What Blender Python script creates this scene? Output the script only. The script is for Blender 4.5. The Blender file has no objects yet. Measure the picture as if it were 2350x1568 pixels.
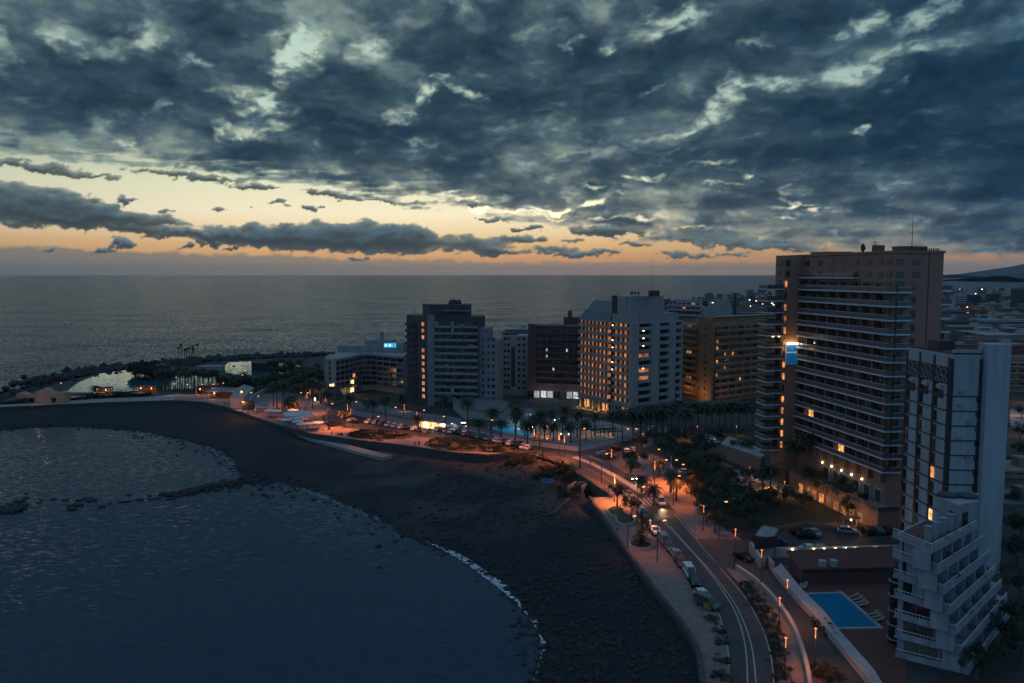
import bpy, bmesh, math, random
from mathutils import Vector, Matrix, noise as mnoise
R = math.radians
random.seed(7)
scene = bpy.context.scene
COL = scene.collection

# ------------------------------------------------------------------ camera
CAMH = 59.0
CX, CY, F = 1175.0, 784.0, 1828.0
HY = 630.0
PITCH = math.atan((CY - HY) / F)
cam_data = bpy.data.cameras.new("camera")
cam_data.sensor_width = 36.0
cam_data.lens = 28.0
cam_data.clip_start = 1.0
cam_data.clip_end = 200000.0
cam = bpy.data.objects.new("camera", cam_data)
COL.objects.link(cam)
cam.location = (0, 0, CAMH)
cam.rotation_euler = (R(90) - PITCH, 0, 0)
scene.camera = cam
CP, SP = math.cos(PITCH), math.sin(PITCH)

def ray(x, y):
    a, b = (x - CX), (CY - y)
    return Vector((a, F * CP + b * SP, -F * SP + b * CP))
def P(x, y, z=4.0):
    """measured picture position -> where that ray meets height z (used to survey the ground plan)"""
    d = ray(x, y); t = (z - CAMH) / d.z
    return Vector((d.x * t, d.y * t, z))
def W(x, y, Y):
    d = ray(x, y); t = Y / d.y
    return Vector((d.x * t, Y, CAMH + d.z * t))
def PX(v):
    """world -> picture x (only used to count things from the left for their labels)"""
    dx, dy, dz = v[0], v[1], v[2] - CAMH
    f = dy * CP - dz * SP
    return CX + F * dx / max(f, 1e-3)
def PYY(v):
    dx, dy, dz = v[0], v[1], v[2] - CAMH
    f = dy * CP - dz * SP
    return CY - F * (dy * SP + dz * CP) / max(f, 1e-3)

# ------------------------------------------------------------------ materials
MATS = {}
def nt(m):
    m.use_nodes = True
    return m.node_tree.nodes, m.node_tree.links
def mat(name, col, rough=0.7, metal=0.0, noise_scale=None, noise_amt=0.25, bump=0.0, bump_scale=None, spec=0.5, stretch=None, col2=None):
    if name in MATS: return MATS[name]
    m = bpy.data.materials.new(name); N, L = nt(m)
    b = N["Principled BSDF"]
    b.inputs["Base Color"].default_value = (*col, 1)
    b.inputs["Roughness"].default_value = rough
    b.inputs["Metallic"].default_value = metal
    b.inputs["Specular IOR Level"].default_value = spec
    if noise_scale or bump:
        tc = N.new("ShaderNodeTexCoord")
        src = tc.outputs["Object"]
        if stretch:
            mp = N.new("ShaderNodeMapping"); mp.inputs["Scale"].default_value = stretch
            L.new(src, mp.inputs["Vector"]); src = mp.outputs["Vector"]
    if noise_scale:
        n = N.new("ShaderNodeTexNoise"); n.inputs["Scale"].default_value = noise_scale
        n.inputs["Detail"].default_value = 6; n.inputs["Roughness"].default_value = 0.65
        L.new(src, n.inputs["Vector"])
        r = N.new("ShaderNodeValToRGB")
        r.color_ramp.elements[0].position = 0.3; r.color_ramp.elements[1].position = 0.72
        c2 = col2 if col2 else tuple(min(1, c * (1 + noise_amt)) for c in col)
        r.color_ramp.elements[0].color = (*[c * (1 - noise_amt) for c in col], 1)
        r.color_ramp.elements[1].color = (*c2, 1)
        L.new(n.outputs["Fac"], r.inputs["Fac"]); L.new(r.outputs["Color"], b.inputs["Base Color"])
    if bump:
        n2 = N.new("ShaderNodeTexNoise"); n2.inputs["Scale"].default_value = bump_scale or 8
        n2.inputs["Detail"].default_value = 5
        L.new(src, n2.inputs["Vector"])
        bp = N.new("ShaderNodeBump"); bp.inputs["Strength"].default_value = bump; bp.inputs["Distance"].default_value = 0.4
        L.new(n2.outputs["Fac"], bp.inputs["Height"]); L.new(bp.outputs["Normal"], b.inputs["Normal"])
    MATS[name] = m
    return m
def emis(name, col, strength, base=(0.6, 0.5, 0.4)):
    if name in MATS: return MATS[name]
    m = bpy.data.materials.new(name); N, L = nt(m)
    b = N["Principled BSDF"]
    b.inputs["Base Color"].default_value = (*base, 1)
    b.inputs["Emission Color"].default_value = (*col, 1)
    b.inputs["Emission Strength"].default_value = strength
    MATS[name] = m
    return m
def lit_room(name, col, strength, scale=0.9):
    """a lit interior seen through glass, or lamp glow painted on a balcony wall: uneven brightness from curtains, furniture and the lamp"""
    if name in MATS: return MATS[name]
    m = bpy.data.materials.new(name); N, L = nt(m)
    b = N["Principled BSDF"]
    b.inputs["Base Color"].default_value = (0.25, 0.2, 0.15, 1)
    b.inputs["Roughness"].default_value = 0.4
    tc = N.new("ShaderNodeTexCoord")
    n = N.new("ShaderNodeTexNoise"); n.inputs["Scale"].default_value = scale; n.inputs["Detail"].default_value = 4
    oi = N.new("ShaderNodeObjectInfo"); va = N.new("ShaderNodeVectorMath"); va.operation = "ADD"
    L.new(tc.outputs["Object"], va.inputs[0]); L.new(oi.outputs["Location"], va.inputs[1]); L.new(va.outputs[0], n.inputs["Vector"])
    mr = N.new("ShaderNodeMapRange"); mr.inputs["From Min"].default_value = 0.35; mr.inputs["From Max"].default_value = 0.68
    mr.inputs["To Min"].default_value = strength * 0.15; mr.inputs["To Max"].default_value = strength * 1.5
    m2 = N.new("ShaderNodeMapRange"); m2.inputs["To Min"].default_value = 0.45; m2.inputs["To Max"].default_value = 1.35; L.new(oi.outputs["Random"], m2.inputs["Value"])
    mu = N.new("ShaderNodeMath"); mu.operation = "MULTIPLY"; L.new(mr.outputs["Result"], mu.inputs[0]); L.new(m2.outputs[0], mu.inputs[1])
    L.new(n.outputs["Fac"], mr.inputs["Value"]); L.new(mu.outputs[0], b.inputs["Emission Strength"])
    b.inputs["Emission Color"].default_value = (*col, 1)
    MATS[name] = m
    return m

# ------------------------------------------------------------------ object helpers
def setp(o, label=None, cat=None, group=None, kind=None):
    if label: o["label"] = label
    if cat: o["category"] = cat
    if group: o["group"] = group
    if kind: o["kind"] = kind
    return o
def empty(name, loc=(0, 0, 0), rz=0.0, label=None, cat=None, group=None):
    o = bpy.data.objects.new(name, None); COL.objects.link(o)
    o.empty_display_size = 0.5
    o.location = loc; o.rotation_euler = (0, 0, rz)
    return setp(o, label, cat, group)
class MB:
    """collects faces and links them as one mesh object"""
    def __init__(s): s.v = []; s.f = []; s.m = []; s.mi = 0
    def face(s, pts):
        n = len(s.v); s.v.extend([tuple(p) for p in pts]); s.f.append(tuple(range(n, n + len(pts)))); s.m.append(s.mi); return s
    def mesh(s, verts, faces):
        n = len(s.v); s.v.extend([tuple(p) for p in verts])
        for f in faces: s.f.append(tuple(i + n for i in f)); s.m.append(s.mi)
        return s
    def box(s, x0, x1, y0, y1, z0, z1, M=None):
        vs = [Vector((x, y, z)) for z in (z0, z1) for y in (y0, y1) for x in (x0, x1)]
        if M is not None: vs = [M @ v for v in vs]
        return s.mesh(vs, [(0, 2, 3, 1), (4, 5, 7, 6), (0, 1, 5, 4), (2, 6, 7, 3), (0, 4, 6, 2), (1, 3, 7, 5)])
    def prism(s, pts, z0, z1, top=True, bottom=True):
        a = sum(pts[i][0] * pts[(i + 1) % len(pts)][1] - pts[(i + 1) % len(pts)][0] * pts[i][1] for i in range(len(pts)))
        if a < 0: pts = pts[::-1]
        n = len(pts)
        vs = [(p[0], p[1], z0) for p in pts] + [(p[0], p[1], z1) for p in pts]
        fs = [(i, (i + 1) % n, n + (i + 1) % n, n + i) for i in range(n)]
        if top: fs.append(tuple(range(n, 2 * n)))
        if bottom: fs.append(tuple(range(n - 1, -1, -1)))
        return s.mesh(vs, fs)
    def cyl(s, x, y, z0, z1, r0, r1=None, n=8, cap=True):
        r1 = r0 if r1 is None else r1
        vs = [(x + r0 * math.cos(2 * math.pi * i / n), y + r0 * math.sin(2 * math.pi * i / n), z0) for i in range(n)]
        vs += [(x + r1 * math.cos(2 * math.pi * i / n), y + r1 * math.sin(2 * math.pi * i / n), z1) for i in range(n)]
        fs = [(i, (i + 1) % n, n + (i + 1) % n, n + i) for i in range(n)]
        if cap: fs += [tuple(range(n, 2 * n)), tuple(range(n - 1, -1, -1))]
        return s.mesh(vs, fs)
    def tube(s, pts, r, n=6):
        """pts list of Vector, r list or number"""
        rs = r if isinstance(r, (list, tuple)) else [r] * len(pts)
        vs = []; fs = []
        for k, p in enumerate(pts):
            p = Vector(p)
            d = (Vector(pts[min(k + 1, len(pts) - 1)]) - Vector(pts[max(k - 1, 0)]))
            d = d.normalized() if d.length > 1e-6 else Vector((0, 0, 1))
            a = d.cross(Vector((0, 0, 1)) if abs(d.z) < 0.9 else Vector((1, 0, 0))).normalized(); b = d.cross(a)
            for i in range(n):
                t = 2 * math.pi * i / n
                vs.append(p + (a * math.cos(t) + b * math.sin(t)) * rs[k])
        for k in range(len(pts) - 1):
            for i in range(n):
                fs.append((k * n + i, k * n + (i + 1) % n, (k + 1) * n + (i + 1) % n, (k + 1) * n + i))
        fs.append(tuple(range(n))[::-1]); fs.append(tuple(range((len(pts) - 1) * n, len(pts) * n)))
        return s.mesh(vs, fs)
    def strip(s, pts, w, z0, z1):
        """vertical-sided strip of half width w along a polyline of (x,y)"""
        L_, R_ = offset_line(pts, w), offset_line(pts, -w)
        n = len(pts)
        for i in range(n - 1):
            q = [L_[i], L_[i + 1], R_[i + 1], R_[i]]
            zb = [z0] * 4 if not callable(z0) else [z0(p) for p in q]
            zt = [z1] * 4 if not callable(z1) else [z1(p) for p in q]
            s.face([(q[k][0], q[k][1], zt[k]) for k in (3, 2, 1, 0)])
            s.face([(q[0][0], q[0][1], zb[0]), (q[0][0], q[0][1], zt[0]), (q[1][0], q[1][1], zt[1]), (q[1][0], q[1][1], zb[1])])
            s.face([(q[2][0], q[2][1], zb[2]), (q[2][0], q[2][1], zt[2]), (q[3][0], q[3][1], zt[3]), (q[3][0], q[3][1], zb[3])])
        for i in (0, n - 1):
            a, b = L_[i], R_[i]
            za = z0 if not callable(z0) else z0(a); zt = z1 if not callable(z1) else z1(a)
            s.face([(a[0], a[1], za), (b[0], b[1], za), (b[0], b[1], zt), (a[0], a[1], zt)])
        return s
    def data(s, name, mats, smooth=False):
        me = bpy.data.meshes.new(name); me.from_pydata(s.v, [], s.f)
        for m in (mats if isinstance(mats, (list, tuple)) else [mats]): me.materials.append(m)
        if any(s.m): me.polygons.foreach_set("material_index", s.m)
        if smooth: me.polygons.foreach_set("use_smooth", [True] * len(me.polygons))
        me.update()
        return me
    def build(s, name, mats, parent=None, loc=None, rz=None, smooth=False, **kw):
        o = bpy.data.objects.new(name, s.data(name, mats, smooth)); COL.objects.link(o)
        if parent is not None: o.parent = parent
        if loc is not None: o.location = loc
        if rz is not None: o.rotation_euler = (0, 0, rz)
        setp(o, kw.get("label"), kw.get("cat"), kw.get("group"), kw.get("kind"))
        return o
def offset_line(pts, w):
    out = []
    n = len(pts)
    for i in range(n):
        a = Vector(pts[max(i - 1, 0)][:2]); b = Vector(pts[min(i + 1, n - 1)][:2])
        d = (b - a).normalized(); nn = Vector((-d.y, d.x))
        out.append((pts[i][0] + nn.x * w, pts[i][1] + nn.y * w))
    return out
def smooth_line(pts, k=6):
    """Catmull-Rom through (x,y) points"""
    out = []
    p = [Vector(q[:2]) for q in pts]
    p = [p[0] * 2 - p[1]] + p + [p[-1] * 2 - p[-2]]
    for i in range(1, len(p) - 2):
        for j in range(k):
            t = j / k
            out.append(0.5 * ((2 * p[i]) + (-p[i - 1] + p[i + 1]) * t + (2 * p[i - 1] - 5 * p[i] + 4 * p[i + 1] - p[i + 2]) * t * t + (-p[i - 1] + 3 * p[i] - 3 * p[i + 1] + p[i + 2]) * t ** 3))
    out.append(p[-2])
    return [(v.x, v.y) for v in out]
def copy_tree(o, parent=None):
    c = o.copy(); COL.objects.link(c)
    if parent is not None: c.parent = parent
    for ch in o.children: copy_tree(ch, c)
    return c
def protos_done(o):
    """take the first instance out of the scene again if it was never placed"""
    for ch in list(o.children): protos_done(ch)
    bpy.data.objects.remove(o)
ORD = ["first","second","third","fourth","fifth","sixth","seventh","eighth","ninth","tenth","eleventh","twelfth","thirteenth","fourteenth","fifteenth","sixteenth","seventeenth","eighteenth","nineteenth"]
TENS = ["","","twent","thirt","fort","fift","sixt","sevent","eight","ninet"]
def ordw(n):
    if n <= 19: return ORD[n - 1]
    if n >= 100: return "hundred and " + ordw(n - 100) if n > 100 else "hundredth"
    t, u = divmod(n, 10)
    return TENS[t] + "ieth" if u == 0 else TENS[t] + "y-" + ORD[u - 1]
def label_row(objs, fmt, key=None):
    """label a row of look-alikes by counting them from the left"""
    objs = sorted(objs, key=key or (lambda o: PX(o.location)))
    for i, o in enumerate(objs):
        w = ordw(i + 1) if i else "leftmost"
        if i == len(objs) - 1 and i: w = "rightmost"
        o["label"] = fmt.format(n=w, **{k: o[k] for k in ("c",) if k in o})
        if "c" in o: del o["c"]
# ------------------------------------------------------------------ sky: a far dome whose radiance is computed from direction
import numpy as np
def _hash(ix, iy, seed):
    h = (ix.astype(np.int64) * 374761393 + iy.astype(np.int64) * 668265263 + seed * 1442695041) & 0xFFFFFFFF
    h = ((h ^ (h >> 13)) * 1274126177) & 0xFFFFFFFF
    return (h ^ (h >> 16)) & 0xFFFFFFFF
def perlin(x, y, seed):
    ix, iy = np.floor(x), np.floor(y); fx, fy = x - ix, y - iy
    u = fx * fx * fx * (fx * (fx * 6 - 15) + 10); v = fy * fy * fy * (fy * (fy * 6 - 15) + 10)
    def g(a, b):
        t = _hash(ix + a, iy + b, seed) * (2 * np.pi / 4294967296.0)
        return np.cos(t) * (fx - a) + np.sin(t) * (fy - b)
    return ((g(0, 0) * (1 - u) + g(1, 0) * u) * (1 - v) + (g(0, 1) * (1 - u) + g(1, 1) * u) * v) * 1.5
def fbm(x, y, seed, octs=7, rough=0.5):
    s_, a = 0.0, 1.0; tot = 0.0
    c, sn = math.cos(0.6), math.sin(0.6)
    for k in range(octs):
        s_ = s_ + a * perlin(x, y, seed + k); tot += a * 0.6
        x, y = (x * c - y * sn) * 2.03 + 7.1, (x * sn + y * c) * 2.03 - 3.7
        a *= rough
    return s_ / tot            # about -1..1
def sst(v, lo, hi):
    t = np.clip((v - lo) / (hi - lo), 0, 1); return t * t * (3 - 2 * t)
def lerp(f, a, b): f = f[..., None]; return a * (1 - f) + b * f
def ramp(v, stops):
    ps = [p for p, c in stops]
    return np.stack([np.interp(v, ps, [c[i] for p, c in stops]) for i in range(3)], -1)
def azel(x, y):
    d = ray(x, y).normalized()
    return math.degrees(math.atan2(d.x, d.y)), math.degrees(math.asin(d.z))
fine = 0.075
az_g = np.concatenate([np.arange(-180, -39, 3.0), np.arange(-38, 38.01, fine), np.arange(40, 181, 3.0)])
az_g[0] = -180; az_g = np.append(az_g[az_g < 180], 180.0)
el_g = np.concatenate([[-4.0, -2.0, -0.6], np.arange(-0.2, 20.6, fine), np.arange(22, 90, 3.0), [90.0]])
AZ, EL = np.meshgrid(az_g, el_g)
ra, re_ = np.radians(AZ), np.radians(EL)
DX, DY, DZ = np.sin(ra) * np.cos(re_), np.cos(ra) * np.cos(re_), np.sin(re_)
inv = 1.0 / (np.maximum(DZ, 0) + 0.05)
PXc, PYc = DX * inv, DY * inv
def blobs(u, v, items, soft=1.12):
    acc = np.zeros_like(u)
    for (x, y, rx, ry, ang, w) in items:
        a, e = azel(x, y); k = math.degrees(1 / F) * soft
        c, s_ = math.cos(R(ang)), math.sin(R(ang)); ax, ay = rx * k * math.cos(R(a)), ry * k
        p = (c * (u - a) + s_ * (v - e)) / ax; q = (-s_ * (u - a) + c * (v - e)) / ay
        acc += w * np.clip(1 - p * p - q * q, 0, 1) ** 2
    return acc
# openings in the cloud deck, darker masses, the edge of the deck and the low clouds under it
gaps = [(675,110,62,66,0,.9),(650,150,40,60,0,.45),(700,75,45,40,0,.5),(862,108,75,32,8,.9),(655,190,24,38,-20,.5),(560,240,90,30,-10,.8),(640,250,90,24,0,.6),(515,312,30,34,0,.8),
 (600,300,90,22,10,.7),(1010,212,110,18,14,.95),(885,262,55,24,20,.9),(1085,222,45,16,-20,.7),(172,115,34,26,-25,.75),(325,78,40,30,0,.8),(260,105,90,25,0,.35),(452,122,60,24,-10,.6),
 (380,266,26,16,25,.6),(280,338,40,26,-20,.6),(15,110,40,60,0,.4),(240,280,60,20,0,.4),(1530,45,85,34,12,1.0),(1600,25,70,34,0,.6),(1395,98,50,18,25,.6),(1306,108,20,18,0,.6),(1230,80,70,25,0,.3),
 (1612,255,75,30,14,1.15),(1700,208,60,32,22,1.1),(1785,190,60,22,8,.9),(1905,158,75,34,10,1.2),(2000,128,70,24,20,.8),(2105,112,46,20,10,.9),(1535,288,55,14,18,.9),(2180,90,60,16,12,.4),
 (1975,42,75,20,5,.9),(2110,28,80,22,22,.8),(1895,60,26,12,0,.7),(1950,284,34,12,14,.8),(1740,95,50,14,25,.4),(1505,404,60,9,-4,.8),(1752,400,26,11,10,.7),(1855,420,34,9,12,.6),(1822,470,75,7,2,.8),(1835,455,24,16,60,.6),
 (1330,462,120,9,6,.9),(1240,472,80,7,2,.6),(1880,482,44,4,6,.6),(1025,20,70,30,-20,.4),(1150,300,60,12,5,.25),(1430,340,80,10,5,.25),(1285,350,60,9,0,.3),(1540,350,14,30,0,.35),(1800,500,60,4,2,.5),(1150,488,130,7,2,.8),(1075,474,70,6,0,.7),(1440,498,90,5,2,.7),(1010,448,50,8,0,.6),(1560,520,80,5,0,.6),(1700,430,50,5,0,.5),(1380,430,60,6,0,.5),(1650,380,60,8,8,.5),(2050,200,70,12,15,.5),(2200,250,60,10,10,.4),(1480,200,70,10,14,.35),(930,330,60,8,0,.4),(780,300,50,10,10,.35),(1250,250,60,10,10,.3)]
darks = [(2240,330,330,170,-10,.6),(60,215,130,50,-12,.5),(1260,190,330,90,12,.55),(1700,300,330,34,10,.5),(760,200,130,45,5,.45),(1100,280,150,60,10,.5),(860,330,230,50,-8,.4),
 (450,40,200,50,0,.4),(2150,180,250,40,15,.5),(1080,90,150,90,-10,.3),(300,180,200,40,-5,.35),(110,345,120,14,-5,.5),(1950,340,300,30,5,.3),(1550,150,260,40,16,.4)]
low_items = [(50,468,175,52,-4,1.4),(205,478,105,24,-8,1.0),(300,507,150,22,0,1.0),(380,533,220,11,-3,.9),(590,542,165,33,0,1.2),(730,545,160,42,0,1.0),(845,545,150,46,0,1.3),(935,551,90,42,0,1.1),
 (1085,564,120,30,-4,.8),(1270,574,90,16,-3,.6),(1400,530,115,16,-3,1.1),(1620,545,130,26,-6,1.0),(1760,562,160,16,-4,.9),(285,562,24,17,-15,1.1),(426,563,14,13,0,1.0),(461,560,12,14,-30,1.0),
 (492,560,15,18,-35,1.0),(527,568,10,8,0,.9),(1225,525,44,9,0,.9),(1185,527,20,7,0,.8),(110,574,30,6,8,.7),(235,574,40,7,14,.7),(715,478,20,8,0,.7),(650,466,22,7,-10,.5),(500,482,24,8,14,.6),(285,462,24,16,-10,.9),
 (80,381,130,11,-2,.65),(190,402,130,9,-3,.55),(440,405,170,13,-4,.7),(535,388,90,12,-4,.7),(600,430,80,7,0,.6),(1185,548,60,13,-3,.7),(1340,585,70,8,0,.6),(1240,550,26,8,0,.6),(1455,560,60,8,-4,.6),(1600,588,70,8,0,.55),(1690,583,60,7,0,.5),(1150,578,70,12,0,.6),(1310,552,40,6,0,.6),(380,485,20,6,0,.6),(1400,576,50,9,0,.7),(1530,582,60,7,0,.55),(2090,566,60,8,-3,.8),(2260,576,60,10,-4,.8),
 (820,592,40,5,0,.6),(1120,505,60,6,-3,.6),(770,447,80,12,-10,.9),(900,464,90,6,-3,.6),(575,478,12,5,0,.5),(155,505,100,26,0,.7),(460,378,60,8,-3,.5),(1090,468,60,9,-2,.7)]

wx = fbm(AZ * 0.16, EL * 0.24, 11, 5, 0.55); wy = fbm(AZ * 0.16 + 9, EL * 0.24 + 4, 23, 5, 0.55)
hx = fbm(AZ * 0.8, EL * 1.5, 31, 5, 0.6); hy = fbm(AZ * 0.8 + 5, EL * 1.5 + 8, 37, 5, 0.6)
U, V = AZ + wx * 2.2 + hx * 0.45, EL + wy * 0.95 + hy * 0.22
U2, V2 = AZ + hx * 0.75, EL + hy * 0.30
G, DK, LOW = blobs(U, V, gaps, 1.1), blobs(U, V, darks, 1.3), blobs(U2, V2, low_items)
n_plane = fbm(PXc * 0.95 + wx * .3, PYc * 0.95 + wy * .3, 41, 7, 0.52)
n_sph = fbm(AZ * 0.24 + wx * .25, EL * 0.46 + wy * .25, 53, 8, 0.54)
n_str = fbm(AZ * 0.22, EL * 1.9, 143, 6, 0.55)
n_tex = fbm(AZ * 0.55 + wx * .5, EL * 1.1 + wy * .4, 67, 6, 0.56)
wq = np.clip(EL / 9.0, 0, 1)
n_big = fbm(AZ * 0.085 + wx * .2, EL * 0.15 + wy * .25, 77, 4, 0.5)
body = n_plane * (0.20 + 0.15 * wq) + n_sph * 0.66 + n_big * 0.42 + n_tex * 0.20
ep = [(-600,330),(0,352),(260,368),(480,392),(640,418),(780,440),(1000,462),(1200,498),(1320,524),(1500,548),(1700,566),(1900,574),(2050,572),(2350,592),(2900,600)]
ea = [azel(x, y) for x, y in ep]
edge = np.interp(AZ, [-90] + [a for a, e in ea] + [90], [12] + [e for a, e in ea] + [2.0])
above = V2 - edge + (n_tex * 0.5 + n_str * 1.1) * np.clip(edge / 5, 0.25, 1)
am = sst(above, -0.55, 1.35)
n_gap = fbm(AZ * 0.62 + wx * .6, EL * 1.35 + wy * .5, 171, 6, 0.58)
n_f = fbm(AZ * 1.5 + hx * .3, EL * 3.0, 181, 4, 0.55)
GG = 1.25 * (1 - np.exp(-G * 1.1))
tau = (0.98 + body * 0.74 + DK * 0.9 + n_f * .12 + n_plane * .12) * am * 1.22 - GG * 1.55 + np.clip(G * 1.5, 0, 1) * (n_gap * 1.7 + hx * 0.5) - np.clip(n_gap - .25, 0, 1) * np.clip(1 - EL / 22, .2, 1) * 1.1
tau = np.where(am > 0.02, tau, -1)
T = np.exp(-np.clip(tau + 0.10, 0, None) * 2.5)
T = T * 0.94 + 0.06 * (1 - am)
T = np.where(am < 0.02, 1.0, np.clip(T, 0, 1))
T = 1 - (1 - T) * sst(am, 0.0, 0.35)
clear = ramp(EL, [(-1,(0.62,0.33,0.19)),(0.0,(0.70,0.38,0.21)),(1.2,(0.92,0.50,0.21)),(2.2,(1.04,0.68,0.32)),(3.0,(1.12,0.90,0.54)),(4.2,(1.20,1.10,0.80)),(6.2,(1.00,1.05,0.75)),(8.2,(0.58,0.70,0.56)),(10,(0.46,0.60,0.50)),(14,(0.44,0.60,0.53)),(25,(0.30,0.44,0.44)),(90,(0.2,0.3,0.36))])
gl = np.interp(np.abs(AZ + 7), [0, 12, 30, 60, 180], [0, 0.12, 0.55, 0.9, 1.0])
clear = clear * lerp(gl, np.array([1.08,1.02,0.95]), np.array([0.42,0.46,0.58]))
# brighter cores inside the openings
clear = clear * (0.82 + 0.42 * sst(G - tau * 0.3, 0.3, 1.3))[..., None] * np.where(am > 0.5, 1.0, 1.0)[..., None]
shade = sst(tau + n_tex * 0.2 + n_plane * 0.1, 0.2, 2.25)
cl = ramp(shade, [(0.0,(0.165,0.235,0.235)),(0.28,(0.066,0.116,0.148)),(0.6,(0.031,0.065,0.096)),(1.0,(0.014,0.038,0.064))])
relief = np.zeros_like(EL)
relief[1:-1] = (body[2:] - body[:-2])
relief = relief / np.gradient(el_g)[:, None] * 0.5
cl = cl * np.clip(1 + n_tex * 0.34 + n_gap * 0.22 + n_f * 0.12 + relief * 0.04, 0.45, 1.9)[..., None]
warm = np.clip(1 - EL / 7, 0, 1) * np.interp(AZ, [-40, -10, 10, 22, 40], [0.2, 0.8, 1.0, 0.5, 0.2])
cl = cl * lerp(warm, np.array([1.,1,1]), np.array([1.45,1.12,1.0]))
cl = cl * lerp(sst(AZ, 10, 34), np.array([1.,1,1]), np.array([0.62,0.84,1.0]))
lowd = LOW * 1.3 + n_tex * 0.30 + hx * 0.16 + n_f * .08
lowm = sst(lowd, 0.25, 0.50) * sst(LOW, 0.02, 0.2)
up = np.zeros_like(EL); up[2:-2] = (lowd[4:] - lowd[:-4]) / np.maximum(el_g[4:] - el_g[:-4], .01)[:, None]
lowc = ramp(sst(lowd, 0.32, 1.7), [(0.0,(0.17,0.19,0.165)),(0.25,(0.092,0.122,0.122)),(1.0,(0.036,0.070,0.092))])
lowc = lowc * np.clip(1 + n_tex * 0.45 - up * 0.35, 0.6, 1.8)[..., None]
topb = 0.90 + n_tex * 0.20 + hx * 0.16 + np.clip(-AZ, 0, 40) * 0.026
bank = sst(topb - EL, -0.06, 0.2) * 0.72
hz = ramp(AZ, [(-40,(0.085,0.155,0.17)),(-28,(0.115,0.18,0.175)),(-16,(0.18,0.21,0.18)),(-4,(0.27,0.25,0.19)),(10,(0.32,0.26,0.19)),(36,(0.23,0.235,0.215))])
skyc = lerp(bank, clear, hz)
skyc = lerp(np.clip(lowm * 0.97, 0, 1), skyc, lowc)
skyc = lerp(T, cl, skyc)
# high overcast lit by the twilight arch above and behind the view
bz = np.maximum(sst(-np.cos(ra) * np.cos(re_), -0.45, 0.4), sst(EL, 21, 40))
hi = lerp(sst(fbm(PXc * 0.6, PYc * 0.6, 91, 5), -0.6, 0.8), np.array([0.10,0.205,0.35]), np.array([0.195,0.35,0.54]))
skyc = lerp(bz, skyc, hi)
skyc = lerp(sst(-EL, 0.5, 3.0), skyc, np.array([0.03,0.045,0.06]))
RAD = 120000.0
n_el, n_az = EL.shape
verts = np.stack([DX * RAD, DY * RAD, DZ * RAD], -1).reshape(-1, 3).astype(np.float32)
ii, jj = np.meshgrid(np.arange(n_el - 1), np.arange(n_az - 1), indexing="ij")
q0 = (ii * n_az + jj).ravel()
quads = np.stack([q0, q0 + n_az, q0 + n_az + 1, q0 + 1], -1).astype(np.int32)
me = bpy.data.meshes.new("sky"); me.vertices.add(len(verts)); me.vertices.foreach_set("co", verts.ravel())
me.loops.add(quads.size); me.loops.foreach_set("vertex_index", quads.ravel())
me.polygons.add(len(quads)); me.polygons.foreach_set("loop_start", np.arange(0, quads.size, 4, dtype=np.int32))
me.update(calc_edges=True)
at_ = me.attributes.new("radiance", "FLOAT_COLOR", "POINT")
at_.data.foreach_set("color", np.concatenate([skyc, np.ones((*skyc.shape[:2], 1))], -1).reshape(-1).astype(np.float32))
sm = bpy.data.materials.new("sky_light"); sm.use_nodes = True
SN, SL = sm.node_tree.nodes, sm.node_tree.links; SN.clear()
an = SN.new("ShaderNodeAttribute"); an.attribute_name = "radiance"
em = SN.new("ShaderNodeEmission"); SL.new(an.outputs["Color"], em.inputs["Color"])
om = SN.new("ShaderNodeOutputMaterial"); SL.new(em.outputs[0], om.inputs[0])
sm.cycles.emission_sampling = "NONE"
me.materials.append(sm)
sky_o = bpy.data.objects.new("sky", me); COL.objects.link(sky_o); sky_o.location = (0, 0, CAMH); setp(sky_o, kind="structure")
del verts, quads, skyc
# beyond the dome: the physical twilight sky, and the sun itself just under the horizon
world = bpy.data.worlds.new("World"); scene.world = world; world.use_nodes = True
WN, WL = world.node_tree.nodes, world.node_tree.links
nish = WN.new("ShaderNodeTexSky"); nish.sky_type = "NISHITA"; nish.sun_disc = False
nish.sun_elevation = R(0.5); nish.sun_rotation = R(-8)
WL.new(nish.outputs[0], WN["Background"].inputs[0]); WN["Background"].inputs[1].default_value = 0.05
world.cycles.sampling_method = "NONE"
sun = bpy.data.lights.new("sun", "SUN"); sun.energy = 0.3; sun.angle = R(0.5); sun.color = (1.0, 0.75, 0.55)
so = bpy.data.objects.new("sun", sun); COL.objects.link(so); so.rotation_euler = (R(88), 0, R(180 + 8))
scene.view_settings.view_transform = "Standard"; scene.view_settings.look = "None"
scene.view_settings.exposure = 0.0; scene.view_settings.gamma = 1.0
scene.cycles.use_denoising = True
scene.cycles.max_bounces = 5; scene.cycles.diffuse_bounces = 2; scene.cycles.glossy_bounces = 3
scene.cycles.transparent_max_bounces = 6
scene.cycles.sample_clamp_indirect = 3.0; scene.cycles.sample_clamp_direct = 0.0
scene.cycles.caustics_reflective = False; scene.cycles.caustics_refractive = False
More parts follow.
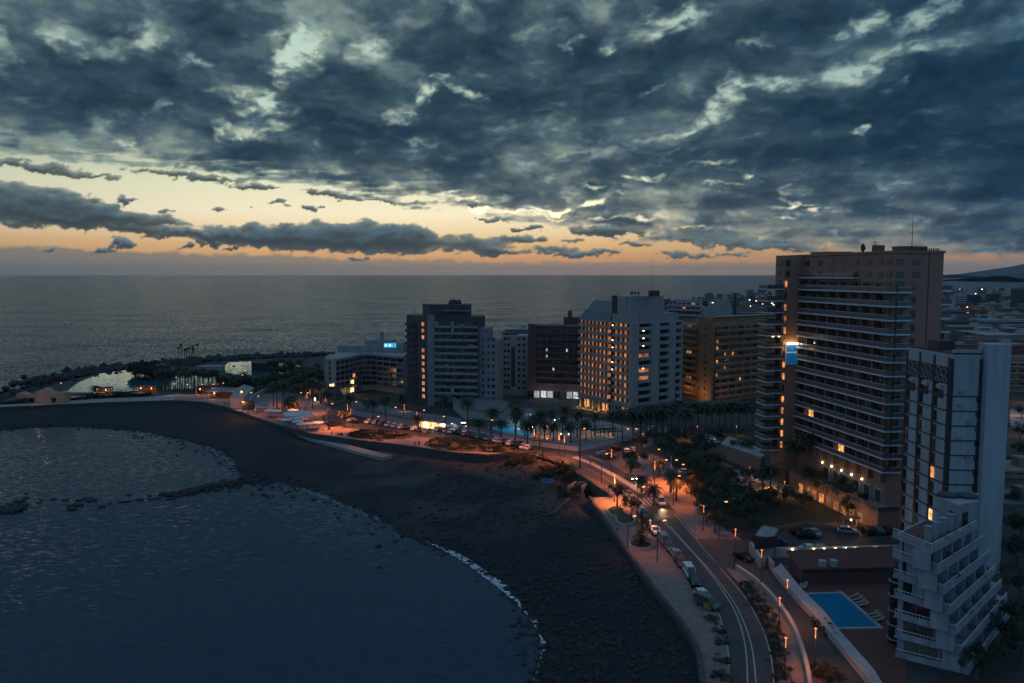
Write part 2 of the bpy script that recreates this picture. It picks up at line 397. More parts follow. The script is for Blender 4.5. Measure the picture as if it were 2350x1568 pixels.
# ------------------------------------------------------------------ sea
def water_mat(name, base, rough, strength, scale1, scale2, stretch=(1, 1.9, 1), fine=0.35, bias=0.0, tint=(0.64, 0.83, 1.0)):
    m = bpy.data.materials.new(name); N, L = nt(m); b = N["Principled BSDF"]
    b.inputs["Base Color"].default_value = (*base, 1); b.inputs["Roughness"].default_value = rough
    b.inputs["IOR"].default_value = 1.33; b.inputs["Specular IOR Level"].default_value = 0.5; b.inputs["Specular Tint"].default_value = (*tint, 1)
    tc = N.new("ShaderNodeTexCoord"); mp = N.new("ShaderNodeMapping"); mp.inputs["Scale"].default_value = stretch
    mp.inputs["Rotation"].default_value = (0, 0, R(12))
    L.new(tc.outputs["Object"], mp.inputs["Vector"])
    def vnoise(vec, sc, det, rough=0.6):
        n = N.new("ShaderNodeTexNoise"); n.inputs["Scale"].default_value = sc; n.inputs["Detail"].default_value = det
        n.inputs["Roughness"].default_value = rough
        L.new(vec, n.inputs["Vector"]); return n
    def vop(op, a, b):
        n = N.new("ShaderNodeVectorMath"); n.operation = op
        for i, v in enumerate((a, b)):
            if isinstance(v, tuple): n.inputs[i].default_value = v
            elif v is not None: L.new(v, n.inputs[i])
        return n.outputs[0]
    def scale(v, f):
        n = N.new("ShaderNodeVectorMath"); n.operation = "SCALE"; L.new(v, n.inputs[0])
        if isinstance(f, float): n.inputs["Scale"].default_value = f
        else: L.new(f, n.inputs["Scale"])
        return n.outputs[0]
    # wave slopes from two trains of noise; facet normals stay honest however far away they are
    a = vop("SUBTRACT", vnoise(mp.outputs[0], scale1, 3).outputs["Color"], (0.5, 0.5, 0.5))
    c = vop("SUBTRACT", vnoise(mp.outputs[0], scale2, 3, 0.7).outputs["Color"], (0.5, 0.5, 0.5))
    tot = vop("ADD", scale(a, 1.0), scale(c, fine))
    big = vnoise(mp.outputs[0], 0.007, 5)
    mr = N.new("ShaderNodeMapRange"); mr.inputs["From Min"].default_value = 0.35; mr.inputs["From Max"].default_value = 0.65
    mr.inputs["To Min"].default_value = strength * 0.55; mr.inputs["To Max"].default_value = strength * 1.4
    L.new(big.outputs["Fac"], mr.inputs["Value"])
    tot = scale(tot, mr.outputs[0])
    tot = vop("MULTIPLY", tot, (0.8, 1.0, 0.0))
    tot = vop("ADD", tot, (0.0, -bias, 0.0))
    tot = vop("MINIMUM", tot, (10.0, 0.0 if bias > .05 else 0.01, 10.0))   # lee faces hide behind the crests at this low angle
    tot = vop("ADD", tot, (0.0, 0.0, 1.0))
    L.new(vop("NORMALIZE", tot, None), b.inputs["Normal"])
    return m
M_SEA = water_mat("sea_water", (0.014, 0.030, 0.045), 0.14, 1.3, 0.42, 1.7, stretch=(1, 2.3, 1), fine=0.9, bias=0.135)
M_COVE = water_mat("cove_water", (0.022, 0.036, 0.050), 0.14, 1.0, 0.5, 2.0, stretch=(1, 2.3, 1), fine=0.9, bias=0.085)
M_LAKE = water_mat("lake_water", (0.02, 0.10, 0.13), 0.03, 0.05, 0.5, 1.6, tint=(1, 1, 1))
sea = MB()
ys = [-400, 60, 200, 400, 800, 1600, 4000, 12000, 60000]
xs = [-60000, -12000, -4000, -1500, -500, 0, 500, 1500, 4000, 12000, 60000]
for i in range(len(ys) - 1):
    for j in range(len(xs) - 1):
        sea.face([(xs[j], ys[i], 0), (xs[j + 1], ys[i], 0), (xs[j + 1], ys[i + 1], 0), (xs[j], ys[i + 1], 0)])
sea.build("sea", M_SEA, kind="structure")
# ------------------------------------------------------------------ ground plan
M_EARTH = mat("earth", (0.040, 0.038, 0.035), 0.95, noise_scale=0.15, noise_amt=0.5, bump=0.5, bump_scale=1.5)
M_PAVE = mat("paving", (0.19, 0.145, 0.13), 0.85, noise_scale=0.5, noise_amt=0.28, bump=0.25, bump_scale=3)
M_PAVE2 = mat("pale_paving", (0.26, 0.235, 0.22), 0.85, noise_scale=0.4, noise_amt=0.25)
M_ASPHALT = mat("asphalt", (0.036, 0.036, 0.037), 0.6, noise_scale=0.22, noise_amt=0.5, bump=0.1, bump_scale=20)
M_RED = mat("terracotta_tiles", (0.10, 0.036, 0.030), 0.8, noise_scale=0.8, noise_amt=0.25)
M_WHITEP = mat("road_paint", (0.36, 0.35, 0.33), 0.7, noise_scale=2.0, noise_amt=0.3)
M_GRASS = mat("lawn", (0.022, 0.030, 0.014), 0.95, noise_scale=0.4, noise_amt=0.45, bump=1.0, bump_scale=2.5)
M_SCRUB = mat("planting_soil", (0.06, 0.052, 0.03), 0.95, noise_scale=0.6, noise_amt=0.5, bump=1.0, bump_scale=2)
M_KERB = mat("kerb_stone", (0.34, 0.31, 0.29), 0.85, noise_scale=1.0, noise_amt=0.2)
M_WALLW = mat("white_wall_paint", (0.33, 0.32, 0.315), 0.75, noise_scale=0.25, noise_amt=0.14)
M_CONC = mat("concrete", (0.26, 0.25, 0.24), 0.85, noise_scale=0.3, noise_amt=0.25)
M_STONE = mat("retaining_stone", (0.06, 0.058, 0.057), 0.9, noise_scale=1.2, noise_amt=0.45, bump=0.8, bump_scale=3)
M_ROCK = mat("lava_rock", (0.016, 0.016, 0.018), 0.75, noise_scale=1.0, noise_amt=0.5, bump=0.6, bump_scale=4)
M_SAND = mat("lit_sand", (0.20, 0.15, 0.11), 0.95, noise_scale=0.5, noise_amt=0.3, bump=0.4, bump_scale=2)

WALL_LINE = [(-120,943),(0,937),(120,931),(260,925),(400,921),(470,925),(525,938),(580,958),(640,978),(712,997),(800,1010),(890,1020),(960,1029),(1050,1042),(1120,1047),(1205,1041),(1233,1040),(1306,1076),(1353,1106),(1403,1142),(1353,1144),(1403,1218),(1463,1302),(1494,1345),(1553,1420),(1588,1469),(1604,1509),(1613,1570),(1618,1660)]
NORTH = [(-120,925),(0,921),(60,903),(130,880),(230,856),(330,845),(420,838),(500,829),(600,824),(740,818),(900,803),(1000,792),(1150,776),(1340,745),(1500,722),(1700,700),(1900,688),(2100,684),(2250,682),(2420,676),(2700,672)]
wl = [P(x, y) for x, y in WALL_LINE]
nl = [P(x, y) for x, y in NORTH]
right = [(1500, nl[-1].y), (1500, 30), (wl[-1].x, 60)]
poly = [(p.x, p.y) for p in wl] + [(wl[-1].x + 1, 60)] + [(1500, 30)] + [(p.x, p.y) for p in reversed(nl)]
bm = bmesh.new()
vs = [bm.verts.new((x, y, 4.0)) for x, y in poly]
f = bm.faces.new(vs); bm.normal_update()
if f.normal.z < 0: f.normal_flip()
sk = [bm.verts.new((x, y, -1.0)) for x, y in poly]
for i in range(len(poly)):
    j = (i + 1) % len(poly); bm.faces.new((vs[i], vs[j], sk[j], sk[i]))
bmesh.ops.triangulate(bm, faces=[f], ngon_method="EAR_CLIP")
me = bpy.data.meshes.new("ground"); bm.to_mesh(me); bm.free(); me.materials.append(M_EARTH)
g = bpy.data.objects.new("ground", me); COL.objects.link(g); setp(g, kind="structure")

ZS = {}
def sheet(name, pts, m, level, z=4.0, world=False, kind="structure", **kw):
    """flat sheet laid `level` steps above the ground"""
    q = [(p[0], p[1]) for p in pts] if world else [tuple(P(x, y, z)[:2]) for x, y in pts]
    bm = bmesh.new(); vs = [bm.verts.new((x, y, z + 0.02 * level)) for x, y in q]
    f = bm.faces.new(vs); bm.normal_update()
    if f.normal.z < 0: f.normal_flip()
    bmesh.ops.triangulate(bm, faces=[f], ngon_method="EAR_CLIP")
    me = bpy.data.meshes.new(name); bm.to_mesh(me); bm.free(); me.materials.append(m)
    o = bpy.data.objects.new(name, me); COL.objects.link(o)
    return setp(o, kind=kind, **kw)
def pl(pts, z=4.0): return [tuple(P(x, y, z)[:2]) for x, y in pts]
def sl(pts, k=6, z=4.0): return smooth_line(pl(pts, z), k)

# promenade paving: everything between sea wall and road, and the plaza
A_L = [(1100,1022),(1200,1040),(1245,1051),(1310,1076),(1370,1102),(1410,1127),(1440,1152),(1462,1182),(1500,1227),(1530,1264),(1571,1319),(1602,1378),(1640,1400),(1660,1445),(1670,1487),(1675,1532),(1677,1650)]
A_R = [(1100,1010),(1200,1024),(1300,1037),(1400,1066),(1450,1098),(1500,1130),(1540,1165),(1563,1192),(1613,1258),(1653,1302),(1705,1363),(1740,1420),(1761,1469),(1775,1532),(1780,1650)]
roadL, roadR = sl(A_L, 5), sl(A_R, 5)
inner = offset_line(pl(WALL_LINE), 0.4)
sheet("promenade", [(a, b) for a, b in inner[4:]] + list(reversed(roadL)) + pl([(1000,1003),(840,985),(740,960),(760,935),(700,905),(640,900),(560,912),(480,905),(400,905)]), M_PAVE, 1, world=True)
sheet("path", inner[:5] + pl([(400,906),(330,912),(200,915),(0,926),(-120,932)]), M_PAVE2, 1, world=True)
sheet("plaza", [(1290,1030),(1420,1020),(1530,1055),(1560,1090),(1600,1150),(1640,1200),(1705,1240),(1690,1262),(1613,1256),(1540,1163),(1500,1128),(1450,1096),(1400,1064),(1330,1043)], M_PAVE, 2)
sheet("road", roadL + list(reversed(roadR)), M_ASPHALT, 3, world=True)
sheet("road", [(740,955),(1000,991),(1200,1027),(1215,1040),(1100,1022),(1000,1007),(840,988),(730,972),(690,958)], M_ASPHALT, 2)
sheet("road", [(1245,1046),(1300,1036),(1345,1036),(1530,998),(1600,985),(1640,975),(1640,985),(1560,1015),(1480,1045),(1400,1062),(1330,1058)], M_ASPHALT, 4)
sheet("road", [(1600,1238),(1735,1240),(1728,1262),(1775,1318),(1832,1386),(1881,1438),(1925,1490),(1990,1575),(2040,1660),(1875,1660),(1860,1560),(1843,1492),(1820,1440),(1788,1393),(1743,1342),(1690,1310),(1650,1302)], M_ASPHALT, 5)
sheet("pavement", sl([(1662,1302),(1715,1363),(1750,1420),(1771,1469),(1785,1532),(1790,1650)], 4) + list(reversed(sl([(1688,1306),(1740,1342),(1785,1391),(1817,1438),(1839,1492),(1855,1555),(1862,1650)], 4))), M_PAVE, 3, world=True)
sheet("car_park", [(1745,1232),(1860,1202),(2060,1196),(2060,1262),(1760,1262)], M_ASPHALT, 7)
sheet("car_park", [(1610,1175),(1690,1098),(1760,1112),(1735,1150),(1700,1160),(1640,1200)], M_ASPHALT, 6)
sheet("lawn", [(1745,1222),(1700,1180),(1740,1150),(1790,1130),(1900,1150),(1990,1180),(2070,1190),(2070,1196),(1860,1200)], M_GRASS, 2)
sheet("lawn", [(1440,1020),(1540,1000),(1650,985),(1740,1000),(1740,1060),(1690,1090),(1610,1130),(1560,1090),(1530,1050),(1490,1035)], M_GRASS, 3)
sheet("driveway", [(1690,1078),(1760,1100),(1850,1125),(1862,1142),(1800,1134),(1740,1118),(1690,1098)], M_PAVE2, 4)
# kerbed median, centre lines, edge lines and crossings
med = MB(); med.strip(sl([(1318,1050),(1360,1066),(1420,1098),(1474,1133)], 5), 0.9, 4.0, 4.15)
med.build("median_kerb", M_KERB, kind="structure")
def line(pts, w, lvl=4, name="road_marking", raw=False):
    q = pts if raw else sl(pts, 5)
    m = MB(); a, b = offset_line(q, w), offset_line(q, -w); z = 4.0 + 0.02 * lvl
    for i in range(len(q) - 1): m.face([(*b[i], z), (*b[i + 1], z), (*a[i + 1], z), (*a[i], z)])
    m.build(name, M_WHITEP, kind="structure")
line([(1500,1180),(1530,1206),(1562,1239),(1611,1293),(1653,1349),(1686,1403),(1705,1457),(1714,1520),(1717,1650)], 0.09)
line([(1538,1208),(1588,1265),(1635,1317),(1682,1380),(1705,1424),(1724,1481),(1733,1544),(1738,1650)], 0.09)
line([(1548,1180),(1597,1239),(1651,1302),(1703,1363),(1738,1420),(1759,1469),(1773,1532),(1778,1650)], 0.08)
line([(1605,1376),(1646,1404),(1660,1447),(1670,1487),(1674,1532)], 0.08)
line([(1330,1070),(1380,1093),(1430,1130),(1450,1150)], 0.08)
line([(1330,1041),(1420,1031),(1530,1002)], 0.08, 5)
def crossing(c, along, across, n, length, w=0.25, gap=0.55, lvl=5):
    """zebra bars: c world xy, along = direction of the bars, across = direction in which they repeat"""
    m = MB(); al = Vector(along).normalized(); ac = Vector(across).normalized(); z = 4.0 + .02 * lvl
    for i in range(n):
        o = Vector(c) + ac * (i - (n - 1) / 2) * (w * 2 + gap)
        a, b = o - al * length / 2, o + al * length / 2
        m.face([(*(a - ac * w), z), (*(b - ac * w), z), (*(b + ac * w), z), (*(a + ac * w), z)])
    m.build("zebra_crossing", M_WHITEP, kind="structure")
def dirpx(a, b): return (Vector(P(*b)[:2]) - Vector(P(*a)[:2]))
crossing(P(1490,1153)[:2], dirpx((1478,1143),(1503,1166)), dirpx((1470,1155),(1520,1152)), 6, 6.5)
crossing(P(1368,1054)[:2], dirpx((1360,1046),(1365,1054)), dirpx((1350,1048),(1386,1062)), 6, 3.2, 0.3, 0.9)
crossing(P(739,970)[:2], dirpx((730,972),(736,968)), dirpx((722,973),(754,969)), 7, 4.0, 0.3, 0.7, 3)
crossing(P(763,984)[:2], dirpx((755,987),(760,981)), dirpx((751,985),(775,985)), 5, 2.0, 0.3, 0.6, 3)
line([(1490,1163),(1502,1164),(1520,1163)], 0.2, 5)

# ---- beach: a sloping apron of dark pebbles between the waterline and the sea wall
PAIRS = [((-120,990),(-120,943)),((0,987),(0,937)),((100,980),(120,931)),((200,981),(260,925)),((320,990),(400,921)),((400,1005),(470,925)),((480,1027),(525,938)),((530,1052),(580,958)),((552,1085),(640,978)),
 ((605,1104),(712,997)),((660,1112),(800,1010)),((760,1142),(890,1020)),((870,1192),(1050,1042)),((975,1242),(1205,1041)),((1040,1268),(1306,1076)),((1130,1322),(1353,1144)),((1190,1380),(1403,1218)),((1232,1440),(1463,1302)),((1243,1490),(1553,1420)),((1228,1568),(1604,1509)),((1205,1660),(1618,1660))]
wa_ = smooth_line([tuple(P(*a, 0.0)[:2]) for a, b in PAIRS], 14)
wb_ = smooth_line([tuple(P(*b, 4.0)[:2]) for a, b in PAIRS], 14)
MOUND = P(1243, 1080, 2.0); MOUND2 = P(1160, 1073, 2.0)
def beach_z(x, y, t, top=2.9, si=0):
    z = 0.12 + (top - 1.0) * max(t, 0) ** 0.85 if t > 0 else 0.12 + 9.0 * t
    n = mnoise.noise(Vector((x * 0.09, y * 0.09, 1.0))) * 0.5 + mnoise.noise(Vector((x * 0.35, y * 0.35, 4.0))) * 0.25
    z += n * (0.5 + (0.7 if 3.2 < si < 13 else 0.1) * max(0.0, 1 - abs(t) * 5)) * min(1.0, .35 + abs(t) * 6)
    for M_, h, r in ((MOUND, 2.0, 9.0), (MOUND2, 1.0, 7.0)):
        z += h * math.exp(-((x - M_.x) ** 2 + ((y - M_.y) * .7) ** 2) / (r * r))
    return z
rows = 46; bv = []; bf = []
BEACH = []
for i in range(len(wa_)):
    a, b = Vector(wa_[i]), Vector(wb_[i])
    s_ = i / 14.0
    top_ = 4.35 if s_ < 8 else (4.35 - 1.6 * min(1, s_ - 8) if s_ < 14.5 else 2.75 + 1.5 * min(1, s_ - 14.5))
    for k in range(rows):
        t = -0.12 + 1.13 * k / (rows - 1)
        p = a.lerp(b, t)
        jx, jy = mnoise.noise(Vector((p.x * .2, p.y * .2, 9))) * 1.2, mnoise.noise(Vector((p.x * .2, p.y * .2, 19))) * 1.2
        x, y = p.x + jx, p.y + jy
        bv.append((x, y, beach_z(x, y, t, top_, s_)))
for i in range(len(wa_) - 1):
    for k in range(rows - 1):
        q = i * rows + k; bf.append((q, q + rows, q + rows + 1, q + 1))
bmz = MB(); bmz.mesh(bv, bf)
M_BEACH = mat("beach_pebbles", (0.016, 0.020, 0.024), 0.9, noise_scale=1.3, noise_amt=0.6, bump=0.8, bump_scale=2.2, spec=0.3)
_b = M_BEACH.node_tree
N, L = _b.nodes, _b.links; pb = N["Principled BSDF"]
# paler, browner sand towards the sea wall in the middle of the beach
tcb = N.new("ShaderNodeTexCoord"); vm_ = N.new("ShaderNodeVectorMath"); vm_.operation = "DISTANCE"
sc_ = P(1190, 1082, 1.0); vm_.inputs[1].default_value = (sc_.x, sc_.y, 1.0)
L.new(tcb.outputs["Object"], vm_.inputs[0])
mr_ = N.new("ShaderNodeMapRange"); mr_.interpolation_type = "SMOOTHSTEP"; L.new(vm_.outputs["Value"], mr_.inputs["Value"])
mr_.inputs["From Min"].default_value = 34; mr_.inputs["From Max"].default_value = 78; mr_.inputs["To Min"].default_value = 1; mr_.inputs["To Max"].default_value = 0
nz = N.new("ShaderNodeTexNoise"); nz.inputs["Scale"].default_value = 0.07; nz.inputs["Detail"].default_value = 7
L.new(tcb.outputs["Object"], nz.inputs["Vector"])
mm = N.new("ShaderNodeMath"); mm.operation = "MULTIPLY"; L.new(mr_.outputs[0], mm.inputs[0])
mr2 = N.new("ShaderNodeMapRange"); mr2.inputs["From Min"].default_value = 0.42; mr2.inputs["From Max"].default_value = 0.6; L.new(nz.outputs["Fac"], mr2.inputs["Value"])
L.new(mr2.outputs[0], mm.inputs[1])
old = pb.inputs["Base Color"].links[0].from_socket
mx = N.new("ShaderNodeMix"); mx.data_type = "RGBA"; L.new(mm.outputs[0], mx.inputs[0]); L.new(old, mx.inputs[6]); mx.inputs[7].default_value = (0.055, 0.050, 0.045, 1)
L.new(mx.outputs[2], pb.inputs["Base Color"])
bo = bmz.build("beach", M_BEACH, kind="structure", smooth=True)
from mathutils.bvhtree import BVHTree
_bt = BVHTree.FromPolygons([Vector(v) for v in bv], bf)
def bz_(x, y):
    h = _bt.ray_cast(Vector((x, y, 50)), Vector((0, 0, -1)))
    return h[0].z if h[0] else 0.0

# boulders: one mesh of angular stones
def rock_shape(seed, r, flat=0.7, sub=1):
    bm = bmesh.new(); bmesh.ops.create_icosphere(bm, subdivisions=sub, radius=1.0)
    rr = random.Random(seed); off = Vector((rr.uniform(0, 99),) * 3)
    for v in bm.verts:
        k = 1 + 0.38 * mnoise.noise(v.co * 1.1 + off)
        v.co = Vector((v.co.x * k * rr.uniform(.9, 1.1), v.co.y * k * rr.uniform(.9, 1.1), v.co.z * k * flat)) * r
    vs = [v.co.copy() for v in bm.verts]; fs = [tuple(v.index for v in f.verts) for f in bm.faces]
    bm.free(); return vs, fs
ROCKS = [rock_shape(s, 1.0, 0.65, 1) for s in range(8)]
def scatter(mb, n, place, rmin, rmax, rnd, pw=4.5):
    for _ in range(n):
        r = rmin + (rmax - rmin) * rnd.random() ** pw
        x, y, z = place(rnd)
        vs, fs = ROCKS[rnd.randrange(8)]
        a = rnd.uniform(0, 6.28); c, s = math.cos(a) * r, math.sin(a) * r
        mb.mesh([(x + v.x * c - v.y * s, y + v.x * s + v.y * c, z + v.z * r) for v in vs], fs)
rb = random.Random(3)
mb = MB()
lo, hi_ = 14 * 12, len(wa_) - 1
def pl_beach(r):
    i = r.uniform(lo, hi_); t = 0.05 + 0.9 * r.random()
    i0 = int(i); a = Vector(wa_[i0]).lerp(Vector(wa_[min(i0 + 1, hi_)]), i - i0); b = Vector(wb_[i0]).lerp(Vector(wb_[min(i0 + 1, hi_)]), i - i0)
    p = a.lerp(b, t); return p.x, p.y, bz_(p.x, p.y)
scatter(mb, 6500, pl_beach, 0.10, 0.85, rb, 6)
def pl_shore(r):
    i = r.randrange(14, len(wa_) - 1); a, b = Vector(wa_[i]), Vector(wb_[i])
    d = (b - a).normalized(); p = a + d * r.gauss(0.5, 2.2)
    if 14 * 4 < i < 14 * 13: p -= d * abs(r.gauss(0, 6.5)) * (r.random() < .6)
    return p.x + r.uniform(-1, 1), p.y + r.uniform(-1, 1), max(bz_(p.x, p.y), -0.1)
scatter(mb, 2300, pl_shore, 0.15, 0.8, rb, 3.5)
mb.build("beach_boulders", M_ROCK, kind="stuff", label="dark lava boulders strewn over the beach and shoreline", cat="boulders")
# reef of dark lava along the open sea, north of the lagoon
mb = MB()
nn = [P(x, y, 1.0) for x, y in NORTH[:10]]
def pl_reef(r):
    i = r.randrange(0, 9); p = nn[i].lerp(nn[i + 1], r.random())
    return p.x + r.gauss(0, 5), p.y + r.gauss(4, 9), r.uniform(0.0, 1.6)
scatter(mb, 2600, pl_reef, 0.5, 3.4, rb, 3)
scatter(mb, 1800, lambda r: (lambda i: (lambda p: (p.x + r.gauss(0, 8), p.y - abs(r.gauss(0, 22)), 4.0))(nn[i].lerp(nn[i + 1], r.random())))(r.randrange(3, 9)), 0.4, 2.4, rb, 3)
for _ in range(60):
    i = rb.randrange(0, 9); p = nn[i].lerp(nn[i + 1], rb.random()); r_ = rb.uniform(1, 2.5); vs, fs = ROCKS[rb.randrange(8)]; ox, oy = rb.uniform(-6, 6), rb.uniform(14, 34)
    mb.mesh([(p.x + ox + v.x * r_, p.y + oy + v.y * r_, v.z * r_ * .6) for v in vs], fs)
mb.build("reef_rocks", M_ROCK, kind="stuff", label="black lava reef between the lagoon and the open sea", cat="rocks")
# single sea rocks of the spit that closes the upper bay
spit = [(6,1170,7),(20,1174,8),(38,1169,6),(44,1152,4),(58,1143,3),(52,1160,5),(88,1155,2.5),(94,1148,2),(122,1147,3),(148,1149,3.5),(160,1162,2.5),(165,1170,4.5),(178,1160,5),(183,1149,4),(195,1146,3),(203,1145,4),(209,1150,5),(232,1165,3.5),(251,1157,2.5),(280,1153,3.5),(296,1137,2.5),(292,1152,2.5),(321,1149,3.5),(346,1147,3),(360,1146,3.5),(392,1146,4),(408,1140,4.5),(425,1135,5),(440,1128,5),(456,1122,6),(474,1118,6),(492,1114,6),(372,1131,2),(512,1112,5),(530,1108,5),(60,1134,2),(20,1160,3),(388,1132,2.2)]
rk = []
for x, y, r in spit:
    p = P(x, y, 0); r *= 0.20 if x > 46 else 0.27
    vs, fs = rock_shape(int(x), r, 0.45, 2)
    m = MB(); m.mesh([(v.x * 1.5, v.y, v.z) for v in vs], fs)
    for q_ in range(2):
        vs2, fs2 = rock_shape(int(x) + q_ + 50, r * .55, 0.7, 1); m.mesh([(v.x + r * (.9 - 1.7 * q_), v.y + r * .3, v.z + r * .12) for v in vs2], fs2)
    o = m.build("sea_rock", M_ROCK, loc=(p.x, p.y, 0.1), label="x", cat="rock", group="dark rocks of the spit across the bay"); rk.append(o)
label_row(rk, "{n} dark rock of the low spit crossing the bay, counted from the left")
cove = [(-140,1184),(0,1172),(120,1158),(240,1155),(360,1142),(460,1122),(545,1106),(575,1098)]
cvp = [tuple(P(x, y, 0)[:2]) for x, y in cove] + [tuple(P(x, y, 0)[:2]) for x, y in ((590,1085),(570,1050),(500,1015),(400,995),(200,972),(0,978),(-140,980))]
sheet("sea", cvp, M_COVE, 1, z=0.0, world=True)
mb = MB(); cl_ = [P(x, y, 0) for x, y in ((375,1139),(425,1133),(470,1122),(520,1112),(560,1106),(610,1098),(650,1090))]
def pl_spit(r):
    k = r.uniform(0, 5.999); p = cl_[int(k)].lerp(cl_[int(k) + 1], k - int(k)); w = .3 + k * .8
    return p.x + r.gauss(0, 1.2), p.y + r.gauss(0, w), r.uniform(-.1, .35)
scatter(mb, 480, pl_spit, 0.2, 0.95, rb, 3)
mb.build("spit_rocks", M_ROCK, kind="stuff", label="low tapering spit of black boulders between the two bays", cat="rocks")
# foam where small waves break
def foam_mat():
    m = bpy.data.materials.new("sea_foam"); N, L = nt(m); b = N["Principled BSDF"]
    b.inputs["Base Color"].default_value = (0.55, 0.6, 0.65, 1); b.inputs["Roughness"].default_value = 0.7
    tc = N.new("ShaderNodeTexCoord"); n = N.new("ShaderNodeTexNoise"); n.inputs["Scale"].default_value = 1.6; n.inputs["Detail"].default_value = 7; n.inputs["Roughness"].default_value = 0.75
    L.new(tc.outputs["Object"], n.inputs["Vector"])
    mr = N.new("ShaderNodeMapRange"); mr.inputs["From Min"].default_value = 0.42; mr.inputs["From Max"].default_value = 0.53
    L.new(n.outputs["Fac"], mr.inputs["Value"]); L.new(mr.outputs[0], b.inputs["Alpha"])
    return m
M_FOAM = foam_mat()
M_SHAL = M_FOAM.copy(); M_SHAL.name = "foam_and_sky_glint"; M_SHAL.node_tree.nodes["Principled BSDF"].inputs["Base Color"].default_value = (.34, .39, .44, 1)  # pale colour stands in for bright sky mirrored in calm shallows, mixed with foam
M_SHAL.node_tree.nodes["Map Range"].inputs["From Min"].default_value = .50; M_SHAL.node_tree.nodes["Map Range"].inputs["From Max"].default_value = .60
def foam(pts, w0, w1, z=0.12, jit=1.0):
    q = smooth_line([tuple(P(x, y, 0)[:2]) for x, y in pts], 10); m = MB(); n = len(q)
    ws = [(w0 + (w1 - w0) * math.sin(math.pi * i / (n - 1))) * (1 + 0.5 * mnoise.noise(Vector((i * .7, 3, 1)))) for i in range(n)]
    a = [offset_line(q, w)[i] for i, w in enumerate(ws)]; b = [offset_line(q, -w * .6)[i] for i, w in enumerate(ws)]
    for i in range(n - 1): m.face([(*b[i], z), (*b[i + 1], z), (*a[i + 1], z), (*a[i], z)])
    return m
m1 = foam([(968,1238),(1010,1258),(1040,1272),(1075,1292),(1110,1318),(1150,1348),(1190,1384),(1215,1412),(1236,1445)], 0.55, 1.25)
m1.build("sea_foam", M_FOAM, kind="stuff", label="thin white line of breaking foam along the near beach", cat="foam")
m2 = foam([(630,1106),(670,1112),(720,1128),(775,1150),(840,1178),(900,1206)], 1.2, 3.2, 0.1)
m2.build("wet_shallows", M_SHAL, kind="stuff", label="broken foam and painted sky glints among rocks at the middle of the shoreline", cat="foam")
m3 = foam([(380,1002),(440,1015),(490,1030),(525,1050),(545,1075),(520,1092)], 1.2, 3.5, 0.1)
m3.build("wet_shallows", M_SHAL, kind="stuff", label="broken foam and painted sky glints among rocks at the head of the upper bay", cat="foam")
m4 = foam([(1236,1445),(1246,1480),(1243,1520),(1230,1568),(1215,1640)], 0.3, 0.7)
m4.build("sea_foam", M_FOAM, kind="stuff", label="faint end of the foam line at the bottom of the picture", cat="foam")
# lagoon sheets, islet
sheet("lagoon", [(150,901),(178,879),(228,858),(292,849),(330,846),(420,848),(520,870),(500,884),(469,891),(380,894),(312,898),(203,901)], M_LAKE, 2)
sheet("lagoon", [(512,841),(525,832),(609,828),(676,832),(690,842),(660,857),(600,862),(520,858)], M_LAKE, 2)
sheet("lagoon", [(570,872),(640,866),(690,868),(660,880),(600,884),(560,882)], M_LAKE, 3)
sheet("lagoon", [(25,921),(60,914),(100,915),(200,908),(190,913),(90,921),(30,924)], M_LAKE, 3)
# retaining walls: stone facing below the promenade edge, kerb on top
m = MB()
q = pl(WALL_LINE)
m.strip(q[:20], 0.35, -0.5, 4.45)
m.build("sea_wall", M_STONE, label="long stone sea wall from the far point to the steps in the middle", cat="sea wall")
m = MB(); m.strip(q[20:], 0.35, -0.5, 4.6)
m.build("sea_wall", M_STONE, label="near stone sea wall beside the promenade with the planters", cat="sea wall")
m = MB(); m.strip(pl([(1403,1142),(1375,1143),(1353,1144)]), 0.3, 0.0, 4.1)
m.build("ramp_wall", M_CONC, label="short cross wall where the beach ramp meets the promenade", cat="wall")
# lower path on the beach
lp = sl([(655,985),(712,1003),(770,1018),(830,1034),(890,1048)], 6, 2.6)
m = MB(); m.strip(lp, 2.0, 0.5, 2.6); m.build("lower_path", M_PAVE2, kind="structure")
# far hills and the far coast
m = MB()
def hill(mb, pts, Y, depth, z0=-5):
    tops = [W(x, y, Y) for x, y in pts]
    ridge = [Vector((t.x, t.y, t.z)) for t in tops]
    fr = [Vector((t.x, t.y - depth * .55, z0)) for t in tops]; bk = [Vector((t.x, t.y + depth, z0)) for t in tops]
    for i in range(len(pts) - 1):
        mb.face([fr[i], fr[i + 1], ridge[i + 1], ridge[i]]); mb.face([ridge[i], ridge[i + 1], bk[i + 1], bk[i]])
M_HILL = mat("far_hill", (0.05, 0.075, 0.09), 0.95, noise_scale=0.002, noise_amt=0.3)
hill(m, [(2195,631),(2240,627),(2280,625.5),(2310,623),(2330,618),(2352,608),(2420,592),(2520,586),(2700,590),(2900,606)], 14000, 3000)
m.build("far_hills", M_HILL, kind="structure")
m = MB()
hill(m, [(2300,633),(2320,631),(2340,627.5),(2360,625.5),(2480,622),(2700,620)], 6500, 1200)
m.build("hills", M_HILL, kind="structure")
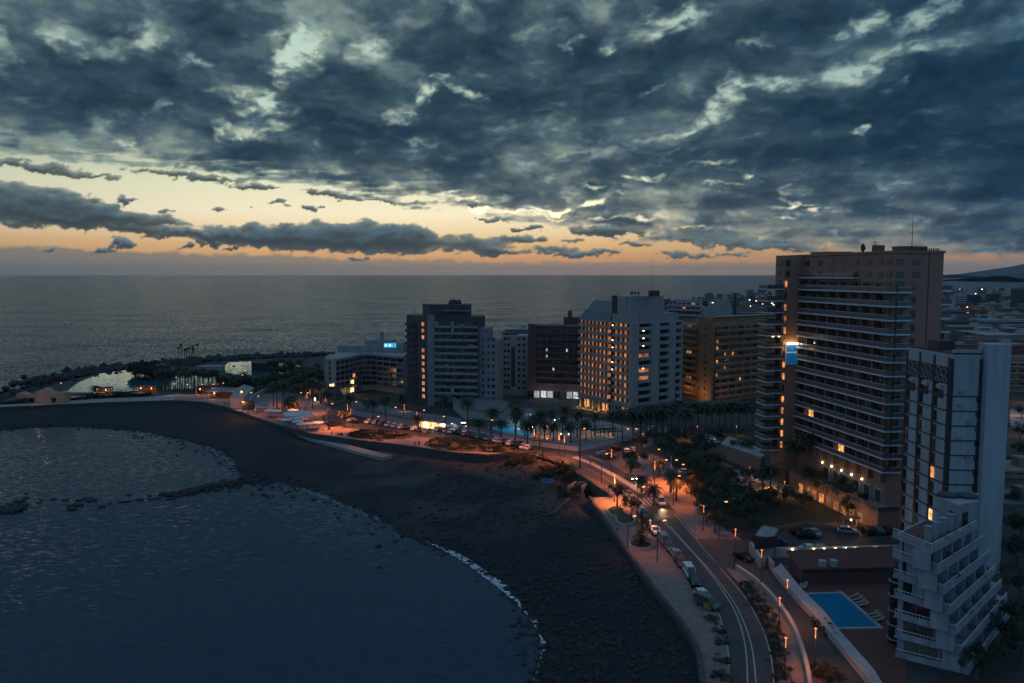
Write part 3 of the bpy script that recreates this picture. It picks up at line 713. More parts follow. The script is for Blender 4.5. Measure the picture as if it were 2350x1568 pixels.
# ------------------------------------------------------------------ shared materials of buildings
M_GLASS = mat("dark_window_glass", (0.015, 0.02, 0.026), 0.12, spec=0.7)
M_GLASS2 = mat("curtained_window", (0.05, 0.055, 0.06), 0.3, spec=0.6, noise_scale=0.4, noise_amt=0.6)
M_RAILG = mat("railing_glass", (0.075, 0.085, 0.095), 0.2, spec=0.6)
M_RAILW = mat("white_metal", (0.55, 0.55, 0.55), 0.5)
M_DARKM = mat("dark_metal", (0.03, 0.03, 0.033), 0.5)
M_WARM = lit_room("lit_room_warm", (1.0, 0.46, 0.14), 1.5)
M_WARM2 = lit_room("lit_room_orange", (1.0, 0.36, 0.09), 0.8)
M_WARM3 = lit_room("dim_orange_bay", (1.0, 0.34, 0.10), 0.42, 0.35)  # also used as painted balcony lamp glow on bay walls
M_BRIGHT = lit_room("lit_hall", (1.0, 0.66, 0.26), 2.6, 0.35)
M_COOLLIT = lit_room("lit_hall_cool", (0.78, 0.88, 0.95), 0.8, 1.7)
M_LANTERN = emis("lantern_orange", (1.0, 0.30, 0.05), 3.5)
M_BULB = emis("bulb_warm", (1.0, 0.62, 0.26), 14)
M_BULBO = emis("bulb_orange", (1.0, 0.34, 0.07), 9)
M_BULBW = emis("bulb_white", (0.8, 0.92, 1.0), 14)
# every pane a little different: dark glass and curtain tones vary by object
def vary(m, cols):
    N, L = m.node_tree.nodes, m.node_tree.links; oi = N.new("ShaderNodeObjectInfo"); r = N.new("ShaderNodeValToRGB"); r.color_ramp.interpolation = "CONSTANT"
    els = r.color_ramp.elements
    while len(els) < len(cols): els.new(.5)
    for e, (p, c) in zip(els, cols): e.position = p; e.color = (*c, 1)
    L.new(oi.outputs["Random"], r.inputs["Fac"]); L.new(r.outputs["Color"], N["Principled BSDF"].inputs["Base Color"])
vary(M_GLASS, [(0, (.012, .016, .022)), (.55, (.03, .032, .036)), (.75, (.07, .065, .06)), (.88, (.02, .03, .04)), (.95, (.13, .12, .11))])
LIGHTS = 0
def lamp(loc, power, col=(1.0, 0.36, 0.11), r=0.25, spot=None):
    l = bpy.data.lights.new("lamp_light", "POINT"); l.energy = power; l.color = col; l.shadow_soft_size = r
    o = bpy.data.objects.new("lamp_light", l); COL.objects.link(o); o.location = loc
    return o
def down_lamp(loc, power, col=(1.0, 0.30, 0.085), cone=138, r=0.2):
    """a shaded street lantern: its light falls below it"""
    l = bpy.data.lights.new("lamp_light", "SPOT"); l.energy = power * 0.8; l.color = col; l.shadow_soft_size = r
    l.spot_size = R(cone); l.spot_blend = 0.85
    o = bpy.data.objects.new("lamp_light", l); COL.objects.link(o); o.location = loc
    return o
def V2(p): return Vector((p[0], p[1]))
class Face:
    """a wall line A->B; outward side is to the right of the direction of travel"""
    def __init__(s, A, B):
        s.A, s.B = V2(A), V2(B); s.L = (s.B - s.A).length; s.d = (s.B - s.A) / s.L; s.n = Vector((s.d.y, -s.d.x))
    def pt(s, u, out=0.0): return s.A + s.d * u + s.n * out
    def M(s, u, z, out=0.0):
        p = s.pt(u, out); return Matrix(((s.d.x, s.n.x, 0, p.x), (s.d.y, s.n.y, 0, p.y), (0, 0, 1, z), (0, 0, 0, 1)))
    def box(s, mb, u0, u1, o0, o1, z0, z1): mb.box(u0, u1, o0, o1, z0, z1, s.M(0, 0))
_wm = {}
def window(parent, fc, u, z, w, h, m, out=0.0, name="window", label=None, d=0.12):
    """one pane with a proud frame line; meshes of one size and material are shared"""
    key = (round(w, 2), round(h, 2), m.name, name, d)
    if key not in _wm:
        b = MB(); b.box(-w / 2, w / 2, -0.1, d, 0, h)
        if w > 1.2 and h > 1.0 and name == "window":
            b.mi = 1; b.box(-0.04, 0.04, d, d + 0.04, 0.0, h); b.box(-w / 2 - .06, w / 2 + .06, d, d + 0.03, h - .05, h + 0.05)
        _wm[key] = b.data(name, [m, M_CONC])
    o = bpy.data.objects.new(name, _wm[key]); COL.objects.link(o); o.parent = parent
    o.matrix_local = parent.matrix_world.inverted() @ fc.M(u, z, out) if parent.matrix_world != Matrix() else fc.M(u, z, out)
    if label: o["label"] = label
    return o
def emit_windows(parent, specs, limit=98, name="window"):
    """specs: (face, u, z, w, h, material, out). nearest first as parts, the rest as one part"""
    specs = sorted(specs, key=lambda s: (0 if "lit" in s[5].name or "bay" in s[5].name else 1, s[0].pt(s[1]).length))
    for sp in specs[:limit]: window(parent, *sp[:6], out=sp[6], name=name)
    rest = specs[limit:]
    if rest:
        b = MB(); mats = []
        for fc, u, z, w, h, m, out in rest:
            if m not in mats: mats.append(m)
            b.mi = mats.index(m); b.box(u - w / 2, u + w / 2, out - 0.1, out + 0.12, z, z + h, fc.M(0, 0))
        b.build(name + "s", mats, parent, kind="stuff", label="remaining small windows of the building")
def balcony_run(parent, fc, u0, u1, z, depth=1.4, slab=0.22, rail_h=1.0, m_slab=None, m_rail=None, solid=False, fins=None, m_fin=None, handrail=True, base=0.0):
    b = MB(); fc.box(b, u0, u1, base, depth, z - slab, z)
    o = b.build("balcony", m_slab or M_RAILW, parent)
    b = MB()
    if solid:
        fc.box(b, u0, u1, depth - .12, depth + .03, z + 0.003, z + rail_h)
        fc.box(b, u0, u0 + .12, base, depth - .12, z + 0.003, z + rail_h); fc.box(b, u1 - .12, u1, base, depth - .12, z + 0.003, z + rail_h)
    else:
        fc.box(b, u0, u1, depth - .05, depth, z + 0.003, z + rail_h - .07)
        fc.box(b, u0, u0 + .05, base, depth - .05, z + .003, z + rail_h - .07); fc.box(b, u1 - .05, u1, base, depth - .05, z + .003, z + rail_h - .07)
        b.mi = 1; fc.box(b, u0, u1, depth - .07, depth + .02, z + rail_h - .07, z + rail_h)
    b.build("railing", [m_rail or M_RAILG, M_RAILW], o)
    return o
def poly_off(pts, d):
    """grow a ccw polygon by d"""
    n = len(pts); out = []
    for i in range(n):
        p0, p1, p2 = V2(pts[i - 1]), V2(pts[i]), V2(pts[(i + 1) % n])
        a, b = (p1 - p0).normalized(), (p2 - p1).normalized()
        na, nb = Vector((a.y, -a.x)), Vector((b.y, -b.x)); m = (na + nb); m = m / max(m.length_squared, .2) * 2
        out.append(p1 + m * d)
    return [(p.x, p.y) for p in out]
def ccw(pts):
    a = sum(pts[i][0] * pts[(i + 1) % len(pts)][1] - pts[(i + 1) % len(pts)][0] * pts[i][1] for i in range(len(pts)))
    return pts if a > 0 else pts[::-1]
def prism_obj(name, pts, z0, z1, m, parent, **kw):
    b = MB(); b.prism([tuple(p) for p in pts], z0, z1); return b.build(name, m, parent, **kw)
def building(name, label, cat="building", group=None):
    return empty(name, (0, 0, 0), 0, label, cat, group)
def place_root(root, loc):
    """move a finished thing's Empty to its base without moving its parts"""
    for ch in root.children:
        ch.location = ch.location - Vector(loc)
    root.location = loc
def roof_kit(parent, c, z, n=6, spread=6, seed=1, m=None):
    r = random.Random(seed)
    for k in range(n):
        b = MB(); x, y = c[0] + r.uniform(-spread, spread), c[1] + r.uniform(-spread, spread)
        t = r.random()
        if t < .4:
            s = r.uniform(.5, 1.2); b.box(x - s, x + s, y - s, y + s, z, z + r.uniform(.7, 1.6)); b.box(x - s * .6, x + s * .6, y - s * .6, y + s * .6, z + .3, z + 1.9); b.build("plant_box", m or M_CONC, parent)
        elif t < .7:
            b.cyl(x, y, z, z + 1.3, .55, n=10); b.cyl(x, y, z + 1.3, z + 1.6, .55, .15, n=10); b.build("water_tank", M_DARKM, parent)
        else:
            b.cyl(x, y, z, z + r.uniform(2, 4.5), .06, .03, 5); h = z + 1.8
            for dz in (0, .35, .7): b.box(x - .5, x + .5, y - .03, y + .03, h + dz, h + dz + .05)
            b.build("antenna", M_DARKM, parent)
# ------------------------------------------------------------------ the big balconied hotel slab
def gx(x, y, Y):
    p = W(x, y, Y); return (p.x, p.y)
rnd = random.Random(11)
M_OCHRE = mat("ochre_render", (0.29, 0.165, 0.12), 0.85, noise_scale=0.12, noise_amt=0.12)
M_OCHRED = mat("brown_panel", (0.16, 0.085, 0.06), 0.8, noise_scale=0.3, noise_amt=0.3)
M_SLABW = mat("balcony_white", (0.50, 0.52, 0.54), 0.75, noise_scale=0.2, noise_amt=0.12)
def slab_hotel():
    root = building("hotel_tower", "tall ochre slab hotel with white balcony lines, highest building at the right", "hotel")
    U = Vector((0.985, 0.17)).normalized(); Vv = Vector((-0.17, 0.985)).normalized(); O = Vector((81.6, 171.0))
    def q(u, v): p = O + U * u + Vv * v; return (p.x, p.y)
    top = 63.6
    body = [q(0, 0), q(11.9, 0), q(11.9, 50), q(0, 50)]
    w = prism_obj("wall", body, 4, top, M_OCHRE, root)
    wing = [q(-5.3, 36.5), q(-0.05, 36.5), q(-0.05, 41), q(-5.3, 41)]
    prism_obj("wing_wall", wing, 4, top + .3, M_OCHRE, root)
    b = MB(); b.prism(poly_off(ccw(body), 0.25), top + .005, top + 0.5); b.build("parapet", M_OCHRE, root)
    # plinth arcade and terrace
    fW = Face(q(0, 36.5), q(0, 0)); fS = Face(q(0, 0), q(11.9, 0)); fE = Face(q(11.9, 0), q(11.9, 50)); fN = Face(q(-5.3, 36.5), q(0, 36.5)); fWW = Face(q(-5.3, 41), q(-5.3, 36.5))
    specs = []
    nb = 8; bw = fW.L / nb
    zs = [16.3 + 3.0 * k for k in range(14)]
    lit = {(3, 11): 0, (1, 4): 0, (5, 4): 0}
    for k, z in enumerate(zs):
        full = k < 14
        balcony_run(root, fW, 0.1, fW.L + 1.2, z, 1.5, 0.34, 1.05, M_SLABW)
        balcony_run(root, fS, 0.15, 3.6, z, 1.45, 0.34, 1.05, M_SLABW)
        for i in range(nb):
            u = bw * (i + .5)
            m = M_GLASS
            if (k == 2 and i == 1) or (k == 0 and i == 4): m = M_WARM
            specs.append((fW, u - bw * .2, z + .02, bw * .42, 2.3, m, 0.0))
        specs.append((fS, 1.6, z + .02, 1.9, 2.3, M_GLASS, 0.0))
        specs.append((fS, 5.0, z + .5, 1.1, 1.4, M_GLASS, 0.0))
    for z in (58.3,):
        balcony_run(root, fW, 0.1, 24, z, 1.3, 0.3, 1.0, M_SLABW)
    for z in (58.4, 61.2):
        for u in (2, 8, 13, 18, 23, 28, 32, 35): specs.append((fW, u, z, 1.9, 1.3, M_GLASS2, 0.0))
        for u in (1.6, 5.4): specs.append((fS, u, z, 1.7, 1.2, M_GLASS, 0.0))
    # dividing fins between the bays
    b = MB()
    for i in range(nb + 1):
        u = min(max(bw * i, 0.1), fW.L - 0.1); fW.box(b, u - .07, u + .07, 0.01, 1.1, 13.5, 57.2)
    b.build("bay_divider", M_OCHRED, root, kind="stuff", label="thin fins dividing the balcony bays")
    # left wing balconies, narrow lit stair windows and wing windows
    for k in range(15):
        z = 13.3 + 3.0 * k
        balcony_run(root, fWW, 0.2, fWW.L + 0.5, z, 4.7, 0.26, 1.05, M_SLABW)
        specs.append((fWW, 2.2, z + .02, 2.6, 2.2, M_GLASS, 0.0))
        specs.append((fN, .55, z + .4, 0.6, 1.6, M_WARM2 if k not in (5, 8, 13) else M_GLASS, 0.0))
    for z in (58.4, 61.2): specs.append((fN, 1.0, z, 1.2, 1.5, M_GLASS2, 0)); specs.append((fWW, 2.2, z, 2.4, 1.5, M_GLASS, 0))
    # east side balconies
    for k in range(15):
        balcony_run(root, fE, 0.3, 40, 13.6 + 3.0 * k, 2.7, 0.34, 1.05, M_SLABW)
    # recess line and pier on the end wall
    b = MB(); fS.box(b, 8.3, 8.5, 0.0, 0.06, 16, top); b.build("rain_pipe", M_DARKM, root)
    emit_windows(root, specs, 98)
    # roof things
    cx, cy = q(6, 20)
    b = MB(); b.prism([q(1, 29), q(9, 29), q(9, 35), q(1, 35)], top, top + 1.1); b.build("roof_tank_house", M_OCHRE, root)
    b = MB(); b.prism([q(3, 1.5), q(9, 1.5), q(9, 5), q(3, 5)], top + .5, top + 1.5); b.build("plant_room", M_OCHRED, root)
    for (u, v, h) in ((5, 1.2, 8.5), (2, 10, 3.6), (3, 11, 3.2)):
        b = MB(); x, y = q(u, v); b.cyl(x, y, top, top + h, .09, .03, 5)
        if h < 5:
            for dz in (2.1, 2.6): b.box(x - .8, x + .8, y - .04, y + .04, top + dz, top + dz + .07)
        b.build("antenna", M_DARKM, root)
    b = MB(); x, y = q(1.5, 13); b.cyl(x, y, top, top + .8, .1, n=6); b.mesh([(x + 1.0 * math.cos(t) * .5 - .3, y, top + 1.5 + 1.0 * math.sin(t)) for t in [i * 6.283 / 10 for i in range(10)]] + [(x + .4, y, top + 1.3)], [(i, (i + 1) % 10, 10) for i in range(10)]); b.build("dish_antenna", M_DARKM, root)
    b = MB(); x, y = q(2, 8.5); b.box(x - 1, x + 1, y - 1, y + 1, top, top + 1.9); b.build("plant_box", M_OCHRED, root)
    b = MB()
    for i in range(9):
        x, y = q(6.5 + i * .55, .5); b.cyl(x, y, top + .5, top + 1.0, .16, n=5)
    x, y = q(8.7, .5); b.build("roof_railing", M_DARKM, root)
    # lower floors: terrace with arched white doors, wall lamps
    terr = [q(-4.2, 33), q(-4.2, -4), q(15, -4), q(15, 0), q(0, 0), q(0, 33)]
    prism_obj("terrace", ccw(terr), 4, 8.6, M_OCHRE, root)
    b = MB(); b.strip([q(-4.3, 34), q(-4.3, -4.1), q(14, -4.1)], 0.1, 8.5, 9.5); b.build("terrace_railing", M_RAILG, root)
    fT = Face(q(-4.2, 33), q(-4.2, -4))
    for i in range(6):
        u = 14 + i * 4.1
        b = MB(); fW.box(b, u - 1.3, u + 1.3, 0.01, .25, 8.65, 11.9); d = b.build("terrace_door", M_WALLW, root)
        b = MB(); fW.box(b, u - 1.0, u + 1.0, .26, .3, 8.9, 11.5); b.build("door_glass", M_GLASS2, d)
        if i < 5:
            b = MB(); fW.box(b, u - 2.15, u - 1.95, 0.0, .3, 12.2, 12.5); b.build("wall_lamp", M_BULB, root)
            p = fW.pt(u - 2.05, .9); lamp((p.x, p.y, 12.3), 14, (1, .7, .35), .1)
    # lit entrance level under the terrace
    for i in range(9):
        u = 6 + i * 3.1
        window(root, fT, u, 4.3, 1.7, 2.2, M_WARM3 if i % 3 else M_WARM2, 0.0, "window")
    for t in (0.30, 0.5, .7, .88):
        p = fT.pt(fT.L * t, 3.0); lamp((p.x, p.y, 6.5), 170, (1, .40, .11), .3)
    b = MB()
    for i in range(30):
        p = fT.pt(4 + i * 1.05, 4.2); b.cyl(p.x, p.y, 4, 6.4, .06, n=5)
    b.build("pergola_posts", M_DARKM, root, kind="stuff", label="thin dark pergola posts in front of the lit entrance")
    # hanging banner sign with three lamps on top, on the pier face of the wing
    p0 = fN.pt(3.9, .12)
    b = MB(); fN.box(b, 0.9, 4.3, .1, .35, 35.6, 41.1); s_ = b.build("banner_frame", mat("banner_border", (0.75, 0.78, 0.8), .5), root)
    bm_ = bpy.data.materials.new("banner_blue"); N, L = nt(bm_); B = N["Principled BSDF"]; B.inputs["Base Color"].default_value = (0.01, 0.13, 0.30, 1); B.inputs["Roughness"].default_value = .6
    B.inputs["Emission Color"].default_value = (0.0, 0.16, 0.42, 1); B.inputs["Emission Strength"].default_value = 0.32
    b = MB(); fN.box(b, 1.02, 4.18, .36, .4, 35.75, 40.95); b.build("banner_panel", bm_, s_)
    def text(body, size, u, z, m, parent, fc, out=.42, align="CENTER"):
        cu = bpy.data.curves.new("sign_text", "FONT"); cu.body = body; cu.size = size; cu.align_x = align; cu.extrude = 0.02
        o = bpy.data.objects.new("sign_text", cu); COL.objects.link(o)
        dg = bpy.context.evaluated_depsgraph_get(); me = bpy.data.meshes.new_from_object(o.evaluated_get(dg)); bpy.data.objects.remove(o)
        o = bpy.data.objects.new("lettering", me); COL.objects.link(o); me.materials.clear(); me.materials.append(m)
        o.parent = parent
        p = fc.pt(u, out)
        o.matrix_local = Matrix(((fc.d.x, 0, fc.n.x, p.x), (fc.d.y, 0, fc.n.y, p.y), (0, 1, 0, z), (0, 0, 0, 1)))
        return o
    globals()["sign_text"] = text
    mw = emis("sign_letters", (0.8, 0.9, 1.0), 0.45, (0.8, 0.8, 0.8))
    text("PUERTO CRUZ", 0.41, 2.6, 38.65, mw, s_, fN)
    b = MB(); rs_ = random.Random(6)
    for i in range(12): fN.box(b, 1.9 + i * .12, 1.98 + i * .12, .4, .42, 38.1, 38.1 + rs_.uniform(.06, .12))
    for i in range(7): fN.box(b, 1.5 + i * .32, 1.72 + i * .32, .4, .42, 36.1, 36.1 + rs_.uniform(.2, .38))
    b.build("small_print", mat("faded_print", (.16, .26, .36), .7), s_, kind="stuff", label="illegible small print of the banner")
    b = MB(); fN.box(b, 2.4, 2.8, .4, .43, 39.3, 40.0); b.build("emblem", mat("emblem_grey", (.3, .35, .45), .6), s_)
    for i in range(3):
        u = 1.5 + i * 1.1
        b = MB(); fN.box(b, u - .3, u + .3, .35, 1.0, 41.15, 41.35); b.build("sign_lamp", M_BULB, s_)
        p = fN.pt(u, .75); lamp((p.x, p.y, 41.0), 28, (0.95, .95, .9), .1)
    p = fN.pt(.3, 1.2); lamp((p.x, p.y, 39.6), 60, (1, .42, .12), .15)
    p = fN.pt(-2.5, 1.6); lamp((p.x, p.y, 42.2), 40, (1, .7, .35), .15)
    b = MB(); fN.box(b, -2.9, -2.6, 0, .4, 42.9, 43.2); b.build("wall_lamp", M_BULB, root)
    b = MB(); fN.box(b, -1.2, -.95, 0, .4, 42.9, 43.1); b.build("wall_lamp", M_BULB, root)
    return root
slab_hotel()

# ------------------------------------------------------------------ white tower with black bands
M_TW = mat("tower_white", (0.30, 0.34, 0.38), 0.75, noise_scale=0.5, noise_amt=0.22, stretch=(1.6, 1.6, .12))
M_BAND = mat("black_band", (0.018, 0.022, 0.028), 0.5)
def white_tower():
    root = building("apartment_tower", "slender white apartment tower with black bands and a projecting stair shaft", "tower")
    A, B = Vector((79.7, 160.0)), Vector((80.35, 145.0)); C = Vector((88.6, 144.4))
    D = C + (A - B)
    top = 44.4; base = 4.0; fh = 2.7
    body = [tuple(v) for v in (A, B, C, D)]
    prism_obj("wall", body, base, top, M_TW, root)
    fL, fR = Face(A, B), Face(B, C)
    # stair shaft standing higher and proud of the right face
    sh = [fR.pt(fR.L - 2.6, -2), fR.pt(fR.L - 2.6, 1.6), fR.pt(fR.L + 1.4, 1.6), fR.pt(fR.L + 1.4, -2)]
    prism_obj("stair_shaft", ccw([tuple(v) for v in sh]), base, top + 2.0, M_TW, root)
    # vertical black stripes and floor bands: left face, three columns
    b = MB()
    for u in (0.0, 4.7, 9.6, 14.4): fL.box(b, max(u, .02), min(u + .62, fL.L - .02), 0.0, .12, base, top - .6)
    b.build("black_stripe", M_BAND, root)
    b = MB(); fR.box(b, 0.02, .6, 0.0, .12, base, top - .8); fR.box(b, 5.1, 5.45, 0, .12, base, top - .8); b.build("black_stripe", M_BAND, root)
    specs = []
    for k in range(13):
        z = top - 7.8 - 2.75 * k
        if z < base: break
        b = MB()
        for u in (0.64, 5.34, 10.24): fL.box(b, u, u + 4.04, 0.0, .14, z, z + .2)
        for u0, u1 in ((.62, 5.08), (5.47, fR.L - 2.62)): fR.box(b, u0, u1, 0, .14, z, z + .2)
        b.build("floor_band", M_BAND, root)
        for j, u in enumerate((1.15, 5.85, 10.75)):
            m = M_GLASS
            if (k, j) in ((6, 2),): m = M_WARM2
            if (k, j) == (9, 2): m = M_BRIGHT
            specs.append((fL, u + .1, z + .35, .95, 2.0, m, .02))
        specs.append((fR, fR.L - 3.1, z - .9, .7, .8, M_GLASS, .02))
    emit_windows(root, specs, 98)
    # carved screen below the roof: lattice of rings and bars
    M_LAT = mat("screen_relief", (0.30, 0.33, 0.36), .7)
    for ci, u in enumerate((0.64, 5.34, 10.24)):
        b = MB(); fL.box(b, u, u + 4.04, 0.0, .05, top - 5.6, top - 2.4); s = b.build("lattice_screen", M_BAND, root)
        b = MB()
        for (cu, cz, r) in ((1.1, -3.3, .7), (2.9, -3.5, .75), (2.0, -4.6, .6), (.7, -4.9, .45), (3.4, -4.9, .5)):
            pts = [fL.M(u + cu + r * math.cos(t), top + cz + r * math.sin(t), .12) @ Vector((0, 0, 0)) for t in [i * 6.283 / 14 for i in range(15)]]
            b.tube(pts, .07, 4)
        b.build("ring_relief", M_LAT, s)
        b = MB(); fL.box(b, u + 1.2, u + 2.8, .06, .5, top - 6.6, top - 5.9); b.build("window_box", M_TW, root)
        b = MB(); fL.box(b, u + .3, u + 2.9, 0.02, .1, top - 8.4, top - 6.9); b.build("shutter", M_BAND, root)
    b = MB(); b.prism(poly_off(ccw(body), -.3), top, top + .3); b.build("roof", M_RED, root)
    b = MB(); p = (A + B) / 2; b.box(p.x + 1, p.x + 4, p.y - 2, p.y + 2, top + .31, top + 2.0); b.build("lift_housing", M_DARKM, root)
    b = MB(); b.strip([tuple(fR.pt(.2, -.1)), tuple(fR.pt(fR.L - 2.7, -.1))], .12, top + .3, top + .9); b.build("parapet", M_TW, root)
    return root
white_tower()

# ------------------------------------------------------------------ stepped white building with terraces
M_ST = mat("stepped_white", (0.24, 0.27, 0.30), 0.8, noise_scale=0.6, noise_amt=0.3, stretch=(1.4, 1.4, .2))
def stepped():
    root = building("terraced_apartments", "stepped white apartment block with terraces and a red tiled roof deck", "building")
    nfl = 7; T0, dz = 21.6, 2.9
    v2 = lambda x, y, z: Vector(P(x, y, z)[:2])
    Lp, Fp, Rp, Bp = v2(2050, 1229, T0), v2(2137, 1266, T0), v2(2242, 1209, T0), v2(2123, 1193, T0)
    zb = T0 - 6 * dz
    dF, dR, dL = v2(2220, 1545, zb) - Fp, v2(2322, 1405, zb) - Rp, v2(2056, 1505, zb) - Lp
    for k in range(nfl):
        t = k / (nfl - 1)
        F_ = Fp + dF * t; R_ = Rp + dR * t; L_ = Lp + dL * t; B_ = Bp
        z1 = T0 - dz * k
        if k == 0:
            poly = [L_, F_, R_, B_]
        else: poly = [L_, F_, R_, R_ + Vector((-2, 6)), B_]
        fS = Face(F_, R_); fL_ = Face(L_, F_)
        # recessed storey wall, deck slab on top with solid parapet and rail
        nS, nL = fS.n, fL_.n
        cp = [L_ - nL * 1.1, F_ - nL * 1.1 - nS * 1.7, R_ - nS * 1.7 - fS.d * .4] + [v for v in poly[3:]]
        core = ccw([tuple(v) for v in cp])
        w = prism_obj("wall", core, z1 - dz if k < nfl - 1 else 0.5, z1 - .26, M_ST, root)
        slab = poly_off(ccw([tuple(v) for v in poly]), .15)
        s = prism_obj("terrace_slab", slab, z1 - .25, z1, M_ST, root)
        b = MB(); b.strip([tuple(L_), tuple(F_), tuple(R_)], .12, z1 + .003, z1 + .62); b.build("parapet", M_ST, s)
        b = MB()
        for fc in (fS, fL_):
            n = int(fc.L / .45)
            for i in range(n + 1): fc.box(b, fc.L * i / n - .02, fc.L * i / n + .02, -.03, .03, z1 + .6, z1 + 1.0)
            fc.box(b, 0, fc.L, -.05, .05, z1 + 1.0, z1 + 1.08)
        b.build("railing", M_RAILW, s)
        # fins between the deep loggias on the right-hand side
        if k < nfl - 1 or True:
            nf = 5
            for i in range(nf):
                u = fS.L * (i + .02) / (nf - .6)
                if u > fS.L - .5: continue
                b = MB(); fS.box(b, u, u + .35, -2.4, -.12, z1 - dz + .05, z1 - .26); b.build("fin_wall", M_ST, root)
                if k < nfl - 1: window(root, Face(core_pt(fS, 0), core_pt(fS, fS.L)), u + 1.9, z1 - dz + .1, 1.9, 2.0, M_GLASS, .02)
            window(root, Face(fL_.pt(0, -1.1), fL_.pt(fL_.L, -1.1)), fL_.L * .78, z1 - dz + .3, 1.5, 1.9, M_GLASS, .02)
            if k < 6:
                window(root, Face(fL_.pt(0, -1.1), fL_.pt(fL_.L, -1.1)), fL_.L * .36, z1 - dz + .3, min(4.4, fL_.L * .5), 1.9, M_GLASS, .02)
    # roof deck: red tiles, chimneys, stair house at the back
    deck = poly_off(ccw([tuple(v) for v in (Lp, Fp, Rp, Bp)]), -.25)
    prism_obj("roof_deck", deck, T0 + .002, T0 + .04, M_RED, root)
    for (u, out) in ((2.6, -1.5), (5.4, -1.6), (8.2, -1.7), (11.0, -1.7)):
        fS = Face(Fp, Rp); b = MB(); fS.box(b, u - .35, u + .35, out - .35, out + .35, T0, T0 + 2.5); fS.box(b, u - .45, u + .45, out - .45, out + .45, T0 + 2.5, T0 + 2.65); b.build("chimney", M_ST, root)
    fB = Face(Bp + Vector((0, -3.5)), Rp + Vector((1, -1)))
    hb = [tuple(v2(2154, 1195, T0)), tuple(v2(2198, 1215, T0)), tuple(v2(2240, 1204, T0)), tuple(v2(2242, 1184, T0)), tuple(v2(2154, 1182, T0))]
    prism_obj("stair_house", ccw(hb), T0 - 3, T0 + 3.6, M_ST, root)
    for (x, y, r) in ((*v2(2172, 1192, T0), 1.5), (*v2(2216, 1194, T0), 1.5)):
        b = MB(); b.cyl(x, y, T0 + 3.6, T0 + 4.0, r, r * .97, 16, True); b.build("water_tank", M_DARKM, root)
    fh = Face(hb[0], hb[1]); window(root, fh, fh.L * .7, T0 + .1, 1.1, 2.2, M_GLASS, .02, "door")
    fh = Face(hb[1], hb[2]); window(root, fh, 1.6, T0 + .1, 1.2, 2.2, M_GLASS, .02, "door")
    # curved entrance wall and lower tower at the left side
    b = MB(); cc = v2(2058, 1400, 9); b.cyl(cc.x, cc.y, 2, 15, 1.1, n=12); b.build("corner_column", M_GLASS, root)
    for k in range(5):
        b = MB(); b.cyl(cc.x, cc.y, 4.6 + 2.2 * k, 4.8 + 2.2 * k, 1.25, n=12); b.build("column_band", M_ST, root)
    return root
def core_pt(fc, u): return fc.pt(u, -1.7)
stepped()

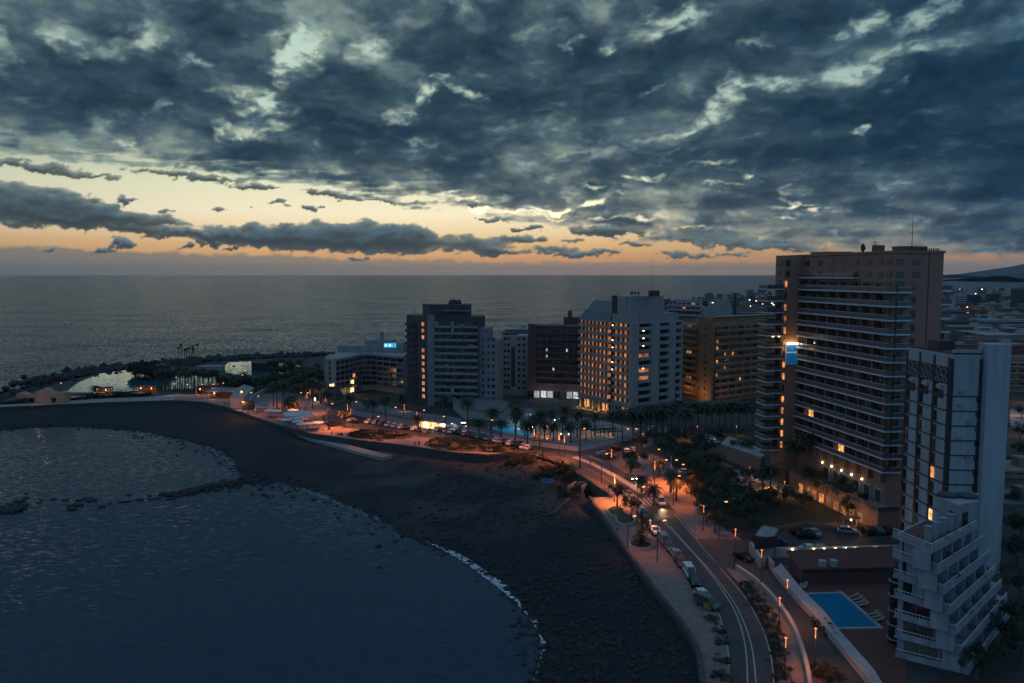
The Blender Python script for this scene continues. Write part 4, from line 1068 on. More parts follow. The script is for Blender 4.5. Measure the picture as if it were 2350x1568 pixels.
# ------------------------------------------------------------------ white hotel with glowing orange bays
M_HW = mat("hotel_white", (0.26, 0.25, 0.245), 0.75, noise_scale=0.5, noise_amt=0.25, stretch=(1.4, 1.4, .14))
M_MANS = mat("metal_mansard", (0.12, 0.14, 0.16), 0.45, metal=0.3, noise_scale=0.8, noise_amt=0.3, stretch=(4, 4, .1))
def orange_hotel():
    root = building("hotel", "white beach hotel with rows of glowing orange balconies and a mansard roof", "hotel")
    A, B, C = Vector((27.7, 330)), Vector((45.2, 300)), Vector((68.0, 316)); D = A + (C - B)
    fh = 2.9; top = 40.2
    body = ccw([tuple(v) for v in (A, B, C, D)])
    prism_obj("wall", poly_off(body, -1.2), 8.5, top, M_HW, root)
    prism_obj("base_wall", poly_off(body, -2.2), 4, 8.5, M_CONC, root)
    f1, f2 = Face(A, B), Face(B, C)
    L1 = f1.L; slot0, slot1 = L1 * .60, L1 * .665
    i1 = Face(f1.pt(0, -1.2), f1.pt(L1, -1.2)); i2 = Face(f2.pt(0, -1.2), f2.pt(f2.L, -1.2))
    specs = []
    b = MB(); f1.box(b, slot0, slot1, -1.19, -.9, 8.5, top + 3); b.build("dark_slot", M_BAND, root)
    for k in range(11):
        z = 9.0 + fh * k - .05
        for u0, u1 in ((0, slot0), (slot1, L1)):
            balcony_run(root, i1, u0, u1, z, 1.5, .25, 1.1, M_HW, M_HW, solid=True)
            n = 8 if u0 == 0 else 4
            for i in range(n):
                u = u0 + (u1 - u0) * (i + .5) / n
                specs.append((i1, u, z + .05, (u1 - u0) / n - .35, 2.35, M_WARM3, .0))  # emissive panels stand in for balcony lamp glow on the recess wall
        # right face: two recessed balcony columns, blank white piers between
        for u, w in ((7.2, 6.4), (17.6, 5.0), (25.4, 2.6)):
            balcony_run(root, i2, u - w / 2, u + w / 2, z, 1.4, .25, 1.1, M_HW, M_HW, solid=True)
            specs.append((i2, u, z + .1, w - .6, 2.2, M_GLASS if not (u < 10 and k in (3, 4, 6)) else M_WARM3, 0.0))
        if k in (4, 7, 8, 9, 10):
            b = MB(); i2.box(b, 7.0, 7.25, 0, .5, z + 2.3, z + 2.5); b.build("balcony_lamp", M_BULB, root)
    for k in range(3, 11):
        b = MB(); f1.box(b, (slot0 + slot1) / 2 - .12, (slot0 + slot1) / 2 + .12, -.9, -.6, 10 + fh * k, 10.25 + fh * k)
        if k % 3: b.build("stair_lamp", M_BULB, root)
    # white piers of the right face
    for (a, c) in ((0, 3.9), (10.5, 15.0), (20.2, 24.0), (26.8, f2.L)):
        b = MB(); f2.box(b, a + .01, c, -1.19, .02, 8.5, top); b.build("pier", M_HW, root)
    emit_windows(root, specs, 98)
    b = MB()
    for i in range(1, 8): u = slot0 * i / 8; i1.box(b, u - .1, u + .1, 0, 1.1, 8.5, top)
    for i in range(1, 4): u = slot1 + (L1 - slot1) * i / 4; i1.box(b, u - .1, u + .1, 0, 1.1, 8.5, top)
    b.build("bay_divider", M_OCHRED, root, kind="stuff", label="brown fins between the lit bays")
    b = MB(); b.prism(poly_off(body, .02), top, top + .5); b.build("cornice", M_HW, root)
    # mansard over the left part
    def mans(u0, u1, z0, z1, i0, i1_, name):
        b = MB(); P0 = [f1.pt(u0, -i0), f1.pt(u1, -i0), f1.pt(u1, -14), f1.pt(u0, -14)]; P1 = [f1.pt(u0 + (i1_ - i0) * .6, -i1_), f1.pt(u1, -i1_), f1.pt(u1, -13), f1.pt(u0 + (i1_ - i0) * .6, -13)]
        vs = [(p.x, p.y, z0) for p in P0] + [(p.x, p.y, z1) for p in P1]
        b.mesh(vs, [(0, 1, 5, 4), (1, 2, 6, 5), (2, 3, 7, 6), (3, 0, 4, 7), (4, 5, 6, 7)]); b.build(name, M_MANS, root)
    mans(.3, slot0, top + .5, top + 4.2, .3, 2.2, "mansard_roof"); mans(2.2, slot0, top + 4.2, top + 8.2, 2.4, 5.0, "upper_roof")
    b = MB(); b.prism([tuple(f1.pt(slot0, -1.5)), tuple(f1.pt(L1 - 5, -1.5)), tuple(f1.pt(L1 - 5 , -20)), tuple(f1.pt(slot0, -20))], top + .5, top + 10.4)
    b.build("roof_block", M_HW, root)
    b = MB(); b.prism([tuple(f1.pt(slot0 - .05, -1.2)), tuple(f1.pt(slot0 + 2.8, -1.2)), tuple(f1.pt(slot0 + 2.8, -1.9)), tuple(f1.pt(slot0 - .05, -1.9))], top + .5, top + 10.6); b.build("dark_shaft", M_BAND, root)
    b = MB(); b.prism([tuple(f2.pt(1, -2)), tuple(f2.pt(f2.L - 1, -2)), tuple(f2.pt(f2.L - 1, -12)), tuple(f2.pt(1, -12))], top + .5, top + 3.6); b.build("penthouse", M_HW, root)
    for (u, o_, r) in ((L1 * .78, -6, 1.0), (L1 * .84, -6, .6), (L1 * .9, -6, .6)):
        p = f1.pt(u, o_); b = MB(); b.cyl(p.x, p.y, top + 10.4, top + 11.2, .12, n=5); b.cyl(p.x, p.y, top + 11.2, top + 12.2, r * .8, r * .5, 8); b.build("roof_fan", M_DARKM, root)
    p = f1.pt(L1 * .92, -12); b = MB(); b.cyl(p.x, p.y, top + 10.4, top + 22, .1, .04, 5); b.build("antenna", M_DARKM, root)
    p = f1.pt(L1 * .95, -12); b = MB(); b.box(p.x - 2, p.x + 2, p.y - 1, p.y + 1, top + 10.4, top + 12.6); b.build("plant_box", M_DARKM, root)
    # ground floor: columns lit from below
    for i in range(8):
        u = 1.0 + i * 4.3; p = f1.pt(u, -.4); b = MB(); b.box(-.3, .3, -.3, .3, 4, 8.5, Matrix.Translation((p.x, p.y, 0))); b.build("column", M_HW, root)
        if i < 5:
            q_ = f1.pt(u, .9); lamp((q_.x, q_.y, 4.6), 210, (1, .55, .16), .15)
    for i in range(8):
        window(root, Face(f1.pt(0, -2.2), f1.pt(L1, -2.2)), 3 + i * 4.2, 4.2, 3.2, 3.2, M_GLASS if i % 3 else M_WARM2, 0)
    b = MB(); f1.box(b, 0, L1, -1.2, .9, 8.1, 8.5); b.build("canopy", M_HW, root)
    return root
orange_hotel()

# ------------------------------------------------------------------ dark residential tower with lit stair
M_RES = mat("grey_concrete_facade", (0.20, 0.205, 0.21), 0.85, noise_scale=0.25, noise_amt=0.25)
M_RESD = mat("dark_facade", (0.05, 0.055, 0.065), 0.8, noise_scale=0.3, noise_amt=0.3)
def residential():
    root = building("apartment_tower", "dark grey apartment tower with one column of lit orange stair landings", "tower")
    A = Vector(gx(934, 800, 348)); B = Vector(gx(981, 800, 331)); C = Vector(gx(1097, 800, 328)); fh = 2.78
    back = (C - B); n = Vector((-back.y, back.x)).normalized()
    if n.y < 0: n = -n
    D = C + n * 17
    z1 = W(1097, 723, 328).z; zt = W(1000, 699, 335).z
    prism_obj("wall", ccw([tuple(v) for v in (A, B, C, D, A + n * 8)]), 4, z1 - 1, M_RESD, root)
    f1, f2 = Face(A, B), Face(B, C)
    specs = []
    nf = int((z1 - 5) / fh)
    for k in range(nf):
        z = 6.5 + fh * k
        if k < nf - 1:
            balcony_run(root, f2, 3.2, f2.L, z, 1.5, .22, .95, M_RES, M_RES, solid=True)
            for i in range(4): specs.append((f2, 5.0 + i * (f2.L - 6) / 4 + (rnd.random() - .5), z + .1, rnd.choice((1.6, 2.4, 2.8)), 1.9, rnd.choice((M_GLASS, M_GLASS, M_GLASS2)), 0.0))
            balcony_run(root, Face(f1.pt(0), f1.pt(f1.L * .55)), .1, f1.L * .5, z, 1.0, .2, .9, M_RESD, M_RESD, solid=True)
        m = M_WARM2 if (k not in (8, 14, 15)) else M_GLASS
        if k == nf - 1 or z > z1 - 3: continue
        specs.append((f1, f1.L * .80, z + .35, 2.2 * .9, 1.6, m, 0.02))
    emit_windows(root, specs, 98)
    for k in range(nf - 1):
        for i in range(5):
            if rnd.random() < .5: continue
            u = 3.6 + i * (f2.L - 5) / 5 + rnd.uniform(0, .8); w = rnd.uniform(1.0, 2.6); t = rnd.random()
            b = MB(); f2.box(b, u, u + w, 1.25 if t < .6 else .3, 1.5 if t < .6 else .8, 6.5 + fh * k + (.96 if t < .6 else .02), 6.5 + fh * k + (2.5 if t < .6 else 1.4))
            b.build("enclosed_balcony" if t < .6 else "balcony_screen", (M_GLASS2, M_HW, M_RESD, M_OCHRED)[int(t * 39) % 4], root)
    b = MB(); f2.box(b, 0.02, 3.1, -.1, .35, 4, z1); b.build("pier", M_RES, root)
    b = MB(); b.prism(ccw([tuple(v) for v in (f2.pt(.5, -1), f2.pt(f2.L - 5, -1), f2.pt(f2.L - 5, -12), f2.pt(-5, -12))]), z1 - 1, zt); b.build("penthouse", M_RESD, root)
    b = MB(); b.prism(ccw([tuple(v) for v in (f2.pt(6, .5), f2.pt(f2.L - 3.5, .5), f2.pt(f2.L - 3.5, -6), f2.pt(6, -6))]), zt - 2.6, zt - 2.2); b.build("roof_canopy", M_RES, root)
    c = f2.pt(8, -6); roof_kit(root, c, zt, 7, 5, 5, M_RESD)
    # lower wing at the right
    E = Vector(gx(1142, 800, 326)); f3 = Face(C + n * 1.5, E + n * 1.5); z2 = W(1142, 783, 326).z
    prism_obj("wing_wall", ccw([tuple(v) for v in (C + n * 1.5, E + n * 1.5, E + n * 15, C + n * 15)]), 4, z2, M_RES, root)
    prism_obj("wing_wall", ccw([tuple(v) for v in (C + n * 1.6, f3.pt(f3.L * .5), f3.pt(f3.L * .5) + n * 12, C + n * 13)]), z2, z2 + 5, M_RES, root)
    sp = []
    for k in range(10):
        for u in (2.0, 4.2, 6.3): sp.append((f3, u, 6.6 + fh * k, .9 if u < 5 else 1.3, 1.2, M_GLASS if (k + u) % 5 else M_GLASS2, 0.0))
    emit_windows(root, sp, 30, "wing_window")
    return root
residential()

# ------------------------------------------------------------------ low curved white hotel with blue lit roof sign
def curved_hotel():
    root = building("hotel", "low white curved hotel with square bays and a small blue roof sign", "hotel")
    pts = [gx(745, 850, 358), gx(769, 850, 352), gx(800, 850, 362), gx(829, 850, 376), (0, 0), gx(880, 850, 372), gx(927, 850, 364)]
    pts[4] = gx(853, 850, 378)
    z0, fh, nf = 6.2, 2.42, 6
    ztop = z0 + fh * nf + .8
    foot = [V2(p) for p in pts] + [V2(pts[-1]) + Vector((5, 16)), V2(pts[3]) + Vector((3, 16)), V2(pts[0]) + Vector((-1, 14))]
    prism_obj("wall", ccw([tuple(v) for v in foot]), 4, ztop, M_HW, root)
    specs = []
    fcs = [Face(pts[i], pts[i + 1]) for i in range(6)]
    for fi, fc in enumerate(fcs):
        n = max(1, round(fc.L / 3.9)) if fi else 1
        for k in range(nf):
            for i in range(n):
                u = fc.L * (i + .5) / n; w = fc.L / n - .55 if fi else 1.6
                m = M_GLASS
                if (fi, k, i) in ((2, 2, 1),): m = M_WARM2
                if (fi, k, i) == (5, 3, 1): m = M_WARM3
                specs.append((fc, u, z0 + fh * k + .45, w, fh - .8, m, -.04))
        b = MB()
        for k in range(nf + 1): fc.box(b, 0, fc.L, 0, .45, z0 + fh * k - .02, z0 + fh * k + .3)
        for i in range(n + 1): fc.box(b, max(fc.L * i / n - .14, 0.01), min(fc.L * i / n + .14, fc.L - .01), 0, .42, z0 + .3, z0 + fh * nf - .03)
        b.build("facade_grid", M_HW, root)
    emit_windows(root, specs, 98)
    # set-back roof storeys, funnel and sign
    zr = ztop
    def pen(x0, x1, Y, h, zb, name, m=M_HW, dy=8):
        a, c = V2(gx(x0, 800, Y)), V2(gx(x1, 800, Y)); b = MB(); b.prism([tuple(a), tuple(c), (c.x + 1, c.y + dy), (a.x + 1, a.y + dy)], zb, zb + h); return b.build(name, m, root)
    pen(774, 925, 382, 3.2, zr, "set_back_storey"); pen(838, 900, 385, 5.6, zr, "upper_storey", M_CONC); pen(880, 925, 380, 4.8, zr, "lift_housing")
    a = V2(gx(876.5, 800, 388)); b = MB(); b.box(a.x - .9, a.x + .9, a.y, a.y + 2, zr + 5, zr + 9.6); b.build("chimney", M_HW, root)
    for x in (866, 889): a = V2(gx(x, 800, 388)); b = MB(); b.cyl(a.x, a.y, zr + 5, zr + 6.6, .7, .4, 8); b.build("roof_fan", M_CONC, root)
    # three blue lit squares with emblems
    mB = emis("sign_blue", (0.10, 0.60, 0.95), 1.0, (.1, .3, .5)); mW = emis("sign_white", (.75, .97, 1.0), 1.6, (.8, .8, .8))
    f = Face(gx(881, 790, 378), gx(909, 790, 378)); zs = W(881, 792.5, 378).z
    for i in range(3):
        u = f.L * (i + .5) / 3
        b = MB(); f.box(b, u - .88, u + .88, 0, .3, zs - .95, zs + .85); s = b.build("sign_box", mB, root)
        t = MB()
        if i == 1:
            f.box(t, u - .42, u - .22, .31, .36, zs - .6, zs + .5); f.box(t, u + .22, u + .42, .31, .36, zs - .6, zs + .5); f.box(t, u - .22, u + .22, .31, .36, zs - .15, zs + .05)
        elif i == 0:
            for q in range(8):
                an = q * math.pi / 4; f.box(t, u + .42 * math.cos(an) - .11, u + .42 * math.cos(an) + .11, .31, .36, zs - .05 + .42 * math.sin(an) - .11, zs - .05 + .42 * math.sin(an) + .11)
            f.box(t, u - .16, u + .16, .31, .36, zs - .2, zs + .1)
        else:
            pts_ = [f.M(u + .5 * math.cos(a_), zs - .05 + .5 * math.sin(a_), .34) @ Vector((0, 0, 0)) for a_ in [q * 6.283 / 16 for q in range(17)]]
            t.tube(pts_, .09, 4); f.box(t, u - .3, u + .3, .31, .36, zs - .12, zs + .05)
        t.build("emblem", mW if i < 2 else mat("emblem_dark", (.02, .16, .25), .6), s)
    # lit restaurant wing in front: two glowing floors over a thatched bar
    A, B = V2(gx(756, 895, 350)), V2(gx(812, 895, 366))
    fr = Face(A, B)
    prism_obj("restaurant_wall", ccw([tuple(A), tuple(B), (B.x + 1, B.y + 10), (A.x + 1, A.y + 10)]), 4, 11.2, M_HW, root)
    for z, h in ((8.6, 1.9), (4.9, 2.0)):
        for i in range(7): window(root, fr, fr.L * (i + .5) / 7, z, fr.L / 7 - .25, h, M_BRIGHT, .0)
    b = MB(); fr.box(b, -.5, fr.L + .3, .2, 2.2, 7.6, 7.9); fr.box(b, -.5, fr.L + .3, .2, 2.2, 10.9, 11.3); b.build("canopy", M_HW, root)
    for t in (.2, .5, .8): p = fr.pt(fr.L * t, 3.0); lamp((p.x, p.y, 6.6), 130, (1, .62, .25), .3)
    return root
curved_hotel()
def thatched_bar():
    root = building("thatched_bar", "dark thatched bar with a bright white lit gable beside the plaza", "bar")
    A, B = V2(gx(734, 930, 338)), V2(gx(768, 935, 330)); c = (A + B) / 2 + Vector((1, 6))
    b = MB(); rr = [A, B, B + Vector((2, 11)), A + Vector((2, 11))]
    b.mesh([(p.x, p.y, 6.4) for p in rr] + [(c.x - 2, c.y + 1, 10.8), (c.x + 2, c.y + 1, 10.8)], [(0, 1, 5, 4), (1, 2, 5), (2, 3, 4, 5), (3, 0, 4)])
    b.build("thatched_roof", mat("thatch", (.055, .045, .03), .95, noise_scale=3, noise_amt=.5), root)
    prism_obj("wall", poly_off(ccw([tuple(v) for v in rr]), -1), 4, 6.4, M_WALLW, root)
    f = Face(A + Vector((-.8, 5)), A); b = MB(); f.box(b, 0, f.L, 0.0, .2, 4, 8.5); b.build("gable", M_WALLW, root)
    p = f.pt(f.L * .5, 2.5); lamp((p.x, p.y, 6), 230, (1, .72, .36), .3)
    b = MB(); b.box(A.x - 2.6, A.x - 2.3, A.y + 1.4, A.y + 1.7, 5, 6); b.build("lamp", M_BULB, root)
thatched_bar()

# ------------------------------------------------------------------ red-brown blocks between the towers
M_BRICK = mat("red_render", (0.11, 0.065, 0.062), 0.85, noise_scale=0.3, noise_amt=0.25)
M_ORB = mat("orange_brown_render", (0.27, 0.145, 0.08), 0.85, noise_scale=0.2, noise_amt=0.25)
def red_block():
    root = building("apartment_block", "dark red apartment block with a bright lit ground floor, left of the glowing hotel", "building")
    A, B = V2(gx(1213, 800, 352)), V2(gx(1335, 800, 346)); f = Face(A, B); zt = W(1213, 748, 352).z
    prism_obj("wall", ccw([tuple(A), tuple(B), (B.x + 2, B.y + 15), (A.x + 2, A.y + 15)]), 4, zt, M_BRICK, root)
    sp = []
    for k in range(9):
        z = 10.2 + 2.85 * k
        if z > zt - 2: break
        balcony_run(root, f, 4.0, f.L - .2, z, 1.3, .22, .9, M_BRICK, M_BRICK, solid=True)
        for i in range(6):
            m = rnd.choice((M_GLASS, M_GLASS, M_GLASS2))
            if (k, i) in ((5, 1), (4, 1), (2, 2), (5, 4)): m = M_COOLLIT
            sp.append((f, 5.3 + i * 3.0, z + .15, 1.7 if m is not M_COOLLIT else .7, 1.9, m, 0))
    emit_windows(root, sp, 98)
    b = MB(); f.box(b, 0, 3.9, 0, 1.0, 4, zt + 1); b.build("stair_tower", M_BRICK, root)
    b = MB(); f.box(b, 4, f.L, -.1, .6, zt, zt + .8); b.build("cornice", M_RES, root)
    a = V2(gx(1300, 740, 356)); b = MB(); b.box(a.x - 1, a.x + 9, a.y, a.y + 6, zt, zt + 3.4); b.box(a.x + .8, a.x + 2.6, a.y + 1, a.y + 3, zt + 3.4, zt + 6.4); b.build("lift_housing", M_BRICK, root)
    for i in range(8): window(root, f, 1.2 + i * 2.9, 4.6, 2.3, 3.0, M_COOLLIT if i in (1, 2, 3, 6, 7) else M_GLASS, 1.3 if i < 2 else .3)
    for t in (.25, .5, .85): p = f.pt(f.L * t, 4); lamp((p.x, p.y, 7.5), 160, (.85, .93, 1.0), .3)
red_block()
def pale_block():
    root = building("apartment_block", "small pale block with a dark vertical stripe between the grey tower and red block", "building")
    A, B = V2(gx(1153, 800, 362)), V2(gx(1214, 800, 358)); f = Face(A, B); zt = W(1153, 770, 362).z
    prism_obj("wall", ccw([tuple(A), tuple(B), (B.x + 2, B.y + 12), (A.x + 2, A.y + 12)]), 4, zt, mat("pale_pink_render", (.36, .30, .29), .85, noise_scale=.3, noise_amt=.2), root)
    b = MB(); f.box(b, 4.2, 6.0, 0, .05, 8, zt - 5); b.build("dark_stripe", M_BRICK, root)
    sp = [(f, u, 7 + 2.8 * k, 1.1, 1.1, M_GLASS, 0) for k in range(9) for u in (1.2, 2.9, 8.0, 10.2) if 7 + 2.8 * k < zt - 1.5]
    emit_windows(root, sp, 60)
    b = MB(); b.box(A.x, A.x + 7, A.y + 1, A.y + 6, zt, zt + 1.2); b.build("roof", M_BRICK, root)
pale_block()
def orange_block():
    root = building("apartment_block", "orange brown apartment block with long dark balconies behind the palms", "building")
    P0, P1 = V2(gx(1603, 830, 345)), V2(gx(1634, 830, 336)); Lw = V2(gx(1560, 830, 358)); Rr = V2(gx(1800, 830, 366))
    zt = W(1605, 731, 342).z
    n = Vector((2, 16))
    prism_obj("wall", ccw([tuple(P0 + n * .3), tuple(P1), tuple(Rr), tuple(Rr + n), tuple(P0 + n)]), 4, zt - 1.5, M_ORB, root)
    prism_obj("wing_wall", ccw([tuple(Lw), tuple(P0), tuple(P0 + n * .9), tuple(Lw + n * .9)]), 4, zt - 3.2, M_ORB, root)
    prism_obj("pier", ccw([tuple(P0), tuple(P1), tuple(P1 + n * .4), tuple(P0 + n * .4)]), 4, zt, M_ORB, root)
    f, fl, fp = Face(P1, Rr), Face(Lw, P0), Face(P0, P1)
    sp = []
    for k in range(12):
        z = 6.3 + 2.85 * k
        if z > zt - 3: break
        balcony_run(root, f, 1.2, f.L - .5, z, 1.4, .22, .95, M_ORB, M_ORB, solid=True)
        balcony_run(root, fl, .5, fl.L - .6, z, 1.2, .22, .95, M_ORB, M_ORB, solid=True)
        for i in range(6):
            m = rnd.choice((M_GLASS, M_GLASS, M_GLASS2))
            if (k, i) in ((7, 0), (6, 1), (5, 0), (8, 0), (4, 1), (6, 2), (3, 0), (2, 3)): m = M_WARM2
            sp.append((f, 3.2 + i * 5.2, z + .15, 3.6 if m is not M_WARM2 else .9, 1.9, m, 0))
        sp.append((fl, fl.L * .5, z + .15, 3.4, 1.9, M_GLASS if k % 4 != 2 else M_WARM3, 0)); sp.append((fp, fp.L * .5, z + .4, .9, 1.0, M_GLASS, 0))
    emit_windows(root, sp, 98)
    b = MB(); b.prism(ccw([tuple(f.pt(3, -2)), tuple(f.pt(f.L - 4, -2)), tuple(f.pt(f.L - 4, -9)), tuple(f.pt(3, -9))]), zt - 1.5, zt + .6); b.build("roof_storey", M_ORB, root)
    b = MB(); b.prism(ccw([tuple(f.pt(4, -1)), tuple(f.pt(f.L - 2, -1)), tuple(f.pt(f.L - 2, -4)), tuple(f.pt(4, -4))]), zt + .6, zt + .9); b.build("roof_canopy", M_HW, root)
    for t in (.1, .35): p = fp.pt(fp.L * .5, 3 + t * 8); lamp((p.x, p.y, 6 + t * 10), 260, (1, .5, .18), .4)
    p = fl.pt(fl.L * .6, 4); lamp((p.x, p.y, 9), 220, (1, .5, .18), .4)
    p = f.pt(6, 7); lamp((p.x, p.y, 10), 130, (1, .5, .18), .4)
orange_block()
def white_terraces():
    root = building("apartment_block", "white flat-roofed block with open roof terraces behind the orange block", "building")
    A, B = V2(gx(1533, 720, 430)), V2(gx(1612, 720, 418)); f = Face(A, B)
    for k, (zt_, ins) in enumerate(((703, 0), (712, 0), (724, 0))):
        z = W(1560, zt_, 424).z
        balcony_run(root, f, 0, f.L, z, 1.6, .4, .9, M_HW, M_HW, solid=True)
    zt = W(1560, 700, 424).z
    prism_obj("wall", ccw([tuple(A), tuple(B), (B.x + 3, B.y + 16), (A.x + 3, A.y + 16)]), 4, zt - 3, M_RES, root)
    prism_obj("roof_slab", ccw([(A.x - .5, A.y - 1), (B.x, B.y - 1), (B.x + 3, B.y + 14), (A.x + 3, A.y + 14)]), zt - .3, zt + .2, M_HW, root)
    prism_obj("recessed_storey", ccw([(A.x + 4, A.y + 2), (B.x - 1, B.y + 2), (B.x + 2, B.y + 14), (A.x + 6, A.y + 14)]), zt - 3, zt - .3, M_GLASS, root)
    c1, c2 = V2(gx(1558, 700, 428)), V2(gx(1612, 700, 428)); b = MB(); b.prism([tuple(c1), tuple(c2), (c2.x, c2.y + 8), (c1.x, c1.y + 8)], zt + .2, zt + 2.8); b.build("penthouse", M_HW, root)
    for x in (1592, 1603): a = V2(gx(x, 690, 430)); b = MB(); b.cyl(a.x, a.y, zt + 2.8, zt + 4, .8, .5, 8); b.build("water_tank", M_DARKM, root)
    sp = [(f, 1.5 + i * 2.6, W(1560, yy, 424).z + .1, 1.6, 1.8, M_GLASS if (i, yy) not in ((3, 712), (5, 703)) else M_WARM2, 0) for i in range(7) for yy in (703, 712, 724)]
    emit_windows(root, sp, 30)
white_terraces()
def blue_roofed():
    root = building("apartment_block", "pale stepped building with roof masts beside a dark slim chimney", "building")
    A, B = V2(gx(1620, 710, 520)), V2(gx(1680, 710, 512))
    for (x0, x1, yt, dy) in ((1620, 1681, 707, 0), (1630, 1679, 697, 1), (1645, 1677, 689, 2), (1664, 1671, 682, 3)):
        a, c = V2(gx(x0, 700, 520)), V2(gx(x1, 700, 514)); z = W(1650, yt, 518).z
        prism_obj("tier", [(a.x, a.y + dy), (c.x, c.y + dy), (c.x + 2, c.y + 14), (a.x + 2, a.y + 14)], 4 if dy == 0 else W(1650, 708, 518).z, z, M_HW, root)
    for x, yt in ((1641, 686), (1646, 672), (1656, 685)):
        a = V2(gx(x, 700, 522)); b = MB(); b.cyl(a.x, a.y, W(x, 705, 522).z, W(x, yt, 522).z, .25, .12, 5); b.build("antenna", M_DARKM, root)
blue_roofed()
root = building("chimney_stack", "slim dark square chimney standing against the sea", "chimney")
a = V2(gx(1686, 690, 540)); b = MB(); b.box(a.x - 1, a.x + 1, a.y - 1, a.y + 1, 4, W(1686, 674, 540).z); b.build("shaft", M_DARKM, root)
b = MB(); b.box(a.x - 1.1, a.x + 1.1, a.y - 1.1, a.y + 1.1, W(1686, 674, 540).z, W(1686, 672, 540).z); b.build("cap", M_CONC, root)

# ------------------------------------------------------------------ low complex by the pools (white roofs, lit cafe) along the wall
M_ROOFG = mat('grey_flat_roof', (.13, .13, .135), .9, noise_scale=.5, noise_amt=.3)
def lowbox(name, label, px, z0, z1, m, cat, parts=None):
    root = building(name, label, cat)
    prism_obj("wall", ccw(pl(px)), z0, z1 - .35, m, root)
    b = MB(); b.prism(poly_off(ccw(pl(px)), .5), z1 - .345, z1); b.build("roof", M_ROOFG, root)
    return root
r_ = lowbox("pool_pavilion", "long low white pavilion with a lit glass cafe front behind the parked cars", [(805,952),(960,981),(1052,992),(1056,979),(965,966),(812,938)], 4, 7.0, M_WALLW, "pavilion")
f = Face(P(962, 982)[:2], P(1022, 989)[:2])
for i in range(6): window(r_, f, f.L * (i + .5) / 6, 4.3, f.L / 6 - .2, 2.2, M_BRIGHT, .02)
p = f.pt(f.L / 2, 2.5); lamp((p.x, p.y, 6.4), 130, (1, .8, .4), .3)
r_ = lowbox("service_building", "flat white roofed building at the foot of the grey tower", [(1065,962),(1150,967),(1165,945),(1100,935),(1040,940)], 4, 8.0, M_WALLW, "building")
r_ = lowbox("pool_house", "white pool house lit cool blue beside the turquoise pool", [(1150,978),(1205,985),(1240,962),(1200,955),(1150,960)], 4, 7.4, M_WALLW, "pool house")
p = P(1178, 986); lamp((p.x, p.y, 6.2), 260, (.35, .75, 1.0), .2)
p = P(1215, 972); lamp((p.x, p.y, 8.4), 120, (.35, .75, 1.0), .2)
p = P(1250, 978); lamp((p.x, p.y, 6.2), 130, (1, .6, .25), .2)
for i, (x, y) in enumerate(((1018, 979), (1042, 977), (1064, 975))):
    p = P(x, y - 6, 6.8); b = MB(); b.box(-.8, .8, -.12, .12, 0, .15); o = b.build("strip_light", emis("strip_white", (.85, .95, 1), 9), loc=(p.x, p.y - 1.5, 6.8), label="x", cat="light", group="white strip lights by the cafe")
    globals().setdefault("_st", []).append(o); lamp((p.x, p.y - 2.2, 6.6), 25, (.85, .95, 1))
label_row(_st, "{n} white strip light on the low cafe roof edge")
# pools of the middle hotels
M_POOL = water_mat("pool_water", (0.02, 0.30, 0.46), 0.05, 0.05, 0.8, 2.0)
def pool(px, lit, label, z=4.25, m=None, rim=.45):
    root = building("swimming_pool", label, "swimming pool")
    c = ccw(pl(px, z)); out = poly_off(c, rim)
    b = MB(); n = len(c)
    for i in range(n):
        j = (i + 1) % n; b.face([(*out[i], z + .03), (*out[j], z + .03), (*c[j], z + .03), (*c[i], z + .03)]); b.face([(*out[i], z - .4), (*out[j], z - .4), (*out[j], z + .03), (*out[i], z + .03)]); b.face([(*c[i], z + .03), (*c[j], z + .03), (*c[j], z - .3), (*c[i], z - .3)])
    b.build("pool_rim", M_WALLW, root)
    b = MB(); b.face([(*q_, z - .1) for q_ in c]); b.build("water", m or M_POOL, root)
    return root
mpl = water_mat("lit_pool_water", (0.01, 0.16, 0.26), 0.05, 0.05, 0.8, 2.0)
mpl.node_tree.nodes["Principled BSDF"].inputs["Emission Color"].default_value = (0.005, 0.28, 0.62, 1)
mpl.node_tree.nodes["Principled BSDF"].inputs["Emission Strength"].default_value = 0.18
pool([(1130,985),(1175,995),(1215,1003),(1225,993),(1180,983),(1140,978)], True, "turquoise pool behind the white balustrade, lit from under water", m=mpl)
mp2 = water_mat("dim_pool_water", (0.003, 0.10, 0.20), 0.05, 0.04, 0.8, 2.0)
mp2.node_tree.nodes["Principled BSDF"].inputs["Emission Color"].default_value = (0.0, 0.16, 0.42, 1)
mp2.node_tree.nodes["Principled BSDF"].inputs["Emission Strength"].default_value = 0.06
POOLZ = 4.6
sheet("pool_terrace", [(1775,1300),(2060,1275),(2080,1440),(2080,1580),(1990,1568),(1900,1450)], M_RED, 4)
pool([(1843,1364),(1930,1361),(2018,1439),(1911,1440)], True, "rectangular blue swimming pool on a red terrace beside the stepped building", m=mp2, z=4.3)
# white balustrade wall round the hotel pools
bw_ = pl([(1000,979),(1100,999),(1193,1018),(1262,1028),(1327,1036),(1380,1025),(1440,1012),(1530,992)])
root = building("balustrade_wall", "long white balustraded wall behind the parked cars and palms", "wall")
b = MB(); b.strip(bw_, .15, 4, 5.5); b.build("wall", mat("pink_white_wall", (.52, .44, .42), .8, noise_scale=.2, noise_amt=.15), root)
b = MB(); b.strip(bw_, .2, 6.1, 6.25); b.build("coping", M_WALLW, root)
b = MB()
for i in range(len(bw_) - 1):
    fc = Face(bw_[i], bw_[i + 1]); n = int(fc.L / .8)
    for k in range(n): q_ = fc.pt((k + .5) * fc.L / n); b.cyl(q_.x, q_.y, 5.5, 6.1, .13, n=5, cap=False)
b.build("balusters", M_WALLW, root, kind="stuff", label="row of small white balusters")
